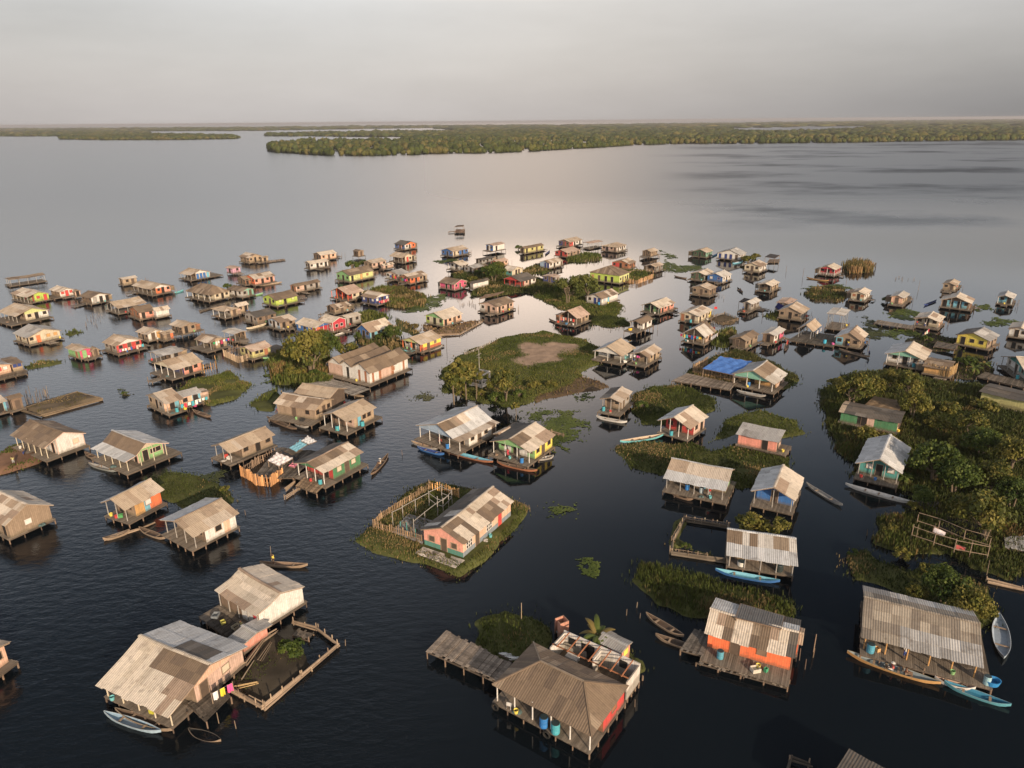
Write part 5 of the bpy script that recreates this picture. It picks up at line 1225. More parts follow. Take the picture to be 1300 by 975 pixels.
# ------------------------------------------------------------------ canoes (photo position of both ends)
K=canoe
K('pale blue canoe moored under the porch of the large tan roofed house',(133,907),(205,931),(.30,.40,.48),(.22,.32,.42),(.45,.48,.5),thwarts=2)
K('brown wooden canoe between the pale blue canoe and the porch posts',(147,903),(220,929),'wood','dbrown',(.30,.26,.2))
K('sunken brown canoe with only its rim above the water',(240,929),(281,943),'wood',(.012,.012,.012),(.14,.12,.1),z=-.33,beam=1.0,thwarts=0)
K('narrow wooden canoe poled by a person in a yellow shirt',(330,716),(391,719),'wood','brown','tan')
K('narrow canoe paddled by a seated person in the channel beside the dark green house',(471,604),(493,578),'brown','dbrown','wood')
K('long blue and red canoe moored in front of the big porch house',(560,571),(626,588),'rust','cyan','cyan',beam=1.1)
K('short blue canoe with pale rim below the big porch house corner',(530,569),(564,578),'blue','dblue','pblue')
K('grey plank canoe under the edge of the big porch house deck',(522,562),(556,571),'greyw','wood')
K('brown red canoe moored along the pale yellow house deck',(631,588),(682,599),'rust','dbrown','wood')
K('small grey boat tied at the far end of the pale yellow house',(686,583),(698,581),'greyw','grey')
K('pale skiff drawn up beside the red porch house, its bow on weeds',(787,562),(843,553),'turq','tan','white',beam=1.3,z=.25)
K('pale canoe moored below the two tone roof plank house',(757,530),(796,537),'white','greyw','white')
K('bright blue canoe in front of the panelled roof house',(908,725),(990,740),'blue','cyan','cyan',beam=1.1)
K('old grey dugout with raised bow next to the broken plank deck, farther out',(820,781),(868,810),'wood','dbrown','tan')
K('old grey dugout next to the broken plank deck, the nearer of two',(832,808),(893,829),'wood','dbrown','tan')
K('long canoe with yellow side carrying two people along the big verandah',(1075,830),(1194,870),'ochre',(.20,.24,.26),(.45,.36,.2),beam=1.25,thwarts=4)
K('blue canoe with white bundle pointing away from the verandah corner',(1198,868),(1283,898),(.10,.30,.36),(.03,.16,.26),(.3,.42,.45),beam=1.1)
K('small white and pink canoe squeezed between deck and blue canoe',(1186,862),(1238,876),'white','pinkw','white',beam=.9)
K('broad grey skiff lying beside the tree at the end of the big verandah',(1268,782),(1274,838),(.30,.36,.42),(.25,.30,.36),(.4,.45,.5),beam=1.7)
K('long white canoe moored in front of the teal fronted house',(1073,616),(1160,640),'white','white','white',beam=1.2,thwarts=3)
K('dark grey dugout floating alone in the channel beside the blue fronted house',(1023,615),(1069,643),'grey','grey','greyw')
K('brown canoe floating in the channel below the frayed roof house',(1065,444),(1104,454),'wood','dbrown','tan')
K('dark canoe with a standing red figure beside the small pink and white hut',(996,446),(1001,434),'dbrown','dbrown')
K('dark canoe with paddlers in the middle channel of the far houses',(936,366),(943,372),'dbrown','black')
K('dark blue canoe resting in open water beside the wide blue panelled house',(1173,388),(1189,382),'dblue','dblue','grey')
K('pale turquoise canoe at the porch corner of the bright yellow house',(501,443),(527,447),'turq','cyan','white')
K('white canoe along the sunny side of the bright yellow house',(537,447),(562,440),'greyw','white','white')
K('pale canoe beside the crimson wing',(424,427),(444,420),'greyw','white')
K('blue canoe under the crimson gable',(403,430),(424,427),'blue','pblue')
K('pale yellow canoe in front of the dark roofed whitish house',(313,418),(338,412),'cream','cream','tan')
K('green canoe at the jetty of the olive yellow house',(334,456),(361,450),'lgreen','mint')
K('green canoe along the deck of the weathered white house',(304,379),(334,373),'lgreen','mint','white')
K('long brown canoe along the front of the salmon orange house',(325,363),(358,359),'wood','tan')
K('turquoise canoe at the corner of the orange posted house',(222,372),(233,369),'turq','turq')
K('brown canoe with pole moored beside the dark green gabled house',(856,351),(872,354),'brown','dbrown')
K('grey canoe at the edge of the earth bank behind the pale green house',(108,576),(124,583),'wood','dbrown')
K('long grey canoe moored at the porch of the pale green house',(113,590),(150,599),(.22,.23,.22),'grey','tan')
K('brown canoe below the striped roof plank house',(339,531),(377,546),'brown','dbrown','wood')
K('white canoe alongside the low deck of the striped roof plank house',(373,538),(392,543),'greyw','greyw','white')
K('wooden canoe between the orange shack and the white walled hut',(177,672),(210,685),'wood','dbrown','tan')
K('brown canoe floating beside the plank logs of the orange shack',(131,686),(165,675),'wood','dbrown')
K('pale canoe under the deck of the cream corner house',(419,490),(462,505),'tan','brown','tan')
K('grey plank canoe at the corner deck of the triple ridged house',(424,493),(450,502),'greyw','wood')
K('blue canoe behind the long white far house',(904,326),(912,322),'cyan','blue')
K('blue canoe moored in front of the round bush by the long white house',(930,335),(943,332),'cyan','pblue')
K('brown raft canoe in front of the crimson reed house',(1024,353),(1052,357),'ochre','brown','tan')
K('dark canoe by the deck of the cluttered porch house',(697,406),(714,413),'brown','dbrown','wood')
K('small dark canoe near the far red doorway house',(692,324),(698,319),'black','dblue')
K('brown canoe at the poles of the cream striped roof house',(946,354),(957,359),'brown','dbrown')
K('plank canoe under the crowded deck of the patchwork house',(245,522),(268,530),'brown','dbrown','tan')
K('grey canoe moored by the mint gabled porch house',(935,497),(972,504),'greyw','grey','white')
K('plank canoe beneath the porch of the long verandah house',(852,627),(880,635),'brown','dbrown','tan')

# ------------------------------------------------------------------ people
def body_mesh(name,joints,edges,rad,col,mat='skin',levels=1):
    me=bpy.data.meshes.new(name); me.from_pydata(joints,edges,[]); o=bpy.data.objects.new(name,me); COL.objects.link(o)
    sk=o.modifiers.new('Skin','SKIN'); 
    if not me.skin_vertices: me.attributes.new('dummy','FLOAT','POINT')
    for i,rr in enumerate(rad):
        me.skin_vertices[0].data[i].radius=(rr,rr)
    me.skin_vertices[0].data[0].use_root=True
    ss=o.modifiers.new('Subdivision','SUBSURF'); ss.levels=levels; ss.render_levels=levels
    dg=bpy.context.evaluated_depsgraph_get(); ev=o.evaluated_get(dg); m2=bpy.data.meshes.new_from_object(ev)
    bpy.data.objects.remove(o)
    m2.name=name
    for a in list(m2.attributes):
        if a.name=='Col': m2.attributes.remove(a)
    a=m2.attributes.new('Col','FLOAT_COLOR','FACE'); a.data.foreach_set('color',[x for _ in m2.polygons for x in (*c_(col),1)])
    m2.materials.clear(); m2.materials.append(MAT[mat])
    for p in m2.polygons: p.use_smooth=True
    return m2
def skinned(name,J,E,Rr,col): return body_mesh(name,J,E,Rr,col)
SKIN=(.11,.062,.04)
def skin_ok():
    return True
def person(label,p,face,pose='stand',shirt='red',pants='dblue',hat=None,pole=False,z=0,scale=1.0):
    root=empty('person',(p.x,p.y,p.z+z),face); tag(root,label,'person','people of the village')
    root.scale=(scale,)*3
    # joints: 0 pelvis 1 belly 2 chest 3 neck 4 head  5-7 R arm  8-10 L arm  11-13 R leg 14-16 L leg
    if pose=='sit': hz=.18
    else: hz=.88
    sp=[(0,0,hz),(.01,0,hz+.18),(.02,0,hz+.40),(.02,0,hz+.56),(.05,0,hz+.72)]
    if pose=='stand': arms=[[(.02,s*.18,hz+.48),(.0,s*.24,hz+.22),(.10,s*.24,hz-.02)] for s in (-1,1)]
    elif pose=='pole': arms=[[(.02,-.18,hz+.48),(.18,-.26,hz+.36),(.34,-.16,hz+.48)],[(.02,.18,hz+.48),(.20,.14,hz+.24),(.36,-.10,hz+.22)]]
    else: arms=[[(.02,s*.18,hz+.48),(.16,s*.24,hz+.26),(.36,s*.14,hz+.24)] for s in (-1,1)]
    if pose=='sit': legs=[[(.06,s*.10,hz),(.44,s*.14,hz+.20),(.62,s*.12,hz-.16)] for s in (-1,1)]
    else: legs=[[(0,s*.10,hz-.04),(.05,s*.11,.46),(0,s*.12,.05)] for s in (-1,1)]
    J=sp+arms[0]+arms[1]+legs[0]+legs[1]
    E=[(0,1),(1,2),(2,3),(3,4),(2,5),(5,6),(6,7),(2,8),(8,9),(9,10),(0,11),(11,12),(12,13),(0,14),(14,15),(15,16)]
    Rr=[.13,.125,.135,.055,.105]+[.06,.045,.035]*2+[.085,.06,.045]*2
    # feet and hands
    for a in (13,16):
        q=J[a]; J.append((q[0]+.16,q[1],q[2]-.02)); Rr.append(.035); E.append((a,len(J)-1))
    for a in (7,10):
        q=J[a]
        for k,(dx,dy,dz) in enumerate(((.10,0,-.03),(.09,.03,-.05),(.05,-.035,.0))):
            J.append((q[0]+dx,q[1]+dy,q[2]+dz)); Rr.append(.012); E.append((a,len(J)-1))
    me=body_mesh('body',J,E,Rr,SKIN); b=bpy.data.objects.new('body',me); COL.objects.link(b); b.parent=root
    sj=[sp[0],sp[1],sp[2],(.02,0,hz+.50),arms[0][0],arms[0][1],arms[1][0],arms[1][1]]
    sj[5]=tuple(Vector(arms[0][0]).lerp(Vector(arms[0][1]),.75)); sj[7]=tuple(Vector(arms[1][0]).lerp(Vector(arms[1][1]),.75))
    me=body_mesh('shirt',sj,[(0,1),(1,2),(2,3),(2,4),(4,5),(2,6),(6,7)],[.15,.145,.155,.08,.08,.065,.08,.065],shirt); o=bpy.data.objects.new('shirt',me); COL.objects.link(o); o.parent=root
    l0,l1=legs; k0=tuple(Vector(l0[1]).lerp(Vector(l0[2]),.15)); k1=tuple(Vector(l1[1]).lerp(Vector(l1[2]),.15))
    me=body_mesh('trousers',[sp[0],l0[0],k0,l1[0],k1],[(0,1),(1,2),(0,3),(3,4)],[.145,.105,.085,.105,.085],pants); o=bpy.data.objects.new('trousers',me); COL.objects.link(o); o.parent=root
    hc=Vector(sp[4])
    me=body_mesh('hair',[tuple(hc+Vector((-.02,0,.0))),tuple(hc+Vector((-.015,0,.055)))],[(0,1)],[.108,.10],(.012,.010,.009)); o=bpy.data.objects.new('hair',me); COL.objects.link(o); o.parent=root
    f=MB(); 
    for s in (-1,1): f.box(hc.x+.095,hc.x+.112,s*.04-.014,s*.04+.014,hc.z-.005,hc.z+.012,(.02,.015,.012))
    f.box(hc.x+.10,hc.x+.135,-.014,.014,hc.z-.045,hc.z-.01,SKIN); f.box(hc.x+.09,hc.x+.110,-.03,.03,hc.z-.075,hc.z-.062,(.07,.03,.025))
    f.build('face','skin',root)
    if hat:
        m=MB(); m.tube((hc.x,0,hc.z+.05),(hc.x,0,hc.z+.17),.115,.10,hat,10); m.tube((hc.x,0,hc.z+.055),(hc.x,0,hc.z+.075),.22,.21,hat,12); m.build('hat','matt',root)
    if pole:
        m=MB(); m.tube((.36,-.02,-1.2),(.30,-.34,2.6),.028,.022,'tan',6); o=m.build('punt_pole','wood'); o.location=root.location; o.rotation_euler=root.rotation_euler; tag(o,'long punting pole held by '+label[:1].lower()+label[1:] if False else 'long pole held by the '+pole,'pole')
    return root
person('person seated in the narrow canoe with a white hat, paddling',at(483,589,.25),R_(215),'sit','white','tan','white',z=.05)
person('person in a yellow shirt standing in the wooden canoe with a pole',at(348,716.5,.15),R_(180),'pole','yellow','dbrown',pole='person in a yellow shirt')
person('person in pink red clothes standing on the pale yellow house deck',at(645,580,.9),R_(250),'stand',(.62,.07,.10),(.5,.06,.09))
person('person in a red and white top seated in the long canoe',at(1133,851,.2),R_(160),'sit',(.55,.12,.10),'white','white')
person('person with bare shoulders seated behind the red topped one in the long canoe',at(1149,856,.2),R_(340),'sit',(.25,.12,.07),'brown')
person('person in red standing in the dark canoe beside the pink and white hut',at(999,439,.1),R_(250),'pole','red','red',pole='person in red')
person('person standing at the stern of the canoe under the frayed roof house',at(1103,453,.1),R_(180),'pole','dblue','black',pole='person at the stern of the brown canoe')
person('person in pale clothes standing on the earth bank, nearer the water',at(18,590,.7),R_(290),'stand','olive','grey')
person('person in a brown shirt standing on the earth bank by the house porch',at(31,579,.7),R_(200),'stand','brown','dblue')
person('person sitting in the dark canoe in the far channel',at(939.5,369,.1),R_(300),'sit','black','dblue')
person('person in red sitting on the deck of the striped roof plank house',at(353,523,.9),R_(240),'sit',(.6,.04,.12),'dblue')
person('person in white standing on the porch of the cream house with long deck',on(HOUSE['the cream house with long deck'],-.6,3),R_(240),'stand','white','dblue')
person('person in red standing on the porch of the cream house with long deck',on(HOUSE['the cream house with long deck'],-.5,5),R_(250),'stand','red','dblue')
person('person in pink on the deck of the cluttered porch house',on(HOUSE['the cluttered porch house'],-1.2,4),R_(230),'stand',(.6,.08,.1),'dblue')

for (sh,x,y,fa,sh_c,pa,lb) in (('the big verandah house',.2,6.4,250,'white','dblue','person in white standing between the orange verandah posts'),('the long verandah house',.2,2.0,240,'red','grey','person in red on the long verandah, near its green end'),
 ('the mint gabled porch house',.3,3.0,245,'yellow','brown','person in yellow in the porch under the mint gable'),('the brown house with big deck',-1.6,2.5,230,'blue','brown','person in blue on the big plank deck'),('the laundry porch house',.5,3.0,240,'hotpink','dblue','person in bright pink behind the porch washing'),
 ('the patchwork house with blue corner',6.2,-1.0,300,'turq','dblue','person in turquoise on the crowded patchwork house deck'),('the tan house by open lagoon',2,-.4,300,'red','grey','person in red at the hut nearest the open lagoon'),('the black awning hut',-2.4,1.4,260,'blue','black','person in blue under the black awning'),
 ('the pinkish roofed porch house',.5,3.5,240,'white','red','person in white behind the orange porch posts'),('the white roofed house',-1.2,1.4,230,'olive','dblue','person in olive on the dark deck by the red door'),('the frayed roof house',-.4,2.4,250,'yellow','dblue','person in yellow at the plank wall of the frayed roof house')):
    H_=HOUSE[sh]; person(lb,on(H_,x,y),R_(fa)-0.0,'stand',sh_c,pa)
# ------------------------------------------------------------------ things on decks
def drum(hs,x,y,col,label,r=.32,hh=.9):
    H_=HOUSE[hs]; p=on(H_,x,y); root=empty('water_drum',p,0); tag(root,label,'drum','water drums on house decks')
    m=MB(); prof=[(0,.95),(.05,1),(.30,.98),(.33,1.04),(.36,.98),(.64,.98),(.67,1.04),(.70,.98),(.95,1),(1,.95)]
    n=14
    for (a,ra),(b,rb) in zip(prof,prof[1:]):
        for i in range(n):
            t0,t1=6.2832*i/n,6.2832*(i+1)/n
            m.face([(r*ra*math.cos(t0),r*ra*math.sin(t0),a*hh),(r*ra*math.cos(t1),r*ra*math.sin(t1),a*hh),(r*rb*math.cos(t1),r*rb*math.sin(t1),b*hh),(r*rb*math.cos(t0),r*rb*math.sin(t0),b*hh)],col)
    m.build('barrel','paint',root)
    m=MB(); m.tube((0,0,hh),(0,0,hh+.03),r*.9,r*.88,(.03,.05,.06),14); m.build('lid','paint',root)
B1=(.03,.16,.42); B2=(.06,.30,.36)
drum('the hip roofed red house',-.0,5.0,B1,'blue drum on the white posted porch of the hip roofed house',.42,1.15)
drum('the hip roofed red house',-.0,3.7,B2,'green blue drum with rings on the white posted porch',.42,1.15)
drum('the bright orange house',-1.2,6.9,(.08,.26,.34),'blue drum on the broken plank deck of the orange house',.36,.95)
drum('the big verandah house',-.2,9.7,(.07,.26,.36),'pale blue drum under the verandah eave at its far corner',.40,1.05)
drum('the big verandah house',-.4,-1.0,(.28,.44,.48),'pale drum beside the blue tub on the big verandah corner',.34,1.0)
drum('the big porch house',-.4,2.6,B1,'blue drum between the posts of the big porch house')
drum('the pale yellow house',-.5,1.2,B1,'blue drum at the near corner of the pale yellow house')
drum('the dark green house',-.3,.6,B2,'blue drum beside the corner post of the dark green house')
drum('the corner deck house',-.5,2.0,B2,'blue drum on the corner deck in front of the brown wall',.38,.95)
drum('the corner deck house',3.5,-.6,B2,'blue drum on the sunny side of the corner deck',.38,.95)
drum('the long verandah house',1.0,5.6,B1,'blue drum behind the posts of the long verandah')
drum('the long verandah house',1.0,3.4,(.35,.42,.45),'grey drum behind the posts of the long verandah')
drum('the red porch pale roof house',-.2,3.2,B2,'blue drum at the step of the red porch')
drum('the mint gabled porch house',.4,5.2,B1,'blue drum inside the porch of the mint gabled house')
drum('the two tone roof plank house',-.8,3.0,B2,'blue drum on the small deck of the two tone roof house')
drum('the frayed roof house',-.6,8,(.05,.34,.48),'bright blue drum in front of the frayed roof house',.4,1.0)
drum('the green gabled white house',.4,1.6,B2,'blue drum near the porch corner of the green gabled house')
drum('the patchwork house with blue corner',1.5,-.8,B2,'blue drum on the crowded deck of the patchwork house')
drum('the patchwork house with blue corner',3.2,-.8,(.6,.45,.05),'yellow drum on the crowded deck of the patchwork house')
drum('the cream house with yellow end',-.5,2.0,B2,'blue drum before the dark door of the cream house with yellow end')
drum('the tall stilted white house',-1.4,2.4,(.65,.42,.03),'yellow tub on the tall deck of the stilted white house',.55,.6)
drum('the white house with chequered roof',-.5,.8,(.04,.25,.5),'blue drum at the corner of the chequered roof house')
drum('the teal porch edge house',-.4,3,B2,'blue drum on the porch with the teal wall')
drum('the panelled roof house',.6,6.2,(.55,.53,.48),'white tub on the porch of the panelled roof house',.5,.6)
drum('the panelled roof house',.7,1.6,(.02,.03,.03),'black water tank at the porch end of the panelled roof house',.5,.9)
# blue tub lying on the verandah corner
p=on(HOUSE['the big verandah house'],-.2,-1.5); m=MB()
for i in range(16):
    t0,t1=6.2832*i/16,6.2832*(i+1)/16
    for (a,ra),(b,rb) in (((0,.5),(.55,.62)),((.55,.62),(.55,.55)),((.55,.55),(.08,.46))):
        m.face([(ra*math.cos(t0)*1.3,ra*math.sin(t0),a),(ra*math.cos(t1)*1.3,ra*math.sin(t1),a),(rb*math.cos(t1)*1.3,rb*math.sin(t1),b),(rb*math.cos(t0)*1.3,rb*math.sin(t0),b)],(.03,.20,.45))
m.tube((0,0,.05),(0,0,.08),.5,.5,(.03,.18,.4),14)
o=m.build('wash_tub','paint'); o.location=p; tag(o,'blue wash tub at the corner of the big verandah deck','tub')

CL=[(.62,.05,.08),(.70,.66,.62),(.05,.12,.40),(.65,.45,.05),(.60,.10,.30),(.08,.35,.42),(.65,.62,.58),(.35,.05,.10),(.05,.30,.12),(.66,.40,.33)]
def laundry(hs,x0,y0,x1,y1,n,label,z=1.7,seed=0,cols=None):
    H_=HOUSE[hs]; r=random.Random(seed+n*7); a=on(H_,x0,y0); b=on(H_,x1,y1); d=b-a; L=d.length
    root=empty('clothes_line',a,math.atan2(d.y,d.x)); tag(root,label,'clothes line','washing hung out on the decks')
    m=MB(); m.tube((0,0,z),(L,0,z),.012,.012,'grey',4); m.build('cord','matt',root)
    for s in (0,L): post(root,'line_post',s,0,0,z+.15,.04,'wood')
    x=.15
    for k in range(n):
        w=L/n*r.uniform(.55,.92); hh=r.uniform(.5,1.05); c=r.choice(cols or CL); m=MB(); q=5
        for i in range(q):
            for j in range(3):
                f=lambda i,j:(x+w*i/q,.09*math.sin(i*1.7+k)*(j/3)+.03,z-.01-hh*j/3)
                m.face([f(i,j+1),f(i+1,j+1),f(i+1,j),f(i,j)],c); 
        m.build('garment','matt',root); x+=L/n
laundry('the orange fronted laundry house',-.5,-1.9,6,-1.9,9,'line of red and yellow washing along the deck of the orange fronted house',1.3)
laundry('the plank house hung with clothes',.5,-.25,5.5,-.25,7,'washing in many colours hung on the tan plank front',1.9,3)
laundry('the patchwork house with blue corner',2,-1.4,8,-1.4,8,'pink and turquoise washing on the crowded patchwork house deck',1.5,5)
laundry('the laundry porch house',.2,.6,.2,6.5,8,'washing strung across the porch of the brown pale patched house',1.7,6)
laundry('the laundry porch house',3,-.7,8,-.7,6,'white washing at the side rail of the laundry porch house',1.3,9,[(.62,.6,.56),(.5,.48,.45),(.3,.3,.35)])
laundry('the large tan roofed house',3.6,-1.5,5.6,-2.3,3,'pink and white cloths drying beside the large tan roofed house',1.4,4,[(.68,.64,.62),(.66,.10,.28),(.62,.5,.05)])
laundry('the cream house with long deck',-6,1.0,-11.5,1.0,7,'washing line above the long narrow deck',1.3,8)
laundry('the orange plank house',-.4,.8,-.4,4,4,'small line of washing at the orange plank house porch',1.5,2)
laundry('the sagging roof shack',-.4,.6,-.4,4,4,'washing in front of the sagging grey roof shack',1.5,12)
laundry('the dark blue house',.5,-1.3,5,-1.3,5,'pinkish washing on the deck of the dark blue house',1.2,13,[(.6,.3,.25),(.62,.5,.45),(.5,.1,.12)])
laundry('the brown house with big deck',.6,2,.6,6,4,'washing in the porch of the striped roof big deck house',1.6,14)
laundry('the cluttered porch house',.3,.8,.3,6,6,'red and white washing in the cluttered open porch',1.4,15,[(.6,.06,.05),(.6,.57,.52),(.55,.2,.15)])
laundry('the hip roofed red house',2.2,8.2,2.2,6.6,3,'red cloth hanging in the white posted porch',1.6,16,[(.5,.03,.05),(.45,.03,.06)])
laundry('the panelled roof house',1.2,7.6,1.2,6.0,3,'pink and white cloths hanging in the panelled roof porch',1.6,17,[(.6,.05,.2),(.6,.57,.5)])
laundry('the mint gabled porch house',1.6,7.6,1.6,5.6,4,'red cloths hanging in the mint gabled porch',1.8,18,[(.55,.04,.10),(.55,.50,.42),(.5,.35,.05)])
laundry('the green grey poles' if False else 'the grey pole shelter',2,-.6,9,-.6,5,'grey washing along the pole shelter walkway',1.6,19,[(.3,.3,.32),(.5,.48,.45),(.12,.13,.2)])

def crate(hs,x,y,col,label,s=.5,name='crate'):
    p=on(HOUSE[hs],x,y); m=MB(); 
    m.box(-s/2,s/2,-s/2*.8,s/2*.8,.0,.04,col)
    for z in (.05,.19,.33):
        m.box(-s/2,s/2,-s/2*.8,-s/2*.8+.025,z,z+.11,col); m.box(-s/2,s/2,s/2*.8-.025,s/2*.8,z,z+.11,col)
        m.box(-s/2,-s/2+.025,-s/2*.8+.026,s/2*.8-.026,z,z+.11,col); m.box(s/2-.025,s/2,-s/2*.8+.026,s/2*.8-.026,z,z+.11,col)
    o=m.build(name,'paint'); o.location=p; o.rotation_euler=(0,0,rnd.uniform(0,3)); tag(o,label,'crate','crates and bins on house decks')
def chair(hs,x,y,col,label,face=0):
    p=on(HOUSE[hs],x,y); root=empty('plastic_chair',p,face); tag(root,label,'chair','plastic chairs on house decks')
    m=MB(); m.box(-.22,.22,-.22,.22,.42,.46,col); m.build('seat','paint',root)
    m=MB(); m.box(-.24,-.20,-.22,.22,.46,.86,col); m.build('backrest','paint',root)
    for sx in (-.2,.2):
        for sy in (-.2,.2):
            m=MB(); m.tube((sx,sy,0),(sx,sy,.42),.025,.022,col,5); m.build('leg','paint',root)
chair('the hip roofed red house',-.0,9.0,'white','white plastic chair under the white posted porch, near its far end',1.2)
chair('the big porch house',.8,5.5,'red','red chair in the shade of the big porch house',.4)
W_=(.6,.58,.55)
crate('the big verandah house',.3,9.0,(.55,.33,.15),'orange brown crate beside the drum under the big verandah')
crate('the bright orange house',-1.6,3.2,(.55,.5,.42),'pale crate on the broken plank deck near the green bucket',.9)
crate('the bright orange house',-1.2,2.2,(.06,.30,.16),'green bucket crate on the broken plank deck',.4)
crate('the patchwork house with blue corner',5.2,-1.0,(.6,.08,.2),'pink crate on the patchwork house deck')
crate('the cream house with yellow end',5,-.6,(.6,.58,.55),'white crate at the sunny side of the cream house with yellow end')
crate('the brown house with big deck',-1.4,5,W_,'white crate at the deck edge of the striped roof big deck house',.8)
crate('the cluttered porch house',-1,5.6,(.6,.10,.05),'red crate in the cluttered open porch',.7)
crate('the cluttered porch house',-1.3,2.6,(.08,.20,.35),'blue crate on the cluttered open porch',.6)
crate('the black awning hut',-2.2,2,(.1,.09,.09),'dark crate on the deck of the black awning hut',.8)
crate('the black awning hut',-3,.8,(.45,.12,.08),'reddish crate on the deck of the black awning hut',.6)
crate('the frayed roof house',-.5,6,(.55,.10,.3),'pink crate at the frayed roof house',.6)
crate('the long low shack',.6,1.5,W_,'white crate in the porch of the long low shack',.7)
crate('the long low shack',.8,2.6,(.5,.06,.05),'red crate in the porch of the long low shack',.6)
crate('the orange and blue shack',.4,2,(.08,.3,.1),'green crate in the open end of the orange and blue shack',.6)
crate('the striped roof plank house',-1.2,2.2,(.04,.04,.04),'dark box on the low deck of the striped roof plank house',.9)
crate('the white roofed house',-1.3,2.5,(.45,.4,.3),'crate on the dark deck by the red door',.8)
crate('the white roofed house',-1.7,4.4,(.4,.38,.1),'yellow crate on the dark deck of the white roofed house',.6)
crate('the white roofed house',-1.5,6.2,(.2,.22,.24),'grey crate on the dark deck of the white roofed house',.9)
crate('the large tan roofed house',.4,3.2,(.45,.42,.05),'yellow crate behind the porch posts of the large tan roofed house',.5)

# odds and ends that lie about on the nearer decks
def bucket(p,col,label):
    m=MB(); n=10; r0,r1,hh=.15,.2,.34
    for i in range(n):
        t0,t1=6.2832*i/n,6.2832*(i+1)/n; c0,s0,c1,s1=math.cos(t0),math.sin(t0),math.cos(t1),math.sin(t1)
        m.face([(r0*c0,r0*s0,0),(r0*c1,r0*s1,0),(r1*c1,r1*s1,hh),(r1*c0,r1*s0,hh)],col); m.face([(r1*.93*c1,r1*.93*s1,hh),(r1*.93*c0,r1*.93*s0,hh),(r0*.9*c0,r0*.9*s0,.04),(r0*.9*c1,r0*.9*s1,.04)],col)
        m.face([(r1*c0,r1*s0,hh),(r1*c1,r1*s1,hh),(r1*.93*c1,r1*.93*s1,hh),(r1*.93*c0,r1*.93*s0,hh)],col)
    m.face([(r0*.9*math.cos(6.2832*i/n),r0*.9*math.sin(6.2832*i/n),.04) for i in range(n)],col)
    o=m.build('bucket','paint'); o.location=p; o.scale=(1.25,)*3; tag(o,label,'bucket','buckets standing on house decks')
def heap(p,col,label,seed):
    r=random.Random(seed); m=MB(); n=9
    for k in range(5):
        x,y=r.uniform(-.3,.3),r.uniform(-.3,.3); s=r.uniform(.14,.3)
        for i in range(n):
            t0,t1=6.2832*i/n,6.2832*(i+1)/n
            m.face([(x+s*math.cos(t0),y+s*math.sin(t0),0),(x+s*math.cos(t1),y+s*math.sin(t1),0),(x+s*.55*math.cos(t1),y+s*.55*math.sin(t1),s*.9),(x+s*.55*math.cos(t0),y+s*.55*math.sin(t0),s*.9)],jit(c_(col),r,.2))
        m.face([(x+s*.55*math.cos(6.2832*i/n),y+s*.55*math.sin(6.2832*i/n),s*.9) for i in range(n)],jit(c_(col),r,.2))
    o=m.build('heap','matt'); o.location=p; tag(o,label,'heap','heaps of nets and sacks on decks')
rc=random.Random(77); CN=dict(red='red',blue='blue',white='white',green='lgreen',yellow='yellow',turquoise='turq')
for k,(sh,H_) in enumerate(list(HOUSE.items())):
    if H_['far']>270 or not sh.startswith('the '): continue
    used=[]
    for q in range(2):
        if rc.random()<.4: continue
        if H_['pL']>.8 or H_['dL']>1: x,y=-H_['dL']*.5+rc.uniform(-.1,.3),rc.uniform(.5,max(.6,H_['Ll']-.5))
        else: x,y=rc.uniform(.5,max(.6,H_['Lr']-.5)),-max(.25,H_['dR']*.55)
        p=on(H_,x,y)
        if rc.random()<.6:
            cn=rc.choice([c for c in CN if c not in used]); used.append(cn); bucket(p,CN[cn],cn+' bucket on the deck of '+sh)
        elif 'heap' not in used: used.append('heap'); heap(p,rc.choice(['brown','wood','greyw','dbrown',(.08,.12,.12)]),'heap of nets and sacks on the deck of '+sh,k)

# ------------------------------------------------------------------ fences, pens, platforms, poles
def fence(label,px,hh=1.3,col='tan',gap=.34,z=.0,jag=.25,w=.2,name='bamboo_fence',zb=None,cat='fence',rails=True,closed=False):
    pts=[at(x,y,z) for x,y in px]
    if closed: pts.append(pts[0])
    c=sum(pts,Vector())/len(pts); root=empty(name,(c.x,c.y,z)); tag(root,label,cat,'bamboo and board fences')
    r=random.Random(int(px[0][0]*3+px[0][1])); zb=-.4 if zb is None else zb
    for a,b in zip(pts,pts[1:]):
        a=a-c;b=b-c; a.z=b.z=0; d=b-a; L=d.length; m=MB(); n=max(1,int(L/gap)); u=d/L; nv=Vector((-u.y,u.x,0))
        for i in range(n):
            p=a+u*(L*(i+.5)/n+r.uniform(-.04,.04)); h2=hh+r.uniform(-jag,jag*.6); q=p+Vector((r.uniform(-.06,.06),r.uniform(-.06,.06),h2))
            m.bar(p+Vector((0,0,zb)),q,w,.05,jit(c_(col),r,.3))
        m.build('picket_panel','wood',root)
        if rails:
            m=MB()
            for zz in (hh*.35,hh*.8): m.bar(a+nv*.05+Vector((0,0,zz)),b+nv*.05+Vector((0,0,zz)),.05,.06,'wood')
            m.build('rail','wood',root)
        for p in (a,b): post(root,'fence_post',p.x,p.y,zb,hh+.25,.06,'wood')
    return root
fence('square bamboo pen standing in the water beside the olive yellow house',[(284,452),(303,461),(322,455)],1.7,'tan',.3)
fence('back side of dark boards closing the square bamboo pen',[(284,452),(303,445),(318,449)],1.5,'brown',.4)
fence('ragged see through bamboo fence at the end of the salmon house',[(244,474),(258,474),(276,468),(274,462)],1.9,'ochre',.6,jag=.7,w=.12)
fence('orange plank walled pen beside the debris dock of the dark green house',[(306,604),(320,611),(325,616),(344,618),(360,606)],1.9,(.46,.24,.11),.28,jag=.3,w=.26)
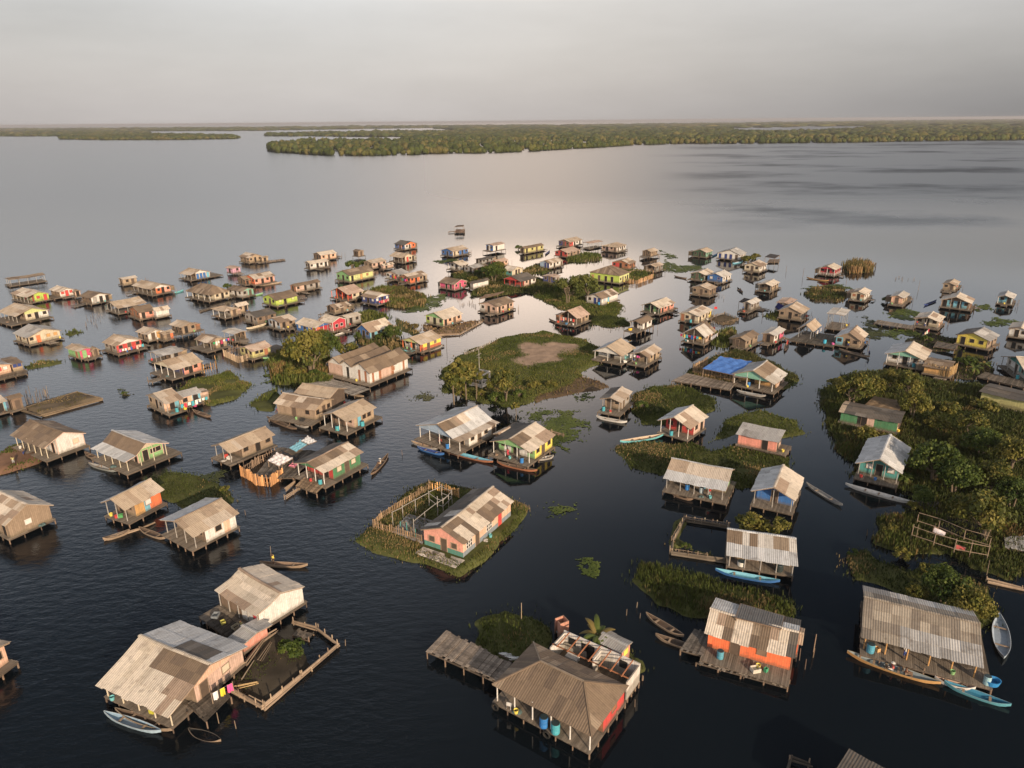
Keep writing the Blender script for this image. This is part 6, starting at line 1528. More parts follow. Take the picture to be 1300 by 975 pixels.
fence('back plank fence of the debris dock behind the orange pen',[(306,604),(330,588),(350,580)],1.5,'brown',.4)
fence('bamboo fence round the yard of the coral house, sunlit outer side',[(537,689),(522,684),(474,671),(484,660),(545,622)],1.35,(.27,.18,.105),.36,z=.4,jag=.3,w=.16)
fence('far bamboo fence of the coral house yard',[(545,622),(566,626),(583,633)],1.6,'ochre',.4,z=.4)
fence('bamboo pen fence beside the lime hip roofed house',[(788,358),(808,361),(829,353),(829,348)],1.6,(.46,.28,.15),.45)
fence('inner low fence between the lime hip roofed house and its pen',[(792,350),(805,346),(826,346)],1.2,'tan',.7)
fence('tall bamboo wall of the shack beside the green gabled white house',[(1172,471),(1203,479),(1214,472)],2.2,(.40,.27,.13),.3,z=.6,jag=.35)
fence('brown board fence round the blue tarpaulin yard',[(898,464),(879,474),(929,486)],2.2,(.27,.18,.10),.32,z=.3)
fence('muddy stick wall of the pen beside the cream house with yellow end',[(903,410),(917,413),(938,407),(920,400),(903,404)],.9,(.16,.12,.08),.5,jag=.3)
fence('picket fence along the water at the back of the big island',[(590,452),(606,446),(622,438)],.9,'greyw',.6,z=.2)
fence('stake fence in front of the low red house reeds',[(732,332),(745,333),(760,331)],1.4,'brown',1.0,jag=.6,w=.1,rails=False)
fence('row of stakes in the water before the rosy beige house',[(584,388),(596,386),(604,390)],.7,'brown',1.0,jag=.4,w=.1,rails=False)
fence('row of stakes under the green grass spit',[(752,416),(775,419),(792,416)],.6,'brown',1.1,jag=.4,w=.1,rails=False)
fence('dark log wall of the square fish pen',[(850,700),(897,708)],.6,(.13,.10,.075),.5,jag=.2)
fence('weedy pole rail on the left rim of the fish pen',[(852,688),(868,660),(922,668)],.7,(.15,.13,.10),.8,jag=.3)

def logs(label,px,rad=.14,z=.35,cat='log fence',name='log_fence',posts=True,col='wood'):
    pts=[at(x,y,z) for x,y in px]; c=sum(pts,Vector())/len(pts); root=empty(name,(c.x,c.y,0)); tag(root,label,cat)
    r=random.Random(int(px[0][0])); 
    for a,b in zip(pts,pts[1:]):
        a=a-Vector((c.x,c.y,0)); b=b-Vector((c.x,c.y,0))
        for k in range(3):
            m=MB(); o=Vector((r.uniform(-.2,.2),r.uniform(-.2,.2),(k-1)*.2)); m.tube(a+o,b+o*.6,rad*r.uniform(.7,1.1),rad*r.uniform(.6,1),jit(c_(col),r,.3),7); m.build('log','wood',root)
        if posts:
            n=max(1,int((b-a).length/1.2))
            for i in range(n+1):
                p=a.lerp(b,i/n); post(root,'stake',p.x+r.uniform(-.2,.2),p.y+r.uniform(-.2,.2),-.6,z+r.uniform(.2,.9),.07,r.choice(['wood','brown','tan']))
    return root
logs('log fence with sunlit stakes around the muddy yard of the large tan roofed house',[(291,876),(334,899),(383,858),(430,818),(402,797),(372,789)])
logs('pile of long drift logs beside the large tan roofed house',[(298,852),(312,842),(334,812),(352,800)],.10,.7,'log pile','log_pile',False)
logs('floating logs beneath the orange and blue shack',[(131,686),(150,681),(178,672),(196,664)],.12,.05,'logs','floating_logs',False)
logs('log jetty rail in front of the dark green house',[(362,632),(380,620),(400,612)],.09,.3,'rail','log_rail')
logs('slanting drift log at the corner of the dark green house dock',[(362,622),(374,612)],.12,.4,'log','drift_log',False)
logs('log kerb holding the scrub bank along the water by the right edge',[(1254,737),(1300,748)],.16,.25,'logs','log_kerb')
logs('brushwood edge of the debris bank by the green striped house',[(538,416),(552,426),(584,424),(612,408)],.1,.3,'brushwood','brushwood_edge')
logs('broken pole frame lying at the weed crescent behind the pale yellow house',[(690,562),(700,548),(716,552)],.08,.5,'posts','post_pile')
logs('low log rim round the earth raft',[(28,520),(52,528),(130,507),(98,498),(28,519)],.13,.3,'log border','log_border',False,(.16,.12,.08))

def platform(label,px,z=.9,col=(.17,.145,.12),name='plank_platform',along=0,jag=.5,stilts=True,w=(.22,.34),miss=0,dz=.05):
    """plank deck over the four photo corners px (a,b,c,d); planks run from side ab to side dc"""
    a,b,c,d=[at(x,y,z) for x,y in px]; ctr=(a+b+c+d)/4; root=empty(name,(ctr.x,ctr.y,0)); tag(root,label,'platform','plank platforms and jetties')
    r=random.Random(int(px[0][0]*5+px[0][1])); o0=Vector((ctr.x,ctr.y,0)); a,b,c,d=[p-o0 for p in (a,b,c,d)]
    L=((b-a).length+(c-d).length)/2; m=MB(); t=0
    while t<1:
        wd=r.uniform(*w)/L; t2=min(1,t+wd); 
        if r.random()>=miss:
            q=[a.lerp(b,t),a.lerp(b,t2-.02/L),d.lerp(c,t2-.02/L),d.lerp(c,t)]
            e=(q[3]-q[0]).normalized(); j0=r.uniform(-.2,.4)*jag; j1=r.uniform(-.2,.4)*jag
            zz=Vector((0,0,r.uniform(0,dz))); q=[q[0]-e*j0+zz,q[1]-e*j0+zz,q[2]+e*j1+zz,q[3]+e*j1+zz]
            m.slab(q,.05,jit(col,r,.4))
        t=t2
    m.build('deck','plank',root)
    m=MB()
    for p,q in ((a,b),(d,c)): m.bar(p-Vector((0,0,.18)),q-Vector((0,0,.18)),.12,.16,(.09,.07,.055))
    m.build('beam','wood',root)
    if stilts:
        for p,q in ((a,b),(d,c)):
            n=max(1,int((q-p).length/2.0))
            for i in range(n+1):
                s=p.lerp(q,i/n); post(root,'stilt',s.x,s.y,-1,z-.1+(r.uniform(0,.5) if r.random()<.15 else 0),r.uniform(.07,.11),'brown')
    return root
platform('long grey plank platform on stilts beside the hip roofed red house',[(542,826),(638,868),(656,846),(566,801)],1.1,(.20,.165,.135),jag=.7,w=(.3,.55),dz=.12)
platform('dark plank deck beside the gable wall of the large tan roofed house',[(262,915),(238,893),(276,866),(293,884)],.95,(.10,.085,.07))
platform('dark deck beside the white roofed house under its open side',[(262,790),(300,818),(318,803),(282,778)],.9,(.055,.047,.04),jag=.3)
platform('plank walkway along the blue tarpaulin yard',[(853,483),(928,495),(934,487),(872,474)],.9,(.20,.165,.135))
platform('grey boards at the near side of the triple ridged house',[(396,486),(450,502),(470,494),(420,481)],.7,(.22,.20,.18),jag=1.0)
platform('dark plank landing beside the bright orange house',[(864,824),(893,832),(903,806),(882,798)],.8,(.13,.115,.10),jag=.6)
platform('broken outer planks in front of the orange house deck',[(884,840),(1000,872),(1003,862),(890,832)],.6,(.20,.17,.14),jag=.9,miss=.3,w=(.12,.3))
platform('concrete slab before the coral gable',[(527,702),(578,721),(590,711),(537,694)],.56,(.42,.38,.34),'concrete_slab',jag=0,stilts=False,w=(.9,1.0),dz=.0)
platform('small grey deck at the water corner of the dark green house',[(376,616),(402,626),(412,616),(386,606)],.85,(.24,.17,.11))
platform('plank dock with debris behind the orange pen',[(322,606),(372,606),(410,574),(352,568)],.8,(.11,.095,.08),jag=.6,w=(.25,.5),dz=.08)
platform('grey boards stacked by the islet of the hip roofed house',[(634,829),(650,838),(662,838),(642,828)],1.25,(.50,.50,.49),'board_stack',jag=.6,stilts=False,w=(.2,.3),dz=.15)
platform('dark scrap platform behind the teal fronted house',[(1160,640),(1195,655),(1200,640),(1165,628)],.5,(.07,.065,.06),jag=.5,w=(.3,.6))
platform('grey plank landing at the right edge beneath the pole frames',[(1276,695),(1310,700),(1310,680),(1275,682)],1.0,(.30,.29,.28))
platform('dark raft deck beside the pole shelters',[(1000,432),(1058,440),(1062,426),(1020,420)],.6,(.09,.08,.065),jag=.6)
platform('long narrow deck reaching out from the cream house with people',[(1110,410),(1160,418),(1162,414),(1114,406)],.7,(.17,.14,.11),jag=.4)
platform('dark plank deck before the teal porch at the right edge',[(1240,478),(1300,492),(1302,484),(1250,472)],.7,(.12,.10,.08))
platform('small raft under the pole canopy far out',[(974,333),(988,333),(990,329),(977,329)],.5,(.16,.12,.09))
platform('square reed platform in open water far out',[(577,295),(590,295),(590,291),(579,291)],.9,(.22,.13,.08))
platform('thin jetty planks off the square reed platform',[(569,294.5),(578,294),(578,293.4),(570,293.8)],.7,(.22,.16,.11))
platform('long walkway jetty off the brown house with a raft',[(338,333),(362,330),(361,328.5),(338,331)],.4,(.24,.18,.13))
platform('log raft beside the frail jetty of the corner porch house',[(254,396),(286,386),(285,384),(253,394)],.3,(.15,.12,.09))
platform('low deck before the patchwork peach house at the left edge',[(-10,484),(34,474),(34,470),(-10,479)],.6,(.14,.11,.08))

# roof-only shelters, tarpaulin and special builds
def sheet_roof(label,px,z,col,name='canopy',legs=True,mat='matt',th=.05,cat='canopy',wave=.0,zs=None,n=10):
    zs=zs or [z]*4; P=[at(x,y,q) for (x,y),q in zip(px,zs)]; c=sum(P,Vector())/4; root=empty(name,(c.x,c.y,0)); tag(root,label,cat)
    o=Vector((c.x,c.y,0)); P=[p-o for p in P]; m=MB(); r=random.Random(int(px[0][0]))
    f=lambda u,v:P[0].lerp(P[1],u).lerp(P[3].lerp(P[2],u),v)+Vector((0,0,wave*(math.sin(u*19+v*5)*math.sin(v*11)+.7*math.sin(v*23+u*3))))
    for i in range(n):
        for j in range(n):
            q=[f(i/n,j/n),f((i+1)/n,j/n),f((i+1)/n,(j+1)/n),f(i/n,(j+1)/n)]
            m.face(q,jit(c_(col),r,.12)); m.face([p-Vector((0,0,th)) for p in q[::-1]],jit(c_(col),r,.05))
    for k in range(4):
        a,b=P[k],P[(k+1)%4]; m.bar(a-Vector((0,0,th)),b-Vector((0,0,th)),.07,.1,'brown')
    m.build('sheet' ,mat,root)
    if legs:
        for p in P: post(root,'pole',p.x*.97,p.y*.97,-.8,p.z-th,.07,'wood')
    return root
sheet_roof('bright blue tarpaulin stretched flat over a fenced yard',[(892,468),(931,476),(955,459),(915,452)],3.0,(.085,.20,.52),'tarpaulin',wave=.08,zs=[2.7,2.9,3.4,3.2],cat='tarpaulin',n=16)
sheet_roof('low grey roof sheet between the blue tarpaulin and the mint gabled house',[(931,478),(948,480),(972,462),(954,459)],3.0,(.22,.22,.23),'roof_sheet',zs=[2.6,2.8,3.3,3.1],mat='roof')
sheet_roof('dark flat canopy on a pole over the small far raft',[(971,326),(984,328),(990,324),(978,322)],3.2,(.06,.055,.055),'canopy',zs=[3,3,3.3,3.3])
sheet_roof('small thatched canopy over the square reed platform',[(577,288),(588,287.5),(589,285.5),(580,286)],3.4,(.12,.085,.06),'canopy')
sheet_roof('dark awning over the deck of the white roofed little hut',[(938,383),(950,386),(957,381),(945,378)],2.6,(.03,.03,.035),'awning',zs=[2.3,2.4,2.8,2.7])
sheet_roof('dark blue tarpaulin bundle at the brown plank house',[(984,390),(991,396),(995,388),(988,384)],2.4,(.03,.035,.13),'tarpaulin',wave=.25,zs=[1.4,1.6,2.8,2.9])
sheet_roof('white and pink tarpaulin draped over the debris dock pen',[(340,585),(354,592),(372,582),(352,574)],2.2,(.62,.58,.58),'tarpaulin',wave=.14,zs=[2.0,1.8,2.2,2.4],legs=True)
sheet_roof('pale blue sheet lying on the debris dock',[(367,569),(376,574),(392,563),(382,558)],1.5,(.20,.42,.52),'sheet_cover',wave=.1,legs=False)
sheet_roof('white sheet with a torn middle on the debris dock',[(382,560),(392,564),(402,560),(391,553)],1.6,(.60,.60,.61),'sheet_cover',wave=.14,legs=False)
sheet_roof('dark tarpaulin strip across the debris dock',[(347,580),(372,590),(380,582),(360,572)],1.3,(.04,.04,.045),'sheet_cover',wave=.1,legs=False)
sheet_roof('pink cloth heap on the debris dock edge',[(366,592),(374,594),(379,588),(371,587)],1.3,(.55,.20,.27),'cloth_heap',wave=.12,legs=False,n=6)
sheet_roof('dark sheet roof of scrap between the two plank houses with tan roofs',[(381,508),(405,514),(417,508),(398,502)],3.0,(.24,.235,.23),'roof_sheet',mat='roof')
sheet_roof('black shade net spread under the pole frames of the right shore',[(1190,672),(1252,690),(1262,668),(1205,655)],.9,(.012,.013,.015),'shade_net',wave=.05,legs=False)
sheet_roof('pale cloth hung on the pole frame of the right shore',[(1184,675),(1199,681),(1201,676),(1186,668)],1.4,(.55,.50,.52),'hanging_cloth',zs=[1.0,1.0,1.2,1.9],legs=False,n=6)
sheet_roof('red and white cloth hung on the pole frame',[(1213,697),(1225,700),(1226,695),(1214,691)],1.3,(.45,.10,.09),'hanging_cloth',zs=[1.0,1.0,1.4,1.4],legs=False,n=4)
sheet_roof('collapsed dark roof sheets lying on the yellow gabled house mud bank',[(1185,440),(1212,444),(1216,438),(1190,433)],1.0,(.09,.08,.07),'roof_sheet',mat='roof',zs=[.8,1.0,1.3,1.2],wave=.1)
sheet_roof('rusty sheet roof lying behind the red porch house scrub',[(608,380),(632,374),(640,370),(616,374)],1.0,(.15,.10,.07),'roof_sheet',mat='roof',wave=.1)
sheet_roof('grey sagging scrap roof at the side of the triple ridged house',[(413,463),(430,468),(446,460),(430,454)],2.4,(.20,.19,.18),'roof_sheet',mat='roof',wave=.2,zs=[2,2.2,2.8,2.6])
sheet_roof('brown thatch roof over the yard beside the right shore mangroves',[(1098,514),(1140,522),(1150,510),(1110,503)],2.6,(.16,.115,.075),'thatch_roof',wave=.08)
sheet_roof('grey sheet roof behind the bright orange house ridge',[(934,784),(992,798),(996,782),(940,766)],3.7,(.14,.14,.14),'back_roof',mat='roof',zs=[4.1,4.1,3.1,3.1])

def pole_frame(label,px,hh=2.4,name='post_row',z=.3,rails=(.9,2.2),col='tan'):
    pts=[at(x,y,z) for x,y in px]; c=sum(pts,Vector())/len(pts); root=empty(name,(c.x,c.y,0)); tag(root,label,'frame')
    o=Vector((c.x,c.y,0)); r=random.Random(int(px[0][0]))
    for p in pts: post(root,'pole',p.x-o.x,p.y-o.y,-.3,z+hh+r.uniform(-.1,.3),.06,col)
    m=MB()
    for a,b in zip(pts,pts[1:]):
        for q in rails: m.bar(a-o+Vector((0,0,q)),b-o+Vector((0,0,q+r.uniform(-.1,.1))),.07,.07,col)
    m.build('rail','wood',root)
    return root
pole_frame('row of bare pole frames below the broad yellow green tree',[(1156,686),(1184,696),(1210,704),(1230,708),(1252,712)],col='wood')
pole_frame('back row of bare pole frames behind the black shade net',[(1163,668),(1190,676),(1222,690),(1254,700)],2.0,col='wood')
pole_frame('bare post frame of an unroofed hall inside the coral house yard',[(499,668),(512,661),(528,652),(545,642),(561,634)],2.4,z=.5,rails=(2.3,),col='greyw')
pole_frame('second line of bare posts inside the coral house yard, nearest its house',[(526,680),(540,668),(556,656),(570,647)],2.4,z=.5,rails=(2.3,),col='greyw')
pole_frame('cross beams on posts at the far end of the coral house yard',[(545,642),(556,650),(563,652),(574,640),(561,634)],2.4,z=.5,rails=(2.2,1.2),col='greyw')
pole_frame('teal tipped low posts in the coral house yard',[(509,676),(517,678),(528,684)],1.6,z=.5,rails=(),col='teal')
platform('pale concrete floor in the coral house yard',[(498,675),(536,690),(560,664),(518,652)],.62,(.27,.26,.255),'yard_floor',jag=.1,stilts=False,w=(1.2,1.8),dz=.0)

# concrete frame with a mast on the big island
def mast_block():
    a,b,c=at(600,488,.5),at(612,492,.5),at(622,486,.5)
    root=empty('concrete_frame',(b.x,b.y,.5)); tag(root,'roofless white concrete frame with a tall mast on the big island','structure')
    ex=(c-b); ey=(a-b); Lx=ex.length; Ly=ey.length; ex/=Lx; ey/=Ly; L=max(3.2,(Lx+Ly)/2*.95)
    root.rotation_euler=(0,0,math.atan2(ex.y,ex.x)); w=(.55,.50,.45)
    for (x,y) in ((0,0),(L,0),(L,L),(0,L)):
        m=MB(); m.box(x-.15,x+.15,y-.15,y+.15,-.4,2.6,w); m.build('column','matt',root)
    m=MB(); m.box(-.15,L+.15,-.14,.14,2.6,2.85,w); m.box(-.15,L+.15,L-.14,L+.14,2.6,2.85,w); m.box(-.14,.14,.15,L-.15,2.6,2.85,w); m.box(L-.14,L+.14,.15,L-.15,2.6,2.85,w); m.build('ring_beam','matt',root)
    m=MB(); m.box(.16,L-.16,-.1,.1,-.4,.7,w); m.box(-.1,.1,.16,L-.16,-.4,.7,w); m.box(L-.1,L+.1,.16,L-.16,-.4,.7,w); m.build('parapet','matt',root)
    m=MB(); m.tube((L*.5,L*.5,-.3),(L*.5,L*.5,8.2),.11,.05,'greyw',8); m.bar((L*.5-.9,L*.5,6.9),(L*.5+.9,L*.5,6.9),.06,.06,'greyw'); m.bar((L*.5,L*.5-.6,6.2),(L*.5,L*.5+.6,6.2),.05,.05,'greyw'); m.build('mast','paint',root)
mast_block()

# roofless back rooms, hut and privy of the hip roofed house
HR=HOUSE['the hip roofed red house']
def roofless():
    root=empty('roofless_rooms',on(HR,7.45,0,0),HR['root'].rotation_euler.z); tag(root,'roofless back rooms with white walls and red rafters behind the hip roofed house','building')
    Lx,Ly=3.0,9.0; z0,z1=.7,3.1; w=(.60,.57,.54); 
    def wall(name,x0,x1,y0,y1,zt=z1,col=w):
        m=MB(); m.box(x0,x1,y0,y1,z0,zt,col); return m.build(name,'wall',root)
    m=MB(); m.box(0,Lx,0,Ly,z0-.15,z0-.003,(.13,.105,.08)); m.build('floor_slab','plank',root)
    b=wall('back_wall',Lx-.14,Lx,0,Ly); wall('side_wall',0.02,Lx-.15,Ly-.14,Ly,2.9); wall('partition',1.2,Lx-.15,4.4,4.54,2.9); wall('end_wall',0.02,Lx-.15,0,.14,2.9,(.55,.50,.46))
    for y in (1.8,6.3,7.9):
        m=MB(); m.box(Lx-.19,Lx-.145,y-.45,y+.45,z0+1.0,z0+1.9,(.02,.02,.02)); m.build('window','paint',b)
    m=MB(); m.box(Lx-.19,Lx-.145,5.2,6.1,z0,z0+2.0,(.02,.018,.016)); m.build('doorway','paint',b)
    for k in range(7):
        y=.7+k*1.25; m=MB(); m.bar((.1,y,3.25),(Lx-.1,y+.1,3.15),.09,.12,(.30,.12,.06)); m.build('rafter','wood',root)
    m=MB(); m.bar((.4,.1,3.1),(.4,Ly-.1,3.1),.1,.1,(.28,.12,.06)); m.build('wall_plate','wood',root)
    for q in range(5):
        post(root,'pier',.5+q*.9,.1,-.8,z0-.1,.1,'brown'); post(root,'pier',Lx-.1,Ly*q/4,-.8,z0-.1,.1,'brown')
    m=MB(); m.box(1.5,2.3,6.6,8.0,z0,z0+.5,(.5,.5,.5)); m.build('bench','matt',root)
roofless()
h('little brick hut with grey sheet roof behind the roofless rooms',788,846,15,14,40,'L','salmon','salmon','grey',rise=.2,name='hut',cat='hut',H=2.0,winR=[('w',.5,'yellow')],winL=[],deck=False,stilts=False,zd=.4,W=1.7,D=2.8,tx=60,ov=.15)
def privy():
    p=at(713,803,.3); root=empty('privy',(p.x,p.y,.3),.5); tag(root,'small roofless pink brick privy standing behind the roofless rooms','privy'); c=(.45,.22,.16)
    m=MB(); s=.58
    m.box(-s,s,-s,-s+.1,-.6,1.8,c); m.box(-s,s,s-.1,s,-.6,1.8,c); m.box(s-.1,s,-s+.1,s-.1,-.6,1.8,c); m.box(-s,-s+.1,-s+.1,0,-.6,1.8,c); m.build('walls','wall',root)
    m=MB(); m.box(-s+.1,s-.1,-s+.1,s-.1,.0,.06,'grey'); m.build('floor','matt',root)
privy()
def flagpole(label,px,py,hh,z=.9,col='white',flag=None):
    p=at(px,py,z); root=empty('flag_pole',(p.x,p.y,z)); tag(root,label,'pole')
    m=MB(); m.tube((0,0,-1),(0,0,hh),.05,.035,col,6); m.build('pole','paint',root)
    if flag:
        m=MB()
        for i in range(4): m.face([(.02+.2*i,.05*math.sin(i*1.3),hh-.75),(.02+.2*(i+1),.05*math.sin((i+1)*1.3),hh-.8),(.02+.2*(i+1),.05*math.sin((i+1)*1.3),hh-.1),(.02+.2*i,.05*math.sin(i*1.3),hh-.05)],flag)
        m.build('flag','matt',root)
flagpole('red pennant on a pole beside the door of the large tan roofed house',278,860,2.2,.9,'wood',(.5,.03,.06))
flagpole('thin pole with red cloth behind the cream house with yellow end',906,400,2.6,.9,'wood',(.5,.04,.04))
flagpole('tall bare pole on the grassy islet behind the plank platform',662,787,2.4,.4,'tan')
flagpole('bare pole at the water corner of the bright orange house',1033,826,2.2,.2,'tan')

# bare stakes standing in the water
GP='bare stakes standing in the water'
def stake(px,py,hh,label,lean=.12,r=.06):
    p=at(px,py,0); m=MB(); m.tube((0,0,-1),(rnd.uniform(-lean,lean),rnd.uniform(-lean,lean),hh),r,r*.7,rnd.choice([(.16,.12,.085),(.22,.17,.12),(.12,.09,.07)]),6)
    o=m.build('stake','wood'); o.location=(p.x,p.y,0); tag(o,label,'stake',GP)
for k in range(26): stake(rnd.uniform(32,64),rnd.uniform(499,515)-0,rnd.uniform(1,2.4),'thin dark stake in the cluster between the outhouse and the earth raft')
for k in range(20): stake(rnd.uniform(104,132),rnd.uniform(400,416),rnd.uniform(.5,1.4),'short dark stake in the open water patch below the broad open shed')
for k in range(10): stake(rnd.uniform(426,442),rnd.uniform(322,329),rnd.uniform(.8,2.2),'stake in the cluster between the tan far house and the lone outhouse')
for k in range(14): stake(rnd.uniform(1135,1162),rnd.uniform(352,357),rnd.uniform(.3,.9),'short stake in open water behind the tan hut with white roof')
for k in range(12): stake(rnd.uniform(740,795),rnd.uniform(330,338),rnd.uniform(.5,1.8),'stake in the row behind the reddish striped roof house')
for k in range(10): stake(rnd.uniform(580,604),rnd.uniform(382,390),rnd.uniform(.3,.9),'short stake in the shallows before the rosy beige house')
for k in range(8): stake(rnd.uniform(908,920),rnd.uniform(374,380),rnd.uniform(.4,1.2),'stake beside the brown channel house')
for k in range(12): stake(rnd.uniform(1015,1060),rnd.uniform(410,436),rnd.uniform(1.5,3.2),'grey pole standing between the two pole shelters')
for (x,y,hh,l) in ((1019,352,3.5,'tall stake rising beside the raft of the crimson house'),(998,345,2.5,'tall stake in open water between the pole canopy and crimson house'),(567,443,3.2,'tall pale stake beside the bright yellow house'),(1032,835,1.2,'stub of a stake off the orange house annex'),(795,781,.9,'lone pale stake stub in dark water behind the banana plant'),(808,772,.8,'lone stake stub in dark water nearest the marsh strip'),(812,785,.7,'stake stub between the banana plant and the grey dugout'),
 (305,712,.0,''),(301,652,.8,'stake stub beside the dark grass patch'),(312,654,.8,'second stake stub right of the dark grass patch'),(511,578,1.0,'short post with a bird in the channel by the big porch house'),(300,925,1.0,'stake stub off the dark plank deck'),(278,918,1.4,'stake at the dark plank deck corner'),(438,820,.8,'stake stub off the log fence corner'),(470,595,.0,''),
 (1015,838,1.6,'stake under the orange annex'),(1022,850,1.3,'stake near the outer corner of the orange house'),(806,898,.9,'stake stub beside the red end wall'),(803,880,.9,'second stake stub beside the red end wall'),(1183,683,2.4,'leaning stake by the pale cloth'),(1253,730,2.2,'upright stake at the end of the log kerb'),(1162,690,3.0,'tall stake at the bow of the pole frames'),(1002,397,2.4,'stake by the dark tarpaulin bundle'),(968,402,2.2,'stake before the black awning hut'),(946,403,1.4,'stake under the black awning hut deck'),(1074,362,3.2,'tall stake behind the raft garden'),(1166,368,3.4,'tall thin stake beside the tan hut with white roof')):
    if l: stake(x,y,hh,l)
# tyres on the hip roofed house deck edge
def tyre(x,y,label):
    p=on(HR,x,y,.55); m=MB(); n=14; k=6
    for i in range(n):
        for j in range(k):
            f=lambda i,j:((.0+.11*math.cos(6.2832*j/k)),(.34+.11*math.sin(6.2832*j/k))*math.cos(6.2832*i/n),(.34+.11*math.sin(6.2832*j/k))*math.sin(6.2832*i/n))
            m.face([f(i,j),f(i+1,j),f(i+1,j+1),f(i,j+1)],(.025,.024,.023))
    o=m.build('tyre','matt'); o.location=p; o.rotation_euler=(0,0,HR['root'].rotation_euler.z); tag(o,label,'tyre','old tyres hung as fenders')
tyre(-.5,10.4,'old tyre hung at the far corner of the white posted porch'); tyre(-.5,4.4,'old tyre hung below the blue drum of the white posted porch')
# small birds / white scraps on the mangroves are left out

logs('dark pole pen just showing above the bottom picture edge',[(996,985),(1003,963),(1030,972)],.12,.5,'pen','pole_pen',True,(.07,.06,.05))

logs('heap of long grey sticks lying across the muddy yard, nearest the house wall',[(306,862),(322,838)],.06,.5,'stick heap','stick_heap',False,(.2,.16,.12))
logs('heap of pale split bamboo in the front of the muddy yard',[(300,872),(328,866)],.07,.45,'bamboo heap','bamboo_heap',False,(.34,.24,.12))
logs('bundle of dark branches in the middle of the muddy yard',[(330,838),(345,815)],.06,.5,'branch bundle','branch_bundle',False,(.14,.11,.08))
logs('fallen poles along the front corner of the muddy yard fence',[(318,884),(336,893)],.07,.4,'poles','fallen_poles',False)
platform('low plank raft inside the flooded back of the log fence',[(372,806),(392,812),(398,804),(378,799)],.3,(.13,.11,.09),'plank_raft',jag=.6)

logs('dark timber rim around the square fish pen beside the panelled roof house',[(851,701),(853,688),(869,659),(926,669),(922,712),(851,702)],.15,.3,'pen','fish_pen',True,(.13,.105,.08))

# ------------------------------------------------------------------ water
def water():
    m,n,b=nt('lagoon_water')
    geo=nd(n,'ShaderNodeNewGeometry'); sep=nd(n,'ShaderNodeSeparateXYZ'); n.links.new(geo.outputs['Position'],sep.inputs[0])
    x,y=sep.outputs[0],sep.outputs[1]
    # calm and ruffled zones of the surface
    mp=nd(n,'ShaderNodeMapping'); n.links.new(geo.outputs['Position'],mp.inputs[0]); mp.inputs['Scale'].default_value=(.0042,.0062,1); mp.inputs['Rotation'].default_value=(0,0,R_(-38))
    zone=noise(n,mp.outputs[0],1.0,5,.62)
    t=math_(n,'DIVIDE',x,math_(n,'MAXIMUM',y,20.0))
    west=ramp01(n,t,.02,-.34)                       # wind over the western lagoon
    east=math_(n,'MULTIPLY',ramp01(n,t,.16,.36),ramp01(n,y,300,480))
    farw=ramp01(n,y,230,620)
    patch=math_(n,'MULTIPLY',ramp01(n,zone,.46,.72),east)
    ruf=math_(n,'MAXIMUM',math_(n,'MULTIPLY',west,.55),math_(n,'MULTIPLY',farw,.30))
    mp2=nd(n,'ShaderNodeMapping'); n.links.new(geo.outputs['Position'],mp2.inputs[0]); mp2.inputs['Scale'].default_value=(1.0,1.9,1); mp2.inputs['Rotation'].default_value=(0,0,R_(-25))
    w1=noise(n,mp2.outputs[0],.55,3,.55); w2=noise(n,mp2.outputs[0],2.1,3,.5)
    hgt=math_(n,'ADD',math_(n,'MULTIPLY',w1,1.0),math_(n,'MULTIPLY',w2,.28))
    bp=nd(n,'ShaderNodeBump'); bp.inputs['Distance'].default_value=.25
    n.links.new(math_(n,'ADD',math_(n,'MULTIPLY_ADD',ruf,.42,.03),math_(n,'MULTIPLY',patch,.5)),bp.inputs['Strength']); n.links.new(hgt,bp.inputs['Height'])
    n.links.new(bp.outputs[0],b.inputs['Normal'])
    b.inputs['Base Color'].default_value=(.0038,.0062,.0088,1); b.inputs['IOR'].default_value=1.36
    n.links.new(math_(n,'ADD',math_(n,'ADD',math_(n,'MULTIPLY_ADD',ruf,.16,.03),math_(n,'MULTIPLY',farw,math_(n,'MULTIPLY_ADD',west,-.14,.24))),math_(n,'MULTIPLY',patch,.28)),b.inputs['Roughness'])
    me=bpy.data.meshes.new('lagoon_water'); s=38000
    me.from_pydata([(-s,-2000,0),(s,-2000,0),(s,s,0),(-s,s,0)],[],[(0,1,2,3)]); me.materials.append(m)
    o=bpy.data.objects.new('lagoon_water',me); COL.objects.link(o); o['kind']='structure'
water()

# ------------------------------------------------------------------ haze
def haze(density):
    m=bpy.data.materials.new('haze_air'); m.use_nodes=True; n=m.node_tree; n.nodes.clear()
    out=n.nodes.new('ShaderNodeOutputMaterial'); v=n.nodes.new('ShaderNodeVolumePrincipled')
    v.inputs['Color'].default_value=(.66,.63,.64,1); v.inputs['Density'].default_value=density; v.inputs['Anisotropy'].default_value=.2
    n.links.new(v.outputs[0],out.inputs['Volume'])
    s=38100; mb=MB()
    me=bpy.data.meshes.new('haze'); x0,x1,y0,y1,z0,z1=-s,s,-2100,s,-1.6,59.0
    me.from_pydata([(x0,y0,z0),(x1,y0,z0),(x1,y1,z0),(x0,y1,z0),(x0,y0,z1),(x1,y0,z1),(x1,y1,z1),(x0,y1,z1)],[],[(3,2,1,0),(4,5,6,7),(0,1,5,4),(1,2,6,5),(2,3,7,6),(3,0,4,7)])
    me.materials.append(m); o=bpy.data.objects.new('haze',me); COL.objects.link(o); o['kind']='stuff'; o.display_type='WIRE'
    o['label']='thin evening haze over the whole lagoon'
haze(HAZE)

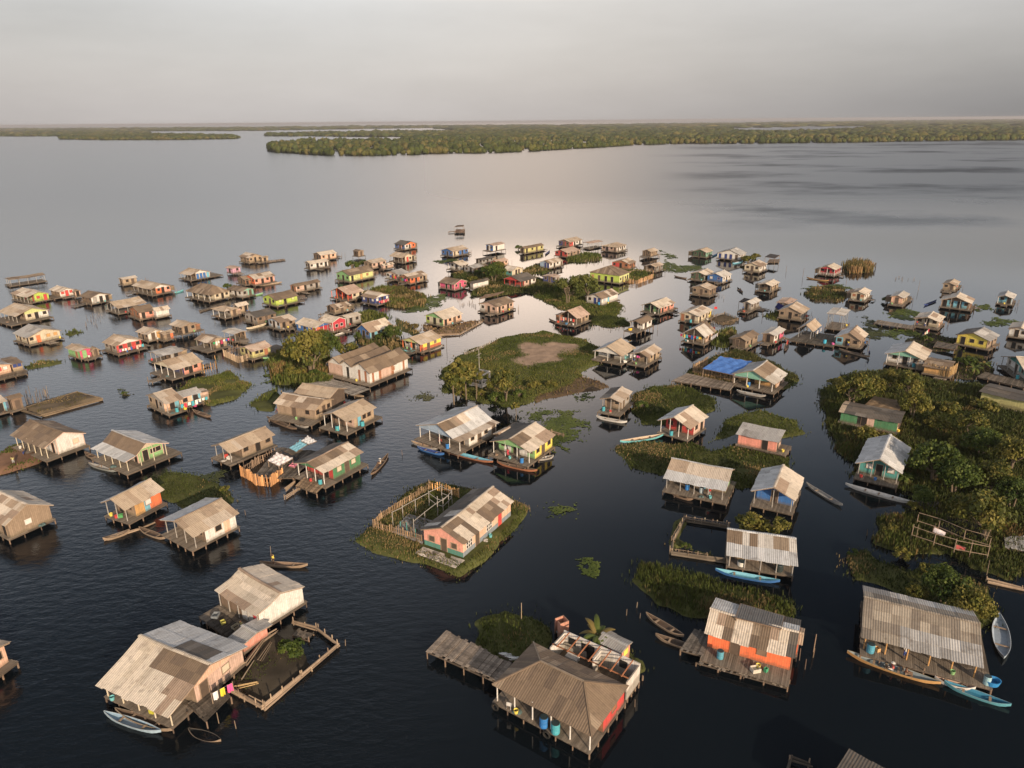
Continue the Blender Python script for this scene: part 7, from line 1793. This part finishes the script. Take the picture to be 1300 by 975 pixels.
# ------------------------------------------------------------------ sky and sun
SUN_AZ,SUN_EL=R_(152),R_(18)           # azimuth clockwise from the view axis (+Y)
w=bpy.data.worlds.new('World'); S.world=w; w.use_nodes=True; n=w.node_tree; n.nodes.clear()
out=n.nodes.new('ShaderNodeOutputWorld'); bg=n.nodes.new('ShaderNodeBackground'); bg.inputs[1].default_value=.1; n.links.new(bg.outputs[0],out.inputs[0])
sky=n.nodes.new('ShaderNodeTexSky'); sky.sky_type='NISHITA'; sky.sun_disc=False; sky.sun_elevation=SUN_EL; sky.sun_rotation=SUN_AZ; sky.altitude=50; sky.air_density=1.2; sky.dust_density=4; sky.ozone_density=1
tc=n.nodes.new('ShaderNodeTexCoord'); sp_=n.nodes.new('ShaderNodeSeparateXYZ'); n.links.new(tc.outputs['Generated'],sp_.inputs[0])
cr=n.nodes.new('ShaderNodeValToRGB'); n.links.new(sp_.outputs[2],cr.inputs[0]); e=cr.color_ramp
stops=SKYSTOPS
while len(e.elements)<len(stops): e.elements.new(.5)
for el,(p_,c) in zip(e.elements,stops): el.position=p_; el.color=(*c,1)
# thin high cloud veil: soft streaks
mp=n.nodes.new('ShaderNodeMapping'); n.links.new(tc.outputs['Generated'],mp.inputs[0]); mp.inputs['Scale'].default_value=(2.2,2.2,9.0)
nz=noise(n,mp.outputs[0],1.6,6,.6)
veil=math_(n,'MULTIPLY_ADD',nz,.34,.83)
col=mixc(n,1.0,cr.outputs[0],veil,'MULTIPLY')
# bright warm bank of cloud ahead of the camera
def glow(az,el,power,c,col,amp):
    d=(math.sin(R_(az))*math.cos(R_(el)),math.cos(R_(az))*math.cos(R_(el)),math.sin(R_(el)))
    dp=n.nodes.new('ShaderNodeVectorMath'); dp.operation='DOT_PRODUCT'; nm=n.nodes.new('ShaderNodeVectorMath'); nm.operation='NORMALIZE'
    n.links.new(tc.outputs['Generated'],nm.inputs[0]); n.links.new(nm.outputs[0],dp.inputs[0]); dp.inputs[1].default_value=d
    f=math_(n,'POWER',math_(n,'MAXIMUM',dp.outputs['Value'],0.0),power)
    if len(g)>5: f=math_(n,'MULTIPLY',f,ramp01(n,sp_.outputs[2],*g[5]))
    return mixc(n,math_(n,'MULTIPLY',f,abs(amp)),col,c,'ADD' if amp>0 else 'MULTIPLY')
for g in GLOWS: col=glow(g[0],g[1],g[2],g[3],col,g[4])
# small bright cumulus puffs low in the sky
mp3=n.nodes.new('ShaderNodeMapping'); n.links.new(tc.outputs['Generated'],mp3.inputs[0]); mp3.inputs['Scale'].default_value=(7,7,26); mp3.inputs['Location'].default_value=(.35,.0,.4)
puff=ramp01(n,noise(n,mp3.outputs[0],1.3,5,.55),.66,.76)
lim=math_(n,'MULTIPLY',ramp01(n,sp_.outputs[2],.06,.11),ramp01(n,sp_.outputs[2],.24,.16))
col=mixc(n,math_(n,'MULTIPLY',math_(n,'MULTIPLY',puff,lim),.35),col,(.66,.57,.50))
sc=n.nodes.new('ShaderNodeVectorMath'); sc.operation='SCALE'; n.links.new(col,sc.inputs[0]); sc.inputs['Scale'].default_value=10.0*SKYK
n.links.new(mixc(n,.88,sky.outputs[0],sc.outputs[0]),bg.inputs[0])
sun=bpy.data.lights.new('sun','SUN'); sun.energy=SUN_E; sun.angle=R_(.6); sun.color=(1.0,.78,.55)
so=bpy.data.objects.new('sun',sun); COL.objects.link(so)
d=Vector((math.sin(SUN_AZ)*math.cos(SUN_EL),math.cos(SUN_AZ)*math.cos(SUN_EL),math.sin(SUN_EL)))
so.rotation_euler=d.to_track_quat('Z','Y').to_euler(); so.location=(60,-60,80)
S.view_settings.view_transform='Standard'; S.view_settings.look='None'; S.view_settings.exposure=EXPO; S.view_settings.gamma=1
S.view_settings.use_curve_mapping=False
S.render.engine='CYCLES'; S.cycles.use_denoising=True; S.cycles.max_bounces=5; S.cycles.diffuse_bounces=2; S.cycles.glossy_bounces=3; S.cycles.transmission_bounces=2; S.cycles.volume_bounces=0; S.cycles.transparent_max_bounces=4
S.cycles.caustics_reflective=False; S.cycles.caustics_refractive=False; S.cycles.sample_clamp_indirect=4
try: S.cycles.denoiser='OPENIMAGEDENOISE'
except Exception: pass
